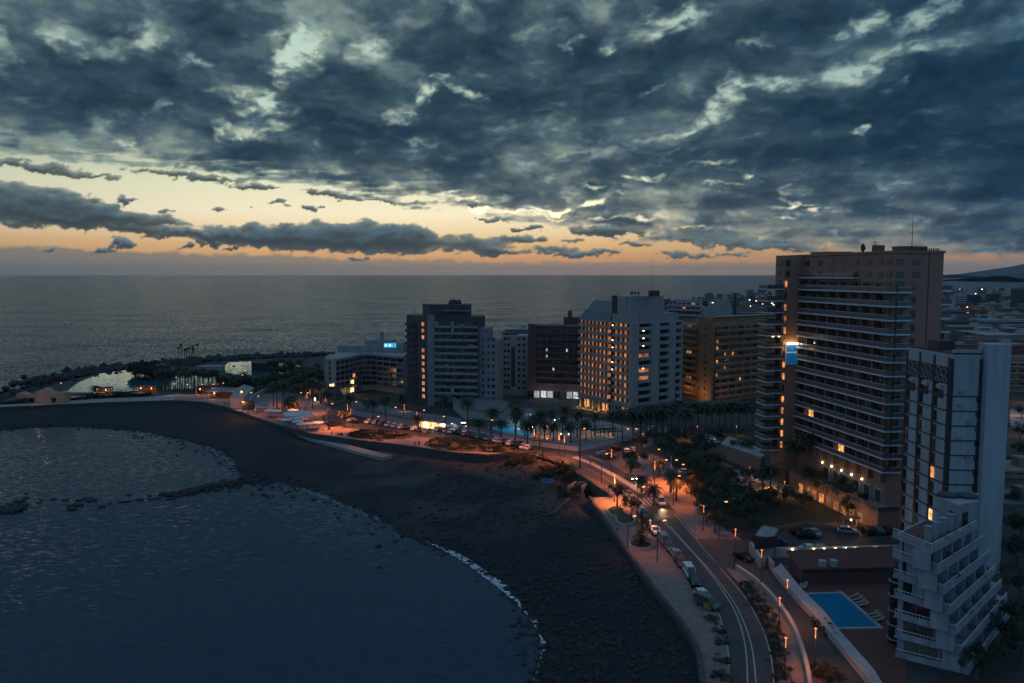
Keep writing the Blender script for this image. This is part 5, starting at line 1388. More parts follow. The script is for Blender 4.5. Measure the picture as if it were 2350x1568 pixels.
# parapet and walls of the near pool terrace
root = building("parapet_wall", "broad slanting white parapet wall beside the near pool and the side road", "wall")
outer = pl([(1775,1318),(1832,1386),(1881,1438),(1925,1490),(1990,1570),(2030,1640)]); inn = pl([(1792,1303),(1838,1361),(1890,1413),(1930,1464),(2005,1550),(2050,1625)])
b = MB(); b.prism(ccw(outer + inn[::-1]), 4, 4.9); b.build("wall", M_WALLW, root)
b = MB(); b.strip(outer, .2, 4.0, 5.25); b.build("coping", M_WALLW, root)
root = building("boundary_wall", "orange lit end wall of the pool terrace at the road junction", "wall")
b = MB(); b.strip(pl([(1722,1268),(1746,1304)]), .3, 4, 6.2); b.build("wall", M_WALLW, root)
b = MB(); b.strip(pl([(1746,1306),(1762,1300),(1775,1316)]), .15, 4, 6.0); b.build("side_wall", M_WALLW, root)
root = building("boundary_wall", "white wall with a row of small round lamps below the car park", "wall")
wl2 = pl([(1752,1280),(1860,1278),(1960,1276),(2060,1274)]); b = MB(); b.strip(wl2, .2, 4, 6.0); b.build("wall", M_WALLW, root)
f = Face(wl2[0], wl2[-1])
for i, x in enumerate((1816, 1866, 1890, 1917, 1941, 1963, 2011)):
    a = V2(P(x, 1278)[:2]); u = (a - f.A).dot(f.d); m = M_BULB if i != 4 else M_BULBW
    b = MB(); q_ = f.pt(u, .35); b.cyl(q_.x, q_.y, 5.45, 5.75, .13, n=8); b.build("wall_lamp", m, root)
    lamp((q_.x, q_.y - .35, 5.7), 9, (1, .65, .3) if i != 4 else (.6, .9, 1), .1)
root = building("low_curved_wall", "low curved kerb wall between the main road and the side road", "wall")
cw = sl([(1690,1308),(1740,1344),(1785,1392),(1817,1440),(1839,1494),(1855,1557),(1864,1650)], 6); b = MB(); b.strip(cw, .28, 4, 5.0); b.build("wall", M_KERB, root)
root = building("pool_bar", "long dark tiled pool building between the lamp wall and the pool", "building")
pb_ = [(1812,1300),(2040,1290),(2045,1335),(1840,1340)]
prism_obj("wall", ccw(pl(pb_)), 4, 6.6, M_BRICK, root)
b = MB(); b.prism(poly_off(ccw(pl(pb_)), .6), 6.605, 6.9); b.build("roof", M_RED, root)
for i, (x, y) in enumerate(((1887, 1300), (1913, 1299))): a = P(x, y, 6.9); b = MB(); b.box(a.x - .5, a.x + .5, a.y - .5, a.y + .5, 6.9, 7.9); b.box(a.x - .6, a.x + .6, a.y - .6, a.y + .6, 7.9, 8.0); b.build("chimney", M_WALLW, root)
root = building("gate_house", "small brick hut with a flat grey roof at the car park entrance", "hut")
gp = pl([(1738,1262),(1770,1268),(1782,1248),(1752,1240)]); prism_obj("wall", ccw(gp), 4, 6.9, M_ORB, root); b = MB(); b.prism(poly_off(ccw(gp), .3), 6.905, 7.1); b.build("roof", M_CONC, root)
fg = Face(gp[0], gp[1]); window(root, fg, fg.L * .5, 4.9, 1.0, 1.1, M_GLASS, 0)
root = building("gate_pavilion", "small flat roofed gate with one bright lamp on the far side of the car park", "gate")
a = P(1950, 1216); b = MB(); b.box(a.x - 1.7, a.x - 1.4, a.y - .3, a.y + .3, 4, 6.6); b.build("post", M_ORB, root); b = MB(); b.box(a.x + 1.4, a.x + 1.7, a.y - .3, a.y + .3, 4, 6.6); b.build("post", M_ORB, root)
b = MB(); b.box(a.x - 1.9, a.x + 1.9, a.y - .8, a.y + .8, 6.6, 6.9); b.build("roof", M_ORB, root); b = MB(); b.cyl(a.x, a.y - .5, 6.2, 6.5, .15, n=8); b.build("lamp", M_BULB, root); lamp((a.x, a.y - .8, 6.1), 60, (1, .75, .4))
root = building("garden_wall", "low garden wall behind the car park", "wall"); b = MB(); b.strip(pl([(1765,1222),(1850,1206),(1930,1218)]), .15, 4, 4.9); b.strip(pl([(1962,1216),(2060,1212)]), .15, 4, 4.9); b.build("wall", M_ORB, root)
# sand coloured sculpture walls and pavilions by the lagoon
root = building("wavy_wall_sculpture", "wavy sand coloured wall with arched openings at the far left shore", "sculpture")
prof = [(37,905),(45,901),(55,905),(65,907),(78,902),(90,896),(100,892),(108,894),(116,901),(128,903),(138,900),(148,902)]
b = MB(); Y = P(90, 925).y
for i in range(len(prof) - 1):
    a, c = W(prof[i][0], prof[i][1], Y), W(prof[i + 1][0], prof[i + 1][1], Y)
    hole = i in (3, 8)
    z0 = 4 if not hole else 6.2
    b.mesh([(a.x, Y, z0), (c.x, Y, z0), (c.x, Y, c.z), (a.x, Y, a.z), (a.x, Y + 4, z0), (c.x, Y + 4, z0), (c.x, Y + 4, c.z), (a.x, Y + 4, a.z)], [(0, 1, 2, 3), (5, 4, 7, 6), (3, 2, 6, 7), (0, 4, 5, 1), (0, 3, 7, 4), (1, 5, 6, 2)])
b.build("wall", mat("sandstone", (.40, .24, .16), .9, noise_scale=.4, noise_amt=.2), root)
lamp((W(100, 910, Y).x, Y - 6, 6), 120, (1, .5, .2), .4)
def shelter(label, px, h, w, d, m, litp, col=(1, .38, .12), name="pavilion", post=True):
    root = building(name, label, "pavilion"); a = P(*px)
    b = MB(); b.mesh([(a.x - w, a.y - d, h), (a.x + w, a.y - d, h + .2), (a.x + w, a.y + d, h + .5), (a.x - w, a.y + d, h + .3), (a.x - w, a.y - d, h + .25), (a.x + w, a.y - d, h + .45), (a.x + w, a.y + d, h + .75), (a.x - w, a.y + d, h + .55)], [(0, 3, 2, 1), (4, 5, 6, 7), (0, 1, 5, 4), (1, 2, 6, 5), (2, 3, 7, 6), (3, 0, 4, 7)]); b.build("roof", m, root)
    for sx_ in (-1, 1):
        for sy_ in (-1, 1): b = MB(); b.box(a.x + sx_ * w * .85 - .12, a.x + sx_ * w * .85 + .12, a.y + sy_ * d * .8 - .12, a.y + sy_ * d * .8 + .12, 4, h + .2); b.build("post", M_WALLW, root)
    b = MB(); b.box(a.x - w * .7, a.x + w * .7, a.y + d * .3, a.y + d * .5, 4, h - .4); b.build("counter_wall", M_OCHRED, root)
    for t in (-.5, .5):
        b = MB(); b.cyl(a.x + w * t, a.y - d, h - .5, h - .25, .16, n=6); b.build("lamp", M_BULBO, root); lamp((a.x + w * t, a.y - d - .4, h - .4), litp, col, .2)
shelter("canopy cafe with two orange lamps, leftmost by the lagoon", (238,902), 6, 4, 2, M_RED, 200)
shelter("second canopy cafe with orange lamps beside the lagoon bridge", (340,898), 6, 5, 2, M_RED, 260)
shelter("large sloping roofed restaurant with orange light below, right of the lagoon", (525,912), 7, 9, 5, M_RES, 380)
shelter("low red roofed kiosk left of the large sloping roof", (480,902), 6.5, 6, 3, M_RED, 220)
root = building("entrance_building", "pink and white entrance building glowing orange at the corner of the bay", "building")
ep_ = pl([(528,938),(560,936),(582,912),(560,905),(545,915)]); prism_obj("wall", ccw(ep_), 4, 8.2, M_WALLW, root); b = MB(); b.prism(poly_off(ccw(ep_), .3), 8.205, 8.5); b.build("roof", M_CONC, root)
p = P(556, 942); lamp((p.x, p.y, 7.5), 900, (1, .33, .1), .3)
p = P(548, 925); b = MB(); b.box(p.x + 2, p.x + 2.5, p.y - 3, p.y - 2.5, 9, 9.5); b.build("lamp", M_BULBO, root)
root = building("curved_white_wall", "curved pale wall sweeping round the sloping plaza right of the entrance building", "wall")
b = MB(); b.strip(sl([(568,934),(578,918),(600,904),(628,893),(648,888)], 6), .5, 4, 5.6); b.build("wall", M_WALLW, root)
root = building("lagoon_bridge", "low dark railing bridge along the near edge of the lagoon", "bridge")
b = MB(); q_ = sl([(215,905),(270,900),(300,896),(350,897)], 6); b.strip(q_, .8, 4.4, 4.6); b.build("deck", M_CONC, root)
b = MB(); b.strip(offset_line(q_, .7), .06, 5.4, 5.5); b.strip(offset_line(q_, -.7), .06, 5.4, 5.5)
for i in range(0, len(q_), 2): b.cyl(q_[i][0], q_[i][1] - .7, 4.6, 5.45, .07, n=5)
b.build("railing", M_DARKM, root)
root = building("lagoon_restaurant", "low dome roofed restaurant among palms on the lagoon islet", "restaurant")
a = P(420, 860, 4); b = MB(); b.cyl(a.x - 12, a.y, 4, 7, 6.5, 6.5, 14); b.build("wall", M_WALLW, root); b = MB(); b.cyl(a.x - 12, a.y, 7, 10, 8.5, 2, 14); b.build("roof", M_DARKM, root)
b = MB(); b.box(a.x + 2, a.x + 16, a.y + 14, a.y + 20, 4, 7.0); b.build("wing_wall", M_CONC, root)
root = building("islet", "dark walled islet in the far lagoon pool", "islet")
b = MB(); b.prism(ccw(pl([(577,851),(620,853),(640,846),(600,842),(578,844)])), 4, 8.5); b.build("rock_wall", M_ROCK, root)
# small beach structures
root = building("beach_steps", "pale concrete steps with side walls leading down to the beach", "steps")
b = MB(); a = P(1318, 1128, 2); c = P(1340, 1112, 3.2)
for i in range(7):
    t = i / 6; p = a.lerp(c, t); b.box(p.x - 1.5, p.x + 1.5, p.y - .5, p.y + 1.2, .5, 1.6 + t * 2.2)
b.build("stair_flight", M_STONE, root)
b = MB(); b.strip([(a.x - 1.8, a.y - 1), (c.x - 1.8, c.y + 2)], .2, .5, 3.6); b.strip([(a.x + 1.8, a.y - 1), (c.x + 1.8, c.y + 2)], .2, .5, 3.6); b.build("side_wall", M_CONC, root)
b = MB(); b.strip(pl([(1265,1180),(1310,1140),(1345,1150),(1362,1142)], 2.2), .5, 1.0, 2.2); b.build("lower_kerb", M_STONE, root)
p = P(1257, 1109, 2); b = MB(); b.mesh([(-2, -1, 0), (2, -1, 0), (2.2, 1, 0), (-2.2, 1, 0), (-1.2, 0, 1.5), (1.4, 0, 1.3)], [(0, 1, 5, 4), (1, 2, 5), (2, 3, 4, 5), (3, 0, 4), (0, 3, 2, 1)])
b.build("beach_tent", mat("blue_canvas", (.04, .12, .22), .8, noise_scale=1, noise_amt=.3), loc=(p.x, p.y, bz_(p.x, p.y)), label="small blue tarpaulin tent on the sand below the promenade", cat="tent")
root = building("house", "pale villa with a garden wall behind the round tree, left of the slab hotel", "house")
hv = pl([(1672,1035),(1740,1060),(1745,1085),(1655,1052)]); prism_obj("wall", ccw(hv), 4, 8.2, M_OCHRE, root); b = MB(); b.prism(poly_off(ccw(hv), .25), 8.205, 8.5); b.build("roof", M_CONC, root)
root = building("stair_ramp", "pale stepped garden ramp with planters under the slab hotel", "ramp")
b = MB(); b.strip(pl([(1640,1062),(1675,1078),(1690,1092)]), .2, 4, 5.2); b.strip(pl([(1648,1052),(1690,1062),(1735,1090),(1800,1108)]), .2, 4, 5.4); b.build("wall", M_OCHRE, root)

sheet("patio", [(1150,1000),(1330,1025),(1440,1008),(1470,985),(1330,955),(1200,950)], M_PAVE2, 1)
def pergola(x, y, w, d, label, h=3.0, rz=.3):
    p = P(x, y); root = empty("pergola", (p.x, p.y, 4.02), rz, label, "pergola")
    b = MB()
    for i in range(9): b.box(-w / 2 + w * i / 8 - .08, -w / 2 + w * i / 8 + .08, -d / 2, d / 2, h, h + .2)
    b.build("rafters", M_DARKM, root, kind="stuff", label="dark pergola rafters")
    b = MB(); b.box(-w / 2, w / 2, -d / 2 - .1, -d / 2 + .1, h - .25, h - .003); b.box(-w / 2, w / 2, d / 2 - .1, d / 2 + .1, h - .25, h - .003); b.build("beam", M_DARKM, root)
    for sx in (-1, 0, 1):
        for sy in (-1, 1): b = MB(); b.box(sx * w * .48 - .1, sx * w * .48 + .1, sy * d * .45 - .1, sy * d * .45 + .1, 0, h - .25); b.build("post", M_DARKM, root)
pergola(1270, 968, 13, 6, "large dark pergola behind the pool palms")
pergola(1316, 972, 8, 5, "smaller dark pergola right of the large one")
pergola(1372, 1000, 11, 5, "long pergola in front of the glowing hotel's columns")
pergola(1392, 1008, 10, 4, "nearest pergola beside the balustrade corner")
for (x, y, pw) in ((1370, 994, 130), (1395, 1000, 120), (1345, 990, 90)): p = P(x, y); lamp((p.x, p.y, 6), pw, (1, .62, .25), .2)
for i in range(16):
    x, y = rnd.uniform(1190, 1310), rnd.uniform(972, 1012); p = P(x, y); root = empty("garden_light", (p.x, p.y, 4.02), 0, "x", "garden light", "small garden lights by the hotel pool")
    b = MB(); b.cyl(0, 0, 0, 1.6, .04, n=5); b.build("post", M_DARKM, root); b = MB(); b.cyl(0, 0, 1.6, 1.85, .13, n=6); b.build("bulb", (M_BULB, M_BULBW, M_BULBO)[i % 3], root); globals().setdefault("_gl", []).append(root)
label_row(_gl, "{n} small garden light among the palms of the hotel pool")

# small things that break the clean walls: air conditioners and plants on the near white buildings
def clutter():
    tw = [o for o in bpy.data.objects if o.parent is None and o.get("label", "").startswith("slender white")][0]
    st = [o for o in bpy.data.objects if o.parent is None and o.get("label", "").startswith("stepped white")][0]
    fR = Face((80.35, 145.0), (88.6, 144.4)); r = random.Random(2)
    for k in range(11):
        z = 6 + 3.1 * k + r.uniform(0, 1); u = r.choice((1.6, 3.2, 4.4)); b = MB(); fR.box(b, u, u + .8, .15, .45, z, z + .55)
        if r.random() < .6: b.build("air_conditioner", M_CONC, tw)
    b = MB(); fR.box(b, fR.L - 2.75, fR.L - 2.68, .14, .22, 4, 44); b.build("rain_pipe", M_DARKM, tw)
    sl_ = [o for o in st.children if o.name.startswith("terrace_slab")]
    for k, o in enumerate(sl_):
        vs = [v.co for v in o.data.vertices]; zt = max(v.z for v in vs); top = [v for v in vs if abs(v.z - zt) < .01]
        fx = min(top, key=lambda v: v.y); lx = min(top, key=lambda v: v.x); rx = max(top, key=lambda v: v.x)
        for a_, n_ in ((lx, 3), (rx, 4)):
            for i in range(n_):
                t = r.uniform(.1, .9); p = fx.lerp(a_, t); q = Vector((70, 140, 0)); d = (q - p); d.z = 0; d.normalize(); p = p + d * .7; b = MB()
                if r.random() < .5:
                    b.cyl(p.x, p.y, zt, zt + .4, .2, .25, 7); b.build("plant_pot", M_OCHRED, st)
                    b = MB()
                    for _ in range(26): c = Vector((p.x + r.gauss(0, .22), p.y + r.gauss(0, .22), zt + .5 + r.random() * .7)); b.mesh([c, c + Vector((r.gauss(0, .2), r.gauss(0, .2), .15)), c + Vector((r.gauss(0, .2), r.gauss(0, .2), .1))], [(0, 1, 2)])
                    b.build("pot_plant", mat("pot_leaf", (.02, .035, .015), .8), st)
                else:
                    b.box(p.x - .45, p.x + .45, p.y - .3, p.y + .3, zt + .42, zt + .5); b.box(p.x - .05, p.x + .05, p.y - .05, p.y + .05, zt, zt + .42); b.build("terrace_table", M_HW, st)
clutter()
a = P(1925, 1364, 4.3); pr = [o for o in bpy.data.objects if o.parent is None and o.get("label", "").startswith("rectangular blue")][0]
b = MB()
for s_ in (-.25, .25): b.tube([Vector((a.x + s_, a.y - .6, 3.9)), Vector((a.x + s_, a.y - .3, 4.9)), Vector((a.x + s_, a.y + .4, 4.9)), Vector((a.x + s_, a.y + .5, 4.2))], .03, 5)
b.build("pool_ladder", M_RAILW, pr)
# ------------------------------------------------------------------ the town to the right and behind: every block its own thing
rt = random.Random(5)
TOWN_M = [mat("town_white", (.30, .31, .32), .85, noise_scale=.1, noise_amt=.2), mat("town_cream", (.21, .17, .14), .85, noise_scale=.1, noise_amt=.2), mat("town_grey", (.12, .12, .125), .85, noise_scale=.1, noise_amt=.25),
          mat("town_terracotta", (.20, .09, .06), .85, noise_scale=.1, noise_amt=.25), mat("town_dark", (.06, .06, .065), .85)]
TCN = ["white", "cream", "grey", "terracotta", "dark"]
town = []
def block(x, y, w, d, h, mi, floors=True, rot=0.0, lit=.02, hn="flat roofed"):
    """x, y = picture position of the foot of the block; w, d, h in metres"""
    p = P(x, y); root = empty("town_building", (p.x, p.y, 4), rot, "x", "building", "town buildings behind the big hotels")
    root["c"] = TCN[mi]
    b = MB(); b.box(-w / 2, w / 2, 0, d, 0, h); b.build("wall", TOWN_M[mi], root)
    b = MB(); b.box(-w / 2 - .3, w / 2 + .3, -.3, d + .3, h, h + .5)
    if w > 8: b.box(w * .1, w * .3, d * .3, d * .6, h + .5, h + 3.0)
    b.build("roof", TOWN_M[rt.choice((0, 2, mi))], root)
    n = int(h / 3.1); dist = p.y
    if dist < 700:
        f = Face((-w / 2, 0), (w / 2, 0)); nb = max(2, int(w / 4))
        for k in range(min(n, 9)):
            balcony_run(root, f, .4, w - .4, .9 + 3.0 * k + 2.0, 1.1, .2, .8, TOWN_M[mi], TOWN_M[mi], solid=True)
            if dist < 450:
                for i in range(nb): window(root, f, w * (i + .5) / nb, 3.05 + 3.0 * k, w / nb * .55, 1.5, M_WARM2 if rt.random() < lit else M_GLASS, 0)
    else:
        b = MB(); b.mi = 0; lits = MB()
        for k in range(n):
            b.box(-w / 2 + .6, w / 2 - .6, -.06, .01, 1.4 + 3.1 * k, 2.7 + 3.1 * k)
        b.build("window_band", M_GLASS, root)
        if rt.random() < lit * 3:
            lits.box(-.9, .9, -.35, -.1, h * .6, h * .6 + 1.4); lits.build("lit_window", rt.choice((M_BULB, M_BULBW, M_BULBO)), root)
    town.append(root)
# hand-placed neighbours first: behind the tower and slab
block(2300, 900, 46, 14, 13.5, 1, rot=-.12); block(2215, 838, 30, 12, 12, 3); block(2330, 822, 40, 14, 15, 1); block(2265, 800, 30, 12, 9, 2)
block(2195, 780, 34, 12, 16, 2); block(2300, 770, 44, 12, 14, 0); block(2250, 752, 36, 12, 9, 2); block(2335, 742, 30, 14, 16, 3)
block(2347, 716, 17, 16, 33, 4); block(2282, 706, 15, 14, 22, 4); block(2226, 716, 30, 20, 25, 4); block(2203, 722, 16, 12, 26, 0)
for i in range(170):
    y = 668 + 92 * rt.random() ** 1.5; x = rt.uniform(2165, 2400)
    if rt.random() < .4: x = rt.uniform(1610, 1790); y = rt.uniform(668, 704)
    elif rt.random() < .12: x = rt.uniform(1480, 1610); y = rt.uniform(700, 715)
    if x < 1700 and y < 690: y += 14
    Y = P(x, y).y; h = rt.choice((5, 6, 6, 9, 9, 12)); w = rt.uniform(8, 22)
    if h * F / Y > 42: h = 42 * Y / F
    block(x, y, w, rt.uniform(8, 16), h, rt.choices((0, 1, 2, 3), (3, 4, 4, 3))[0], rot=rt.uniform(-.4, .4), lit=.07)
for i in range(42):
    y = rt.uniform(698, 835); x = rt.uniform(2170, 2420); h = rt.choice((9, 12, 12, 15)); Y = P(x, y).y
    block(x, y, rt.uniform(14, 30), rt.uniform(9, 14), min(h, 36 * Y / F), rt.choices((0, 1, 2, 3), (1, 4, 3, 4))[0], rot=rt.uniform(-.25, .25), lit=.10)
# blocks behind the middle row, seen between the towers
for (x, y, w, h, mi) in ((1745, 800, 30, 26, 3), (1720, 770, 26, 20, 2), (1650, 760, 30, 17, 3), (1580, 790, 20, 18, 2), (1190, 800, 20, 14, 2), (1250, 790, 26, 12, 1), (1345, 790, 24, 12, 2), (2345, 1120, 14, 4, 1), (2350, 1190, 12, 3, 2)):
    block(x, y, w, 12, h, mi, lit=.1)
# vertical labels: name each by look and by its count from the left among its own colour
for cn in TCN:
    grp = [o for o in town if o.get("c") == cn]
    for o in grp:
        if "c" in o: pass
    grp.sort(key=lambda o: PX(o.location))
    vis = [o for o in grp]
    for i, o in enumerate(vis):
        o["label"] = "{} {} flat roofed town building from the left, {} of the big hotels".format(ordw(i + 1), cn, "behind" if PX(o.location) < 2150 else "to the right")
        del o["c"]
# far street and harbour lamps of the town
M_TOWNL = M_BULBO
tl = []
for i, (x, y) in enumerate(((1720,691),(1752,685),(1781,684),(1771,700),(1722,708),(2220,745),(2356,700),(2306,727),(2222,722),(2262,740),(1750,702),(1775,704),(2244,760),(2320,742))):
    p = P(x, y + 8); h = 8.0
    r0 = empty("street_lamp", (p.x, p.y, 4), 0, "x", "street lamp", "far lamps of the town")
    b = MB(); b.cyl(0, 0, 0, h, .15, .1, 5); b.build("pole", M_DARKM, r0)
    s = min(1.1, .25 + p.y * .0009); b = MB(); b.cyl(0, 0, h, h + s, s * .6, s * .4, 6); b.build("lamp_head", (M_BULB, M_BULBO, M_BULBW)[i % 3], r0); tl.append(r0)
label_row(tl, "{n} far street lamp glowing in the town near the horizon")
# glowing street to the right of the white tower
for (x, y, pw) in ((2330, 955, 900), (2338, 1000, 500), (2345, 925, 700)):
    p = P(x, y); lamp((p.x, p.y, 9), pw, (1, .45, .15), .4)
sheet("road", [(2318,940),(2380,930),(2500,940),(2500,975),(2318,985)], M_PAVE2, 5)
# ------------------------------------------------------------------ vegetation
M_FROND = mat("palm_frond", (0.026, 0.038, 0.018), 0.6, noise_scale=0.8, noise_amt=0.4)
M_LEAF = mat("tree_leaf", (0.020, 0.031, 0.016), 0.75, noise_scale=0.7, noise_amt=0.5, col2=(0.042, 0.056, 0.024))
M_LEAF2 = mat("conifer_needles", (0.018, 0.038, 0.022), 0.7, noise_scale=0.9, noise_amt=0.4)
M_BARK = mat("bark", (0.09, 0.07, 0.055), 0.9, noise_scale=2, noise_amt=0.4)
def palm_crown_mesh(seed, R_=2.6, n=30, fan=False):
    r = random.Random(seed); b = MB()
    for i in range(n):
        a = i * 2.399 + r.uniform(-.2, .2); k = i / n
        up = 1.15 - 1.75 * k + r.uniform(-.12, .12)
        L_ = R_ * r.uniform(.85, 1.1) * (0.8 + .3 * (1 - abs(k - .5)))
        pts = []; pos = Vector((0, 0, 0)); el = up; S = 7
        for s in range(S + 1):
            pts.append(pos.copy()); pos = pos + Vector((math.cos(a) * math.cos(el), math.sin(a) * math.cos(el), math.sin(el))) * (L_ / S); el -= (.20 + .10 * s / S) * (1.0 if not fan else .6)
        side = Vector((-math.sin(a), math.cos(a), 0))
        for s in range(S):
            p, q = pts[s], pts[s + 1]; d = (q - p).normalized(); t = (s + .5) / S
            w = R_ * (.24 * math.sin(math.pi * min(1, t * .8 + .15)) + .02)
            nrm = d.cross(side)
            for sg in (-1, 1):
                for h in (0, .5):
                    o = p.lerp(q, h); tip = o + side * sg * w + d * w * .55 - nrm * sg * 0 + Vector((0, 0, -w * .45))
                    b.mesh([o, o + d * (L_ / S * .42), tip], [(0, 1, 2)])
            b.mesh([p + side * .04, p - side * .04, q - side * .03, q + side * .03], [(0, 1, 2, 3)])
    # skirt of dead fronds
    for i in range(9):
        a = i * .7 + r.random(); x, y = math.cos(a), math.sin(a)
        b.mesh([(x * .1, y * .1, 0), (x * .55 - y * .15, y * .55 + x * .15, -1.1), (x * .45 + y * .15, y * .45 - x * .15, -1.4)], [(0, 1, 2)])
    return b.data("palm_crown", M_FROND)
PCROWN = [palm_crown_mesh(s, 3.7, 34) for s in (1, 2, 3, 4)]
def palm_trunk_mesh(h, seed, r0=.22):
    r = random.Random(seed); b = MB(); lx, ly = r.uniform(-.05, .05) * h, r.uniform(-.05, .05) * h
    pts = [Vector((lx * (t * t), ly * t * t, h * t)) for t in (0, .25, .5, .75, 1)]
    b.tube(pts, [r0 * 1.5, r0, r0 * .9, r0 * .85, r0], 7)
    return b.data("palm_trunk", M_BARK), pts[-1]
PTR = {}
PALMS = {}
def palm(x, y, h, grp="row", s=1.0, z=4.0):
    p = P(x, y, z); hk = round(h * 2) / 2; v = random.Random(x * 7 + y).randrange(4)
    if (hk, v) not in PTR: PTR[(hk, v)] = palm_trunk_mesh(hk, v)
    me, top = PTR[(hk, v)]
    root = empty("palm_tree", (p.x, p.y, z), 0, "x", "palm tree", grp)
    t = bpy.data.objects.new("trunk", me); COL.objects.link(t); t.parent = root
    c = bpy.data.objects.new("crown", PCROWN[v]); COL.objects.link(c); c.parent = root; c.location = top; c.rotation_euler = (0, 0, x * .37); c.scale = (s, s, s * .9)
    PALMS.setdefault(grp, []).append(root)
    return root
def broad_mesh(seed, n=900, R_=1.0, flat=.8):
    r = random.Random(seed); b = MB()
    cl = [(Vector((r.gauss(0, .48), r.gauss(0, .48), r.gauss(0, .34) * flat)), r.uniform(.22, .46)) for _ in range(13)]
    for _ in range(n):
        c, cr = cl[r.randrange(len(cl))]
        d = Vector((r.gauss(0, 1), r.gauss(0, 1), r.gauss(0, 1))).normalized() * cr * r.random() ** .35
        p = c + d; s = r.uniform(.035, .085)
        u = Vector((r.gauss(0, 1), r.gauss(0, 1), r.gauss(0, .6))).normalized(); w = u.cross(Vector((r.gauss(0, 1), r.gauss(0, 1), r.gauss(0, 1)))).normalized()
        b.mesh([(p + u * s), (p + w * s * .7), (p - u * s), (p - w * s * .7)], [(0, 1, 2, 3)])
    return b.data("tree_crown", M_LEAF)
BCROWN = [broad_mesh(s, 1500) for s in (11, 12, 13, 14)]
def trunk_mesh(h):
    b = MB(); b.tube([Vector((0, 0, 0)), Vector((.05, 0, h * .5)), Vector((0, .08, h))], [.24, .17, .13], 7)
    for a in (0.4, 2.3, 4.4): b.tube([Vector((0, .05, h * .8)), Vector((math.cos(a) * .8, math.sin(a) * .8, h * 1.25)), Vector((math.cos(a) * 1.5, math.sin(a) * 1.5, h * 1.6))], [.11, .07, .03], 5)
    return b.data("tree_trunk", M_BARK)
TRM = trunk_mesh(2.2)
TREES = {}
def tree(x, y, r, grp, h=2.2, z=4.0, name="tree"):
    p = P(x, y, z); v = random.Random(x * 3 + y).randrange(4)
    root = empty(name, (p.x, p.y, z), x * .7, "x", name.replace("_", " "), grp)
    if name == "tree":
        t = bpy.data.objects.new("trunk", TRM); COL.objects.link(t); t.parent = root; t.scale = (1, 1, h / 2.2)
        c = bpy.data.objects.new("crown", BCROWN[v]); c.location = (0, 0, h + r * .62)
    else:
        c = bpy.data.objects.new("foliage", BCROWN[v]); c.location = (0, 0, r * .32)
    COL.objects.link(c); c.parent = root; c.scale = (r, r, r * (.85 if name == "tree" else .6))
    TREES.setdefault(grp, []).append(root); return root
# palms: (x, foot y, height)
rp = random.Random(21)
for x, y, h in ((804,950,7),(841,956,6),(886,980,10.5),(927,987,12),(1024,1001,13),(1075,1010,13),(1128,1005,9),(1182,1027,12),(1150,1012,6),(1238,1028,11),(1270,1019,6),(1407,1013,9),(1428,1018,10),(790,982,5),(856,965,7),(960,992,5),(1100,1008,6),(1210,1024,7)):
    palm(x, y, h, "palms along the parked cars and white balustrade", 1.0 if h > 6 else .8)
for x, y, h in ((1184,995,6),(1205,1003,5),(1228,1008,7),(1250,1012,6),(1262,1000,8),(1290,1008,7),(1310,1018,6),(1325,1005,8),(1345,1012,6),(1365,1000,7),(1300,985,7)):
    palm(x, y, h, "palms in the hotel pool garden", .95)
for x, y, h in ((1453,1012,9),(1470,1008,8.5),(1483,1006,9),(1492,1003,9.5),(1507,1000,9),(1517,1003,8),(1522,996,9),(1540,990,8.5),(1556,985,9),(1572,1000,8),(1586,990,9),(1602,983,8),(1618,992,9),(1634,985,8.5),(1650,990,9),(1664,982,8),(1680,988,9),(1696,983,8.5),(1712,990,9),(1726,980,8)):
    palm(x, y, h, "palms in the row right of the glowing hotel", 1.15)
for x, y, h in ((1472,1131,3.5),(1500,1160,4),(1447,1090,3.5),(1539,1130,5),(1552,1150,6),(1823,1123,11.5),(1851,1130,14),(1768,1130,6),(1750,1130,5),(1861,1140,6),(1880,1150,5),(1906,1162,5),(1944,1162,6.5),(1965,1170,6),(1925,1172,5),(1512,1095,4)):
    palm(x, y, h, "palms of the garden before the slab hotel", 1.1 if h > 5 else .75)
# palm belt round the lagoon
for i in range(26): palm(366 + i * 5.2 + rp.uniform(-2, 2), 896 + rp.uniform(-2, 5), rp.uniform(7.5, 10), "palms on the near bank of the lagoon", .8)
for i in range(9): palm(625 + i * 6 + rp.uniform(-2, 2), 866 + rp.uniform(-2, 2), rp.uniform(7, 9), "palms before the far lagoon pool", .72)
for i in range(62):
    x = rp.uniform(500, 742); y = rp.uniform(870, 908) + (6 if x > 690 else 0)
    palm(x, y, rp.uniform(6, 11) if x > 620 else max(2.5, min(7, (y - 868) / 4.6)), "palms of the dark grove right of the lagoon", rp.uniform(.75, 1.0))
for x, h in ((412,11),(418,13),(424,10),(430,10),(436,11),(441,12),(455,13),(446,10)): palm(x, 840, h, "tall thin palms behind the lagoon restaurant", .42)
for x, y, h in ((668,948,6),(662,950,5),(674,952,5),(756,962,10),(648,944,11),(653,938,10),(636,938,10),(628,934,9),(220,905,3),(718,940,12),(684,932,8)): palm(x, y, h, "palms on the plaza", .9)
for i in range(34): tree(rp.uniform(306, 376), rp.uniform(853, 874), rp.uniform(2.5, 4.2), "trees of the lagoon islet", 1.8)
for i in range(46): tree(*((lambda q: (q, rp.uniform(862, 896) if q > 640 else rp.uniform(886, 902)))(rp.uniform(500, 742))), rp.uniform(2.0, 3.6), "trees of the grove by the lagoon", 2.0)
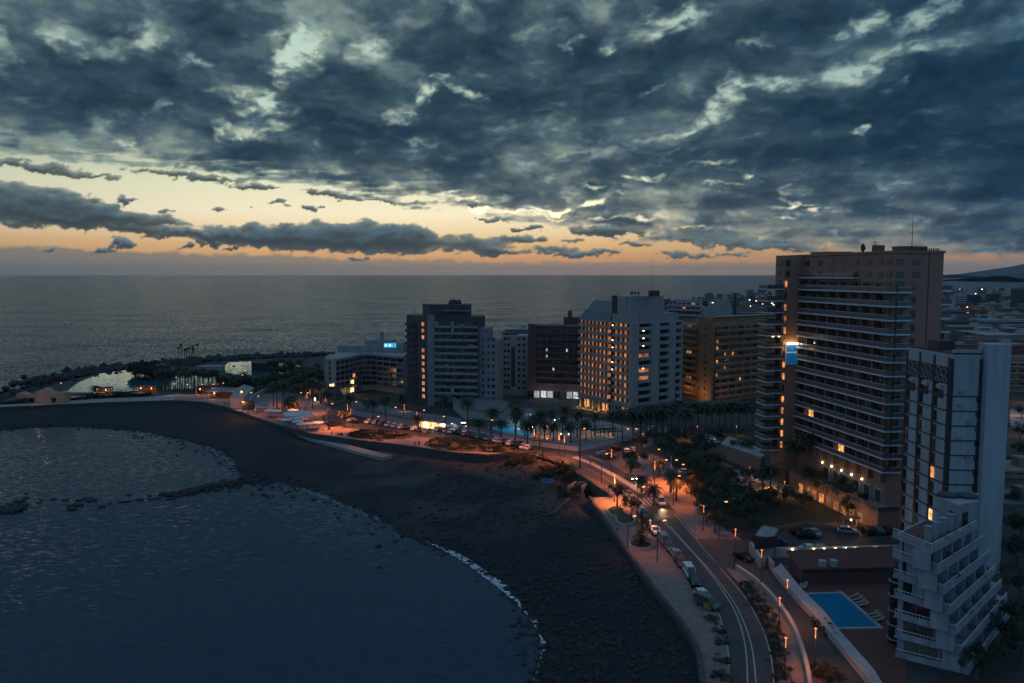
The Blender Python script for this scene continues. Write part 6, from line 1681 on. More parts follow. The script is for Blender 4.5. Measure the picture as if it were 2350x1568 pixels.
# hedge and shrubs along the outer path
for i in range(40): tree(rp.uniform(0, 350), 0, 1, "x") if False else None
b = MB(); rh = random.Random(9)
hq = sl([(-60,930),(60,925),(150,919),(250,913),(345,908)], 8)
for i in range(5200):
    k = rh.uniform(0, len(hq) - 1.001); a = V2(hq[int(k)]).lerp(V2(hq[int(k) + 1]), k - int(k)); p = Vector((a.x + rh.gauss(0, .9), a.y + rh.gauss(0, .9), 4 + rh.random() * (1.6 + .8 * math.sin(k))))
    u = Vector((rh.gauss(0, 1), rh.gauss(0, 1), rh.gauss(0, 1))).normalized() * .35; w = u.cross(Vector((0.3, .5, .8)))
    b.mesh([p + u, p + w, p - u, p - w], [(0, 1, 2, 3)])
b.build("hedge", M_LEAF, label="long dark clipped hedge beside the path at the far left", cat="hedge")
# park trees in front of the slab hotel
for x, y, r in ((1600,1130,3.2),(1626,1112,3.4),(1590,1098,3.0),(1650,1150,3.2),(1680,1122,2.8),(1640,1082,3.0),(1720,1118,2.6),(1562,1066,2.8),(1524,1050,2.6),(1700,1176,3),(1662,1196,3.2),(1500,1022,2.6),(1560,1020,2.8),(1604,1030,3),(1642,1018,2.8),(1620,1048,3.0),(1670,1044,2.4),
    (1470,1035,2.2),(1540,1035,2.6),(1580,1052,2.8),(1600,1160,2.6),(1628,1172,2.8),(1622,1198,2.6),(1640,1222,2.6),(1690,1212,2.8),(1718,1200,2.6),(1735,1172,2.4),(1700,1150,2.2),(1760,1165,2.6),(1800,1160,2.4),(1985,1180,3.6),(1960,1190,2.8),(2010,1190,3),(1840,1170,2.2),(1735,1050,2.2),(1725,1238,2.2),(1765,1180,2.4)):
    tree(x, y, r, "trees of the dark park before the slab hotel", 1.9)
for x, y, r in ((2330,1180,3),(2345,1240,3.4),(2335,1300,3),(2342,1380,3.2),(2335,1450,2.6),(2300,1480,2),(2345,1520,2.8),(2340,1010,3),(2350,1060,3.4),(2325,1090,2.6),(2345,960,2.6),(2262,1545,2.2),(2240,1562,2)): tree(x, y, r, "trees at the right edge", 1.9)
tree(1703, 1056, 4.0, "round tree", 2.0)["label"] = "big round dark tree in front of the pale villa"
TREES.pop("round tree")
tree(1455, 1075, 3.4, "bushy tree", 1.2)["label"] = "dense bushy tree in the walled island of the road junction"
TREES.pop("bushy tree")
for x, y, r in ((1416,1166,2.2),(1450,1200,2.4)): tree(x, y, r, "planter trees", 3.2)
a_, b_ = TREES.pop("planter trees"); a_["label"] = "leafy tree leaning over the upper ring planter on the promenade"; b_["label"] = "leafy tree in the lower curved planter on the promenade"
for x, y, r in ((1180,1070,2.4),(1202,1062,2.0),(1215,1072,1.6),(1250,1096,2.8),(1268,1090,2.2),(1286,1082,2.6),(1300,1090,3.0),(1312,1100,2.2),(1334,1120,2.2),(1346,1112,2.6),(1300,1132,2.0),(1360,1128,2.0),(1236,1056,1.6),(1289,1118,1.6)):
    q_ = P(x, y, 2.6); tree(x, y, r * 1.35, "bushes on the sand below the promenade", z=2.6, name="bush").location.z = bz_(q_.x, q_.y) - .1
for x, y, r in ((1712,1345,1.4),(1722,1362,1.6),(1735,1380,1.5),(1748,1400,1.6),(1760,1420,1.5),(1770,1440,1.6),(1778,1462,1.5),(1782,1484,1.4),(1788,1505,1.4),(1792,1535,1.5),(1794,1560,1.4),(1655,1452,1.1),(1657,1475,1.2),(1659,1520,1.2),(1650,1555,1.4),(1632,1425,1.2),(1884,1432,1.3),(1893,1444,1.5),(1903,1455,1.3),(1812,1330,1.2),(1822,1342,1.1),(1876,1535,1.4),(1895,1550,1.8),(1910,1560,1.6)):
    tree(x, y, r, "shrubs beside the near road", name="bush")
for x, y, r in ((805,1000,1.3),(820,1004,1.2),(850,1008,1.0),(780,998,1.2),(870,1012,1.1),(990,1024,1.0),(1010,1028,1.1),(1040,1032,1.0),(1075,1034,1.1),(1110,1036,1.0),(774,976,1.3),(690,946,1.2),(652,952,1.2)):
    tree(x, y, r, "low shrubs of the promenade beds", name="bush")
# conical araucaria in its ring planter
p = P(1471, 1255); root = empty("conifer_tree", (p.x, p.y, 4), 0, "dark conical conifer in a round white planter on the promenade", "conifer")
b = MB(); b.cyl(0, 0, 0, 6.6, .14, .04, 6); b.build("trunk", M_BARK, root)
b = MB(); rc = random.Random(4)
for k in range(15):
    z = .9 + k * .4; R_ = 2.35 * (1 - k / 15.5) + .12
    for i in range(9 + (15 - k)):
        a = rc.uniform(0, 6.28); L_ = R_ * rc.uniform(.8, 1.08)
        tip = Vector((math.cos(a) * L_, math.sin(a) * L_, z - .05)); o = Vector((0, 0, z + .25)); sd = Vector((-math.sin(a), math.cos(a), 0))
        for s in range(6):
            t0, t1 = s / 6, (s + 1) / 6; q0, q1 = o.lerp(tip, t0), o.lerp(tip, t1); w = .26 * (1 - t0 * .5) * rc.uniform(.7, 1.3)
            b.mesh([q0, q1, q1 * .5 + q0 * .5 + sd * w + Vector((0, 0, rc.uniform(-.08, .14)))], [(0, 1, 2)]); b.mesh([q0, q1, q1 * .5 + q0 * .5 - sd * w + Vector((0, 0, rc.uniform(-.1, .1)))], [(0, 1, 2)])
b.build("crown", M_LEAF2, root)
def ring_planter(pts, label, h=.55):
    b = MB(); b.strip(pts, .16, 4.04, 4 + h); o = b.build("planter_wall", M_WALLW)
    root = empty("planter", (pts[0][0], pts[0][1], 4), 0, label, "planter"); o.parent = root; o.location = (-pts[0][0], -pts[0][1], -4)
    b = MB(); c = poly_off(ccw([tuple(q) for q in pts[:-1]]), -.1); b.face([(x, y, 4 + h - .12) for x, y in c]); o = b.build("soil", M_SCRUB, root); o.location = (-pts[0][0], -pts[0][1], -4)
def circ(x, y, r, n=22): c = P(x, y); return [(c.x + r * math.cos(i * 6.2832 / n), c.y + r * math.sin(i * 6.2832 / n)) for i in range(n + 1)]
ring_planter(circ(1471, 1254, 2.3), "round white planter ring under the conical conifer")
ring_planter(smooth_line(pl([(1393,1173),(1405,1166),(1425,1168),(1434,1180),(1450,1188),(1456,1200),(1440,1208),(1418,1203),(1413,1190),(1400,1184),(1393,1173)]), 4), "S-shaped white planter wall round the two promenade trees")
ring_planter(smooth_line(pl([(1440,1074),(1445,1066),(1465,1064),(1474,1072),(1468,1080),(1450,1080),(1440,1074)]), 4), "white kerbed planting island at the road junction")
def bed(px, label, m=M_SCRUB, n=900, h=.45, tone=M_LEAF):
    q = ccw(smooth_line(pl(px), 4)); root = empty("planting_bed", (q[0][0], q[0][1], 4), 0, label, "planting bed")
    b = MB(); b.prism(q, 4.0, 4.2); o = b.build("soil", m, root); o.location = (-q[0][0], -q[0][1], -4)
    xs_, ys_ = [p_[0] for p_ in q], [p_[1] for p_ in q]; b = MB(); r = random.Random(len(px) * 7 + int(q[0][0])); k = 0
    while k < n:
        x, y = r.uniform(min(xs_), max(xs_)), r.uniform(min(ys_), max(ys_)); ins = False; j = len(q) - 1
        for i in range(len(q)):
            if (q[i][1] > y) != (q[j][1] > y) and x < (q[j][0] - q[i][0]) * (y - q[i][1]) / (q[j][1] - q[i][1]) + q[i][0]: ins = not ins
            j = i
        k += 1
        if not ins or mnoise.noise(Vector((x * .3, y * .3, 0))) < -.15: continue
        hh = h * r.uniform(.4, 1.3); a = r.uniform(0, 6.28)
        b.mesh([(x + math.cos(a) * .3, y + math.sin(a) * .3, 4.15), (x - math.cos(a) * .3, y - math.sin(a) * .3, 4.15), (x + r.uniform(-.2, .2), y, 4.2 + hh)], [(0, 1, 2)])
    o = b.build("ground_cover", tone, root, kind="stuff"); o.location = (-q[0][0], -q[0][1], -4)
bed([(795,997),(830,988),(880,990),(920,996),(945,1003),(915,1008),(860,1008),(810,1005)], "long lens shaped dark planting bed on the upper promenade", n=3000)
bed([(972,1021),(1000,1007),(1050,1008),(1100,1013),(1160,1026),(1175,1034),(1120,1036),(1050,1036),(1000,1030)], "wide dark planting bed on the promenade beside the parked cars", n=3500)
bed([(747,975),(760,969),(780,969),(786,974),(770,979),(752,979)], "small green oval planting bed near the zebra crossing", m=M_GRASS, n=600)
bed([(645,950),(668,946),(695,942),(700,947),(680,953),(655,956)], "small bed under the plaza palms", n=500)
# labels: count each kind from the left inside its own place
GP = {"palms along the parked cars and white balustrade": "{n} palm from the left of those beside the parked cars and white balustrade",
 "palms in the hotel pool garden": "{n} palm from the left inside the pool garden behind the balustrade",
 "palms in the row right of the glowing hotel": "{n} palm from the left in the dense row right of the glowing hotel",
 "palms of the garden before the slab hotel": "{n} palm from the left in the gardens below the tall slab hotel",
 "palms on the near bank of the lagoon": "{n} palm from the left on the near bank of the pale lagoon",
 "palms before the far lagoon pool": "{n} palm from the left standing before the far lagoon pool",
 "palms of the dark grove right of the lagoon": "{n} palm from the left in the dark grove right of the lagoon",
 "tall thin palms behind the lagoon restaurant": "{n} tall thin palm from the left behind the lagoon restaurant",
 "palms on the plaza": "{n} palm from the left scattered on the open plaza"}
for g_, l_ in PALMS.items(): label_row(l_, GP[g_])
GT = {"trees at the right edge": "{n} dark tree from the left of those at the right edge",
 "trees of the lagoon islet": "{n} dark leafy tree from the left on the lagoon islet",
 "trees of the grove by the lagoon": "{n} dark leafy tree from the left in the grove between the lagoon pools",
 "trees of the dark park before the slab hotel": "{n} leafy tree from the left in the dark park before the slab hotel",
 "bushes on the sand below the promenade": "{n} round bush from the left on the lit sand below the promenade",
 "shrubs beside the near road": "{n} shrub from the left beside the near curving road",
 "low shrubs of the promenade beds": "{n} low shrub from the left in the upper promenade beds"}
for g_, l_ in TREES.items(): label_row(l_, GT[g_])
# ------------------------------------------------------------------ vehicles
CARP = {}
PAINT = {"white": (.62, .63, .64), "silver": (.34, .35, .37), "black": (.015, .015, .018), "red": (.28, .03, .03), "blue": (.03, .06, .16), "grey": (.12, .12, .13)}
def paint(c):
    return mat("car_paint_" + c, PAINT[c], 0.28, metal=0.2 if c != "white" else 0.0, noise_scale=0.6, noise_amt=.06)
M_TYRE = mat("tyre_rubber", (.02, .02, .02), .85); M_CGL = mat("car_glass", (.02, .025, .03), .08, spec=.8)
M_HLOFF = mat("headlight_off", (.5, .5, .5), .2); M_TL = mat("tail_light_red", (.25, .01, .01), .3)
M_HLON = emis("headlight_on", (1, .85, .6), 40); M_RIM = mat("wheel_rim", (.35, .35, .36), .35, metal=.6)
BODY = {"hatchback": (4.0, [(-2.0,.35),(-2.0,.75),(-1.95,.95),(-1.3,.98),(1.1,.92),(1.75,.82),(2.0,.62),(2.0,.32)], [(-1.85,.93),(-1.45,1.42),(.25,1.47),(1.15,.93)]),
        "saloon car": (4.5, [(-2.25,.35),(-2.25,.8),(-2.1,.95),(-1.3,.98),(1.2,.92),(2.0,.8),(2.25,.6),(2.25,.32)], [(-1.6,.95),(-.95,1.38),(.35,1.42),(1.25,.93)]),
        "van": (4.7, [(-2.35,.38),(-2.35,1.0),(-2.3,1.12),(-1.4,1.12),(1.2,1.1),(1.95,.98),(2.35,.75),(2.35,.35)], [(-2.3,1.11),(-2.15,1.85),(.75,1.88),(1.65,1.09)])}
_cm = {}
def car_meshes(kind, col):
    if (kind, col) in _cm: return _cm[(kind, col)]
    L_, low, cab = BODY[kind]; W_ = .88; out = {}
    b = MB(); n = len(low)
    # lower body: tapered towards the nose and tail, wheel arches cut by the dark wheels
    def wid(x, z): return W_ * (1 - .10 * max(0, abs(x) / (L_ / 2) - .6) / .4) * (1 - .05 * max(0, z - .6))
    vs = [(x, -wid(x, z), z) for x, z in low] + [(x, wid(x, z), z) for x, z in low]
    b.mesh(vs, [tuple(range(n)), tuple(range(2 * n - 1, n - 1, -1))] + [(i, n + i, n + (i + 1) % n, (i + 1) % n) for i in range(n)])
    # roof and pillars over the glass house
    (x0, z0), (x1, z1), (x2, z2), (x3, z3) = cab; wt = W_ * .80
    b.mesh([(x1 - .02, -wt, z1), (x2 + .03, -wt, z2), (x2 + .03, wt, z2), (x1 - .02, wt, z1), (x1 + .05, -wt * .96, z1 + .05), (x2 - .06, -wt * .96, z2 + .05), (x2 - .06, wt * .96, z2 + .05), (x1 + .05, wt * .96, z1 + .05)], [(4, 5, 6, 7), (0, 1, 5, 4), (1, 2, 6, 5), (2, 3, 7, 6), (3, 0, 4, 7)])
    for sg in (-1, 1):
        for (xa, za, xb, zb) in ((x0, z0, x1, z1), (x3, z3, x2, z2), ((x0 + x3) / 2, z0, (x1 + x2) / 2 - .1, z1)):
            b.tube([Vector((xa, sg * W_ * .95, za)), Vector((xb, sg * wt * 1.005, zb))], .045, 4)
    b.box(x0 + .1, x0 + .3, -.3, .3, .5, .51)
    out["body"] = b.data("car_body", paint(col))
    b = MB(); g = .965
    vs = [(x0 + .03, -W_ * .93, z0 - .03), (x3 - .03, -W_ * .93, z3 - .03), (x2, -wt * .985, z2), (x1, -wt * .985, z1)]
    vs += [(x, -y, z) for x, y, z in vs]
    b.mesh(vs, [(0, 1, 2, 3), (7, 6, 5, 4), (0, 3, 7, 4), (1, 5, 6, 2)]); out["windows"] = b.data("car_windows", M_CGL)
    def wheel():
        b = MB(); vs = []; m = 12
        for yy in (-.11, .11): vs += [(.32 * math.cos(i * 6.2832 / m), yy, .32 * math.sin(i * 6.2832 / m)) for i in range(m)]
        b.mesh(vs, [(i, (i + 1) % m, m + (i + 1) % m, m + i) for i in range(m)] + [tuple(range(m))[::-1], tuple(range(m, 2 * m))]); b.mi = 1
        for yy in (-.115, .115): b.mesh([(.18 * math.cos(i * 6.2832 / 8), yy, .18 * math.sin(i * 6.2832 / 8)) for i in range(8)], [tuple(range(8))])
        return b.data("car_wheel", [M_TYRE, M_RIM])
    out["wheel"] = CARP.setdefault("wheel", wheel())
    for nm, m, x in (("head", M_HLOFF, L_ / 2 - .06), ("headon", M_HLON, L_ / 2 - .06), ("tail", M_TL, -L_ / 2 + .01)):
        b = MB(); b.box(-.05, .07, -.16, .16, -.08, .08); out[nm] = CARP.setdefault(nm, b.data("car_light", m))
    _cm[(kind, col)] = out; return out
CARS = {}
def car(x, y, rz, kind="hatchback", col="white", grp="x", on=False, z=4.08, world=None):
    p = P(x, y, z) if world is None else Vector((*world, z)); M_ = car_meshes(kind, col); L_ = BODY[kind][0]
    root = empty("parked_car" if not on else "car", (p.x, p.y, z), rz, "x", "car" if kind != "van" else "van", grp)
    root["c"] = col + " " + kind
    def add(nm, me, loc=(0, 0, 0), lab=None):
        o = bpy.data.objects.new(nm, me); COL.objects.link(o); o.parent = root; o.location = loc
        if lab: o["label"] = lab
    add("body", M_["body"]); add("windows", M_["windows"])
    for sx in (-1, 1):
        for sy in (-1, 1): add("wheel", M_["wheel"], (sx * L_ * .31, sy * .80, .32))
    for sy in (-1, 1):
        add("headlight", M_["headon" if on else "head"], (L_ / 2 - .09, sy * .58, .66)); add("tail_light", M_["tail"], (-L_ / 2 + .03, sy * .62, .82))
    if on:
        l = bpy.data.lights.new("headlamp_beam", "SPOT"); l.energy = 500; l.color = (1, .72, .4); l.spot_size = R(70); l.spot_blend = .8; l.shadow_soft_size = .1
        o = bpy.data.objects.new("headlamp_beam", l); COL.objects.link(o); o.parent = root; o.location = (L_ / 2 + .12, 0, .7); o.rotation_euler = (0, R(-78), 0)
    CARS.setdefault(grp, []).append(root); return root
def ang(a, b): d = dirpx(a, b); return math.atan2(d.y, d.x)
rcar = random.Random(8); KN = ["hatchback", "hatchback", "saloon car", "hatchback", "van"]; CN = ["white", "silver", "black", "grey", "white", "red", "blue", "black"]
# row parked nose-in along the balustrade wall
g1 = "cars parked in the row before the white balustrade"
for i in range(21):
    t = i / 20; x = 1006 + (1212 - 1006) * t; y = 988 + (1031 - 988) * t - 3 * math.sin(math.pi * t)
    col = {0: "white", 3: "white", 6: "silver", 7: "red", 13: "white", 14: "silver", 16: "white", 17: "black", 19: "white", 20: "white"}.get(i, rcar.choice(CN))
    car(x, y, R(68) + rcar.uniform(-.05, .05), rcar.choice(KN), col, g1)
g2 = "cars parked in the upper row near the low pavilion"
for i in range(10):
    t = i / 9; col = {0: "white", 1: "silver", 4: "white", 7: "white", 9: "silver"}.get(i, rcar.choice(CN))
    car(848 + 132 * t, 971 + 21 * t, R(70) + rcar.uniform(-.06, .06), rcar.choice(KN), col, g2)
car(810, 968, R(10), "saloon car", "white", g2); car(818, 971, R(12), "hatchback", "black", g2)
g3 = "cars parked along the promenade kerb of the main road"
row = [(1474,1180,"white","hatchback"),(1481,1192,"black","hatchback"),(1489,1204,"black","saloon car"),(1496,1213,"grey","hatchback"),(1503,1223,"white","saloon car"),(1524,1247,"silver","van"),(1536,1262,"grey","hatchback"),(1553,1281,"silver","hatchback"),(1562,1297,"red","hatchback"),(1582,1321,"white","van"),(1594,1340,"black","hatchback"),(1613,1375,"white","hatchback"),(1623,1392,"grey","van"),(1452,1152,"grey","hatchback"),(1443,1140,"silver","hatchback")]
for x, y, c_, k in row:
    j = min(range(len(roadL) - 1), key=lambda q: (V2(roadL[q]) - V2(P(x, y)[:2])).length); d = V2(roadL[j]) - V2(roadL[min(j + 1, len(roadL) - 1)])
    a_ = math.atan2(-d.y, -d.x)
    car(x, y, a_, k, c_, g3)
o = car(1516, 1158, ang((1500,1130),(1545,1195)), "van", "white", "m1", on=True); o["label"] = "white van with headlights on driving over the zebra crossing"; del o["c"]; CARS.pop("m1"); del o["group"]
o = car(1448, 1100, ang((1420,1085),(1465,1112)), "saloon car", "grey", "m2", on=True); o["label"] = "grey saloon car with bright headlights approaching on the right lane"; del o["c"]; CARS.pop("m2"); del o["group"]
g4 = "cars parked in the garden car parks below the slab hotel"
for x, y, r_, k, c_ in ((1628,1178,.2,"van","white"),(1700,1148,.5,"hatchback","white"),(1738,1138,1.6,"hatchback","silver"),(1700,1116,-.5,"hatchback","white"),(1865,1228,1.9,"saloon car","silver"),(1945,1224,-.3,"hatchback","silver"),(1852,1232,1.8,"hatchback","black"),(1990,1224,1.7,"hatchback","black"),(2012,1222,1.7,"saloon car","grey"),(2035,1222,1.7,"hatchback","red"),(1830,1230,1.8,"hatchback","black"),(1860,1266,.05,"saloon car","white"),(1888,1267,.05,"hatchback","silver"),(1660,1140,.3,"hatchback","black"),(1573,1088,.1,"saloon car","white"),(1580,1096,.2,"hatchback","grey"),(1706,1284,-1.0,"hatchback","black"),(1785,1252,.1,"hatchback","grey")):
    car(x, y, r_, k, c_, g4)
g5 = "cars parked at the junction beyond the balustrade corner"
for x, y, r_, k, c_ in ((1385,1046,.1,"saloon car","silver"),(1398,1052,.1,"hatchback","grey"),(1415,1035,.2,"hatchback","black"),(1438,1040,1.5,"hatchback","white"),(1452,1036,1.5,"hatchback","silver"),(1500,988,.3,"hatchback","white"),(1628,1008,.2,"hatchback","white"),(1650,1002,.2,"saloon car","red"),(1640,1018,.2,"hatchback","white"),(1392,1040,.1,"hatchback","blue")):
    car(x, y, r_, k, c_, g5)
for g_, txt in ((g1, "{c}, {n} in the parked row before the white balustrade"), (g2, "{c}, {n} in the upper parked row near the low pavilion"), (g3, "{c}, {n} of those along the promenade kerb"), (g4, "{c}, {n} of those in the garden car parks"), (g5, "{c}, {n} of those at the junction beyond the balustrade corner")):
    label_row(CARS[g_], txt)

# ------------------------------------------------------------------ street lamps: slim posts whose upper part glows
def post_proto(h, glow, name):
    b = MB(); b.cyl(0, 0, 0, h, .09, .07, 8); b.cyl(0, 0, 0, .5, .16, .12, 8); a = b.data("lamp_pole", M_DARKM)
    b = MB(); b.cyl(0, 0, h, h + glow, .055, .055, 8); b.cyl(0, 0, h + glow, h + glow + .08, .2, .2, 8); c = b.data("lamp_tube", emis("lamp_tube_glow", (1, .25, .025), 1.5))
    return a, c
_pp = {}
SL = {}
def column_lamp(x, y, h=4.5, glow=2.2, power=1500, grp="glowing column lamps of the promenade", label=None, col=(1, .25, .05)):
    if (h, glow) not in _pp: _pp[(h, glow)] = post_proto(h, glow, "x")
    a, c = _pp[(h, glow)]; p = P(x, y); root = empty("street_lamp", (p.x, p.y, 4.04), 0, "x", "street lamp", grp)
    for nm, me in (("pole", a), ("lamp_tube", c)): o = bpy.data.objects.new(nm, me); COL.objects.link(o); o.parent = root
    down_lamp((p.x + .3, p.y - 1.1, 4 + h + glow * .9), power * 2.6, col)
    SL.setdefault(grp, []).append(root); return root
def arm_lamp(x, y, h=8, power=1500, arm=1.5, two=False, grp="arm street lamps", col=(1, .235, .045), lit=True, rz=0.0):
    p = P(x, y); root = empty("street_lamp", (p.x, p.y, 4.04), rz, "x", "street lamp", grp)
    key = ("arm", h, arm, two, lit)
    if key not in _pp:
        b = MB(); b.cyl(0, 0, 0, h, .1, .06, 8); m0 = b.data("lamp_pole", M_DARKM); b = MB()
        for s in ((1, -1) if two else (1,)): b.tube([Vector((0, 0, h - .1)), Vector((s * arm * .5, 0, h + .25)), Vector((s * arm, 0, h + .2))], .05, 5)
        m1 = b.data("lamp_arm", M_DARKM); b = MB()
        for s in ((1, -1) if two else (1,)): b.box(s * arm - .28, s * arm + .28, -.12, .12, h + .05, h + .2)
        _pp[key] = (m0, m1, b.data("lamp_head", M_LANTERN if lit else M_CONC))
    for nm, me in zip(("pole", "arm", "lamp_head"), _pp[key]): o = bpy.data.objects.new(nm, me); COL.objects.link(o); o.parent = root
    if lit:
        for s in ((1, -1) if two else (1,)): down_lamp((p.x + s * arm * math.cos(rz), p.y + s * arm * math.sin(rz), 4 + h - .05), power * 4.5, col)
    SL.setdefault(grp, []).append(root); return root
for x, y, h, pw in ((1226,1038,5,1500),(1283,1047,5,2600),(1295,1050,4.5,900),(1403,1086,4.5,1100),(1410,1152,4.5,5200),(1686,1303,6,260),(1746,1350,5.5,110),(1614,1218,4,260),(1805,1414,4.6,380),(1788,1442,3.5,110),(1869,1538,4.6,520),(1801,1560,4.5,80),(1492,1222,1.6,160),(1240,1000,4,500),(1502,1120,4.8,900)):
    column_lamp(x, y, h, (2.0 if y < 1200 else 1.3) if h > 3 else 1.0, pw)
for x, y, h, pw in ((798,966,4,700),(805,970,3,200),(748,944,4,350),(928,962,3.5,200),(957,985,4,300),(712,928,4,260),(705,940,4.5,220),(842,944,3,150)):
    column_lamp(x, y, h, 2.0, pw, "glowing column lamps of the upper plaza")
# wide red-orange pools of light on plaza and promenade
for x, y, h, pw, tw in ((755,985,9,3600,False),(900,995,9,1500,False),(1010,1020,9,1300,False),(1120,1030,9,1600,False),(700,955,9,1500,True),(640,930,9,1100,False),(570,955,9,700,False),(1540,1118,7,1500,True),(1545,1160,7,800,False),(1330,1072,11,1500,False),(1462,1200,8,260,False),(1508,1290,8,150,False),(1555,1130,7,600,False),(1245,1062,7,1200,False),(1450,1045,8,500,True),(1650,1240,8,160,False),(1440,1265,7,230,False),(810,980,9,1900,False),(860,1012,8,1000,False),(1060,1038,8,900,False),(1180,1045,8,1300,False),(965,1003,9,1500,False),(1380,1112,8,1500,False),(1500,1100,8,900,False)):
    arm_lamp(x, y, h, pw, 1.3, tw, "arm street lamps of plaza and promenade", lit=True)
for x, y, h in ((1331,1072,16),(886,985,9),(1024,1005,9),(1075,1013,9)): pass
# row of small orange lights and lamps along the lagoon restaurants
for x, y, pw, c in ((138,905,100,0),(288,905,60,1),(398,907,110,2),(428,908,120,0),(462,908,110,0),(487,908,110,0),(554,884,160,0),(560,873,260,0),(660,878,90,0),(745,893,260,0),(722,898,260,0),(735,905,160,0),(590,938,140,2),(510,905,160,0)):
    arm_lamp(x, y, 5, pw * 1.0, .6, False, "small lamps round the lagoon", col=((1, .38, .12), (1, .8, .5), (.8, .92, 1))[c])
# tree-lit and bridge-lit lamps in the park
for x, y, pw in ((1565,1010,300),(1600,1000,200),(1690,1000,160),(1640,1030,120),(1755,1120,600),(1800,1135,380),(1720,1100,250),(1475,1018,200),(1340,1000,200),(1250,1000,160),(1400,1018,160),(2010,1165,120)):
    column_lamp(x, y, 2.6, .6, pw, "small garden lamps", col=(1, .42, .12))
LG = {"glowing column lamps of the promenade": "{n} slim column lamp with a glowing orange top on the promenade and near road",
 "glowing column lamps of the upper plaza": "{n} slim column lamp with a glowing orange top on the upper plaza",
 "arm street lamps of plaza and promenade": "{n} tall orange street lamp with an arm on plaza and promenade",
 "small lamps round the lagoon": "{n} small lit lamp post along the lagoon restaurants and grove",
 "small garden lamps": "{n} small garden lamp between the hotels"}
for g_, l_ in SL.items(): label_row(l_, LG[g_])
def mast(x, y, h, label, m=M_DARKM, r=.16, cat="mast"):
    p = P(x, y); b = MB(); b.cyl(0, 0, 0, h, r, r * .6, 8); b.cyl(0, 0, 0, .6, r * 2, r * 1.6, 8); return b.build("mast", m, loc=(p.x, p.y, 4.04), label=label, cat=cat)
mast(1331, 1073, 13, "tall dark mast rising from the orange promenade beside the road")
mast(756, 986, 13, "tall dark mast beside the zebra crossing of the plaza")
mast(1182, 1030, 11, "dark mast between the rightmost parked cars", r=.12)
mast(1597, 1226, 5.6, "pale square pillar on the pavement right of the main road", M_WALLW, .35, "pillar")
mast(1540, 1080, 4, "short pale pillar at the road junction", M_WALLW, .3, "pillar")
# ------------------------------------------------------------------ parasols and terrace furniture
M_CANV = mat("parasol_canvas", (.50, .50, .48), .85)
b = MB(); n = 8; vs = [(0, 0, 3.1)] + [(1.75 * math.cos(i * .7854), 1.75 * math.sin(i * .7854), 2.5) for i in range(8)] + [(1.75 * math.cos(i * .7854), 1.75 * math.sin(i * .7854), 2.3) for i in range(8)]
b.mesh(vs, [(0, 1 + i, 1 + (i + 1) % 8) for i in range(8)] + [(1 + i, 9 + i, 9 + (i + 1) % 8, 1 + (i + 1) % 8) for i in range(8)]); can = b.data("parasol_canopy", M_CANV)
b = MB(); b.cyl(0, 0, 0, 3.1, .05, .05, 6); b.cyl(0, 0, 0, .1, .35, .35, 10); pol = b.data("parasol_pole", M_DARKM)
b = MB(); b.cyl(0, 0, .7, .76, .45, .45, 10); b.cyl(0, 0, 0, .7, .05, .05, 5); tab = b.data("cafe_table", M_CONC)
US = []
for x, y, s in ((619,957,1),(634,958,1),(672,956,1),(660,964,1),(658,979,1.05),(685,975,1.05),(683,983,1),(694,989,1.05),(706,988,1),(713,970,1.1),(727,986,1.1)):
    p = P(x, y); root = empty("parasol", (p.x, p.y, 4.04), x, "x", "parasol", "white parasols of the plaza cafe")
    for nm, me in (("canopy", can), ("pole", pol)): o = bpy.data.objects.new(nm, me); COL.objects.link(o); o.parent = root; o.scale = (s * 1.25, s * 1.25, 1)
    US.append(root); o = bpy.data.objects.new("cafe_table", tab); COL.objects.link(o); o.location = (p.x + .9, p.y - .4, 4.04); setp(o, "x", "table", "cafe tables under the parasols"); US.append(o)
label_row([o for o in US if o.name.startswith("parasol")], "{n} white parasol of the cafe on the plaza"); label_row([o for o in US if o.name.startswith("cafe")], "{n} small round cafe table beneath the plaza parasols")
for x, y, lab in ((672,968,"left of the two large white peaked tents on the plaza"),(693,966,"right of the two large white peaked tents on the plaza")):
    p = P(x, y); root = empty("cafe_tent", (p.x, p.y, 4.04), .3, lab, "tent")
    b = MB(); b.mesh([(-3, -3, 2.6), (3, -3, 2.6), (3, 3, 2.6), (-3, 3, 2.6), (0, 0, 4.3), (-3, -3, 2.3), (3, -3, 2.3), (3, 3, 2.3), (-3, 3, 2.3)], [(0, 1, 4), (1, 2, 4), (2, 3, 4), (3, 0, 4), (5, 6, 1, 0), (6, 7, 2, 1), (7, 8, 3, 2), (8, 5, 0, 3)]); b.build("roof", M_CANV, root)
    for sx in (-2.9, 2.9):
        for sy in (-2.9, 2.9): b = MB(); b.cyl(sx, sy, 0, 2.6, .06, n=5); b.build("pole", M_DARKM, root)
p = P(602, 944); root = empty("market_stall", (p.x, p.y, 4.04), .4, "small kiosk under a bright blue canopy on the plaza", "stall")
b = MB(); b.mesh([(-2.4, -1.6, 2.2), (2.4, -1.6, 2.2), (2.4, 1.6, 2.6), (-2.4, 1.6, 2.6), (0, 0, 3.2)], [(0, 1, 4), (1, 2, 4), (2, 3, 4), (3, 0, 4)]); b.build("canopy", mat("blue_canopy", (.03, .22, .34), .8), root)
b = MB(); b.box(-1.8, 1.8, -1, 1, 0, 1.1); b.build("counter", M_CONC, root)
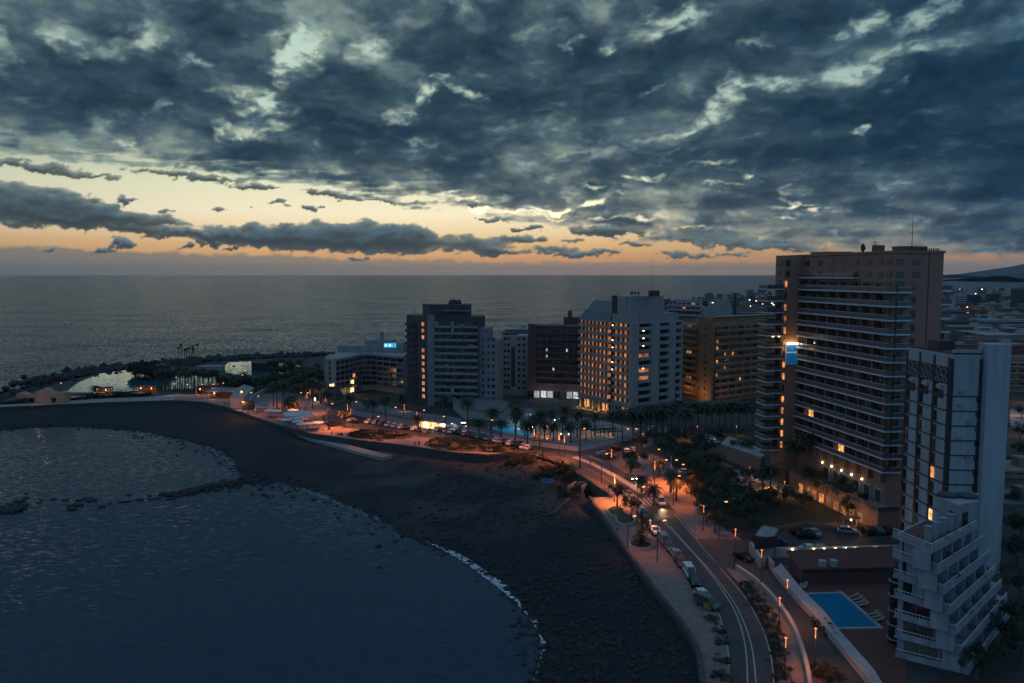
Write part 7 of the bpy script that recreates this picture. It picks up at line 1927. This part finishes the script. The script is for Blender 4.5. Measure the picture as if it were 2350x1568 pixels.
for x, y, lab, c in ((1737,1063,"red and white parasol on the terrace left of the slab hotel's entrance",(.45,.2,.2)),(565,940,"dark kiosk box beside the orange lit entrance building",(.03,.03,.035))):
    p = P(x, y); root = empty("parasol" if "parasol" in lab else "kiosk", (p.x, p.y, 4.04 if "kiosk" in lab else 4.04), 0, lab, "parasol" if "parasol" in lab else "kiosk")
    if "parasol" in lab:
        for nm, me in (("canopy", can), ("pole", pol)): o = bpy.data.objects.new(nm, me); COL.objects.link(o); o.parent = root; o.scale = (1.2, 1.2, 1)
    else:
        b = MB(); b.box(-1, 3.2, -1.5, 1.5, 0, 3.4); b.build("wall", mat("dark_kiosk", c, .7), root); b = MB(); b.box(-1.2, 3.4, -1.7, 1.7, 3.4, 3.6); b.build("roof", M_DARKM, root)
# poolside loungers, bar sign, planter by the near pool
b = MB(); b.box(-.32, .32, -.3, 1.4, .25, .34); b.mesh([(-.32, -.3, .3), (.32, -.3, .3), (.32, -.8, .75), (-.32, -.8, .75), (-.32, -.3, .24), (.32, -.3, .24), (.32, -.84, .69), (-.32, -.84, .69)], [(0, 1, 2, 3), (7, 6, 5, 4), (0, 3, 7, 4), (1, 5, 6, 2), (2, 6, 7, 3)]); lb = b.data("lounger_bed", mat("lounger_canvas", (.20, .17, .14), .8))
b = MB()
for sx in (-.28, .28):
    for sy in (-.2, 1.3): b.box(sx - .03, sx + .03, sy - .03, sy + .03, 0, .25)
lf = b.data("lounger_legs", M_CONC)
SLG = []
for x, y, r_ in ((1838,1352,2.6),(1848,1349,2.6),(1962,1372,2.0),(1970,1379,2.0),(1977,1386,2.0),(1984,1392,2.0),(2006,1413,2.0),(2013,1420,2.0),(2020,1427,2.0)):
    p = P(x, y); root = empty("sun_lounger", (p.x, p.y, 4.1), r_, "x", "sun lounger", "sun loungers round the near pool")
    for nm, me in (("bed", lb), ("legs", lf)): o = bpy.data.objects.new(nm, me); COL.objects.link(o); o.parent = root
    SLG.append(root)
label_row(SLG, "{n} pale sun lounger beside the near blue pool")
p = P(1656, 1398); root = empty("litter_bin", (p.x - 2.2, p.y, 4.08), 0, "yellow framed skip container at the end of the kerbside cars", "container"); b = MB(); b.box(-.9, .9, -.6, .6, 0, 1.3); b.build("body", M_DARKM, root); b = MB(); b.box(-.95, .95, -.65, -.58, .1, 1.25); b.build("front_frame", mat("dull_yellow", (.25, .19, .02), .7), root)
p = P(1664, 1232); b = MB(); b.box(-1.1, 1.1, -.25, .25, .4, .5); b.box(-1.1, 1.1, .2, .3, .5, 1.0); b.box(-1.0, -.8, -.25, .3, 0, .4); b.box(.8, 1.0, -.25, .3, 0, .4)
b.build("bench", M_CONC, loc=(p.x, p.y, 4.06), rz=-.6, label="pale stone bench on the pavement right of the main road", cat="bench")
p = P(1492, 1052); root = empty("road_sign", (p.x, p.y, 4.04), 0, "pale rectangular road sign on a pole at the junction park", "sign"); b = MB(); b.cyl(0, 0, 0, 3.5, .06, n=6); b.build("pole", M_DARKM, root); b = MB(); b.box(-.8, .8, -.05, .05, 3.5, 6.2); b.build("board", M_RES, root)
p = P(1757, 1284); root = empty("billboard", (p.x, p.y, 4.04), .25, "dark billboard frame standing behind the corner of the lamp wall", "billboard"); b = MB(); b.box(-2.4, 2.4, -.1, .1, 2.2, 4.4); b.build("board", M_DARKM, root)
for sx in (-2, 2): b = MB(); b.cyl(sx, 0, 0, 2.2, .08, n=6); b.build("post", M_DARKM, root)
# promenade railing above the beach
root = building("sea_railing", "thin metal railing along the sea wall of the lit promenade", "railing")
rl_ = offset_line(pl(WALL_LINE[14:20]), -.05)
b = MB(); b.strip(rl_, .04, 5.4, 5.48); b.build("top_rail", M_DARKM, root)
b = MB()
for i in range(len(rl_) - 1):
    fc = Face(rl_[i], rl_[i + 1]); n = max(1, int(fc.L / 1.6))
    for k in range(n): q_ = fc.pt(fc.L * k / n); b.cyl(q_.x, q_.y, 4.45, 5.42, .04, n=4, cap=False)
b.build("baluster_posts", M_DARKM, root, kind="stuff", label="many thin railing posts")
# ------------------------------------------------------------------ people: one continuous skinned figure each
def figure(pose, seed):
    """joints as connected edges, radii per joint, grown by the Skin modifier and baked to one mesh"""
    st = .28 if pose == "walk" else .07
    J = [((0, 0, .95), .13), ((0, 0, 1.15), .125), ((0, 0, 1.38), .15), ((0, .01, 1.50), .055), ((0, .02, 1.58), .075), ((0, .03, 1.68), .10), ((0, .02, 1.77), .07),
         ((-.18, 0, 1.40), .06), ((-.23, -.04 - st * .3, 1.13), .045), ((-.24, .06 - st * .4, .88), .035), ((.18, 0, 1.40), .06), ((.23, .02 + st * .3, 1.13), .045), ((.24, .12 + st * .4, .90), .035),
         ((-.10, 0, .90), .09), ((-.11, st * .6, .50), .062), ((-.11, st * .9, .08), .04), ((-.11, st * .9 + .13, .04), .04), ((.10, 0, .90), .09), ((.11, -st * .5, .50), .062), ((.11, -st * 1.1, .09), .04), ((.11, -st * 1.1 + .13, .04), .04)]
    E = [(0, 1), (1, 2), (2, 3), (3, 4), (4, 5), (5, 6), (2, 7), (7, 8), (8, 9), (2, 10), (10, 11), (11, 12), (0, 13), (13, 14), (14, 15), (15, 16), (0, 17), (17, 18), (18, 19), (19, 20)]
    me = bpy.data.meshes.new("figure"); me.from_pydata([j[0] for j in J], E, []); o = bpy.data.objects.new("figure", me); COL.objects.link(o)
    m = o.modifiers.new("skin", "SKIN"); m.use_smooth_shade = True
    for v, (p_, r_) in zip(me.skin_vertices[0].data, J): v.radius = (r_, r_)
    me.skin_vertices[0].data[0].use_root = True
    s = o.modifiers.new("sub", "SUBSURF"); s.levels = 1; s.render_levels = 1
    bpy.context.view_layer.update(); dg = bpy.context.evaluated_depsgraph_get()
    res = bpy.data.meshes.new_from_object(o.evaluated_get(dg)); bpy.data.objects.remove(o)
    res.name = "person_body"; res.materials.clear()
    c1 = [(.05, .05, .06), (.25, .25, .26), (.12, .04, .04), (.04, .06, .12)][seed % 4]; c2 = [(.03, .035, .06), (.04, .04, .04)][seed % 2]
    for m_ in (mat("shirt_%d" % (seed % 4), c1, .9), mat("trousers_%d" % (seed % 2), c2, .9), mat("skin", (.30, .18, .13), .6), mat("hair", (.03, .022, .018), .8)): res.materials.append(m_)
    for p_ in res.polygons:
        z = p_.center.z; x = abs(p_.center.x)
        p_.material_index = 0 if z > .93 else 1
        if z > 1.47 or (x > .2 and z < .98 and z > .8): p_.material_index = 2
        if z > 1.70 or (z > 1.60 and p_.center.y < -.01): p_.material_index = 3
    return res
FIG = [figure("walk" if i % 2 else "stand", i) for i in range(4)]
CL = ["dark shirt", "grey shirt", "dark red shirt", "dark blue shirt"]
PPL = []
for x, y in ((1417,1222),(1507,1128),(1447,1196),(952,1025),(962,1024),(690,958),(700,965),(737,972),(729,968),(742,962),(682,946),(674,935),(700,935),(708,932),(716,938),(690,925),(581,948),(590,950),(556,950),(640,945),(777,950),(760,1000),(842,996),(848,1000),(856,1001),(884,1003),(1355,1070),(1288,1056),(1294,1060),(1180,1036),(1516,1094),(1492,1226)):
    p = P(x, y); i = int(x) % 4; o = bpy.data.objects.new("person", FIG[i]); COL.objects.link(o); o.location = (p.x, p.y, 4.05); o.rotation_euler = (0, 0, x * 1.3)
    setp(o, "x", "person", "people walking on plaza and promenade"); o["c"] = CL[i]; PPL.append(o)
label_row(PPL, "person in {c}, {n} of the walkers on plaza and promenade")
# ------------------------------------------------------------------ sea air between the town and the far hills
b = MB(); b.box(-63000, 63000, -1500, 61000, -40, 620)
hm = bpy.data.materials.new("sea_haze"); hm.use_nodes = True; HN, HL = hm.node_tree.nodes, hm.node_tree.links; HN.clear()
pv = HN.new("ShaderNodeVolumePrincipled"); pv.inputs["Density"].default_value = 1.2e-5; pv.inputs["Color"].default_value = (0.75, 0.87, 1.0, 1); pv.inputs["Anisotropy"].default_value = 0.2
ho = HN.new("ShaderNodeOutputMaterial"); HL.new(pv.outputs[0], ho.inputs["Volume"])
b.build("haze", hm, kind="stuff", label="thin blue evening haze over sea and town", cat="haze")
scene.cycles.volume_bounces = 1
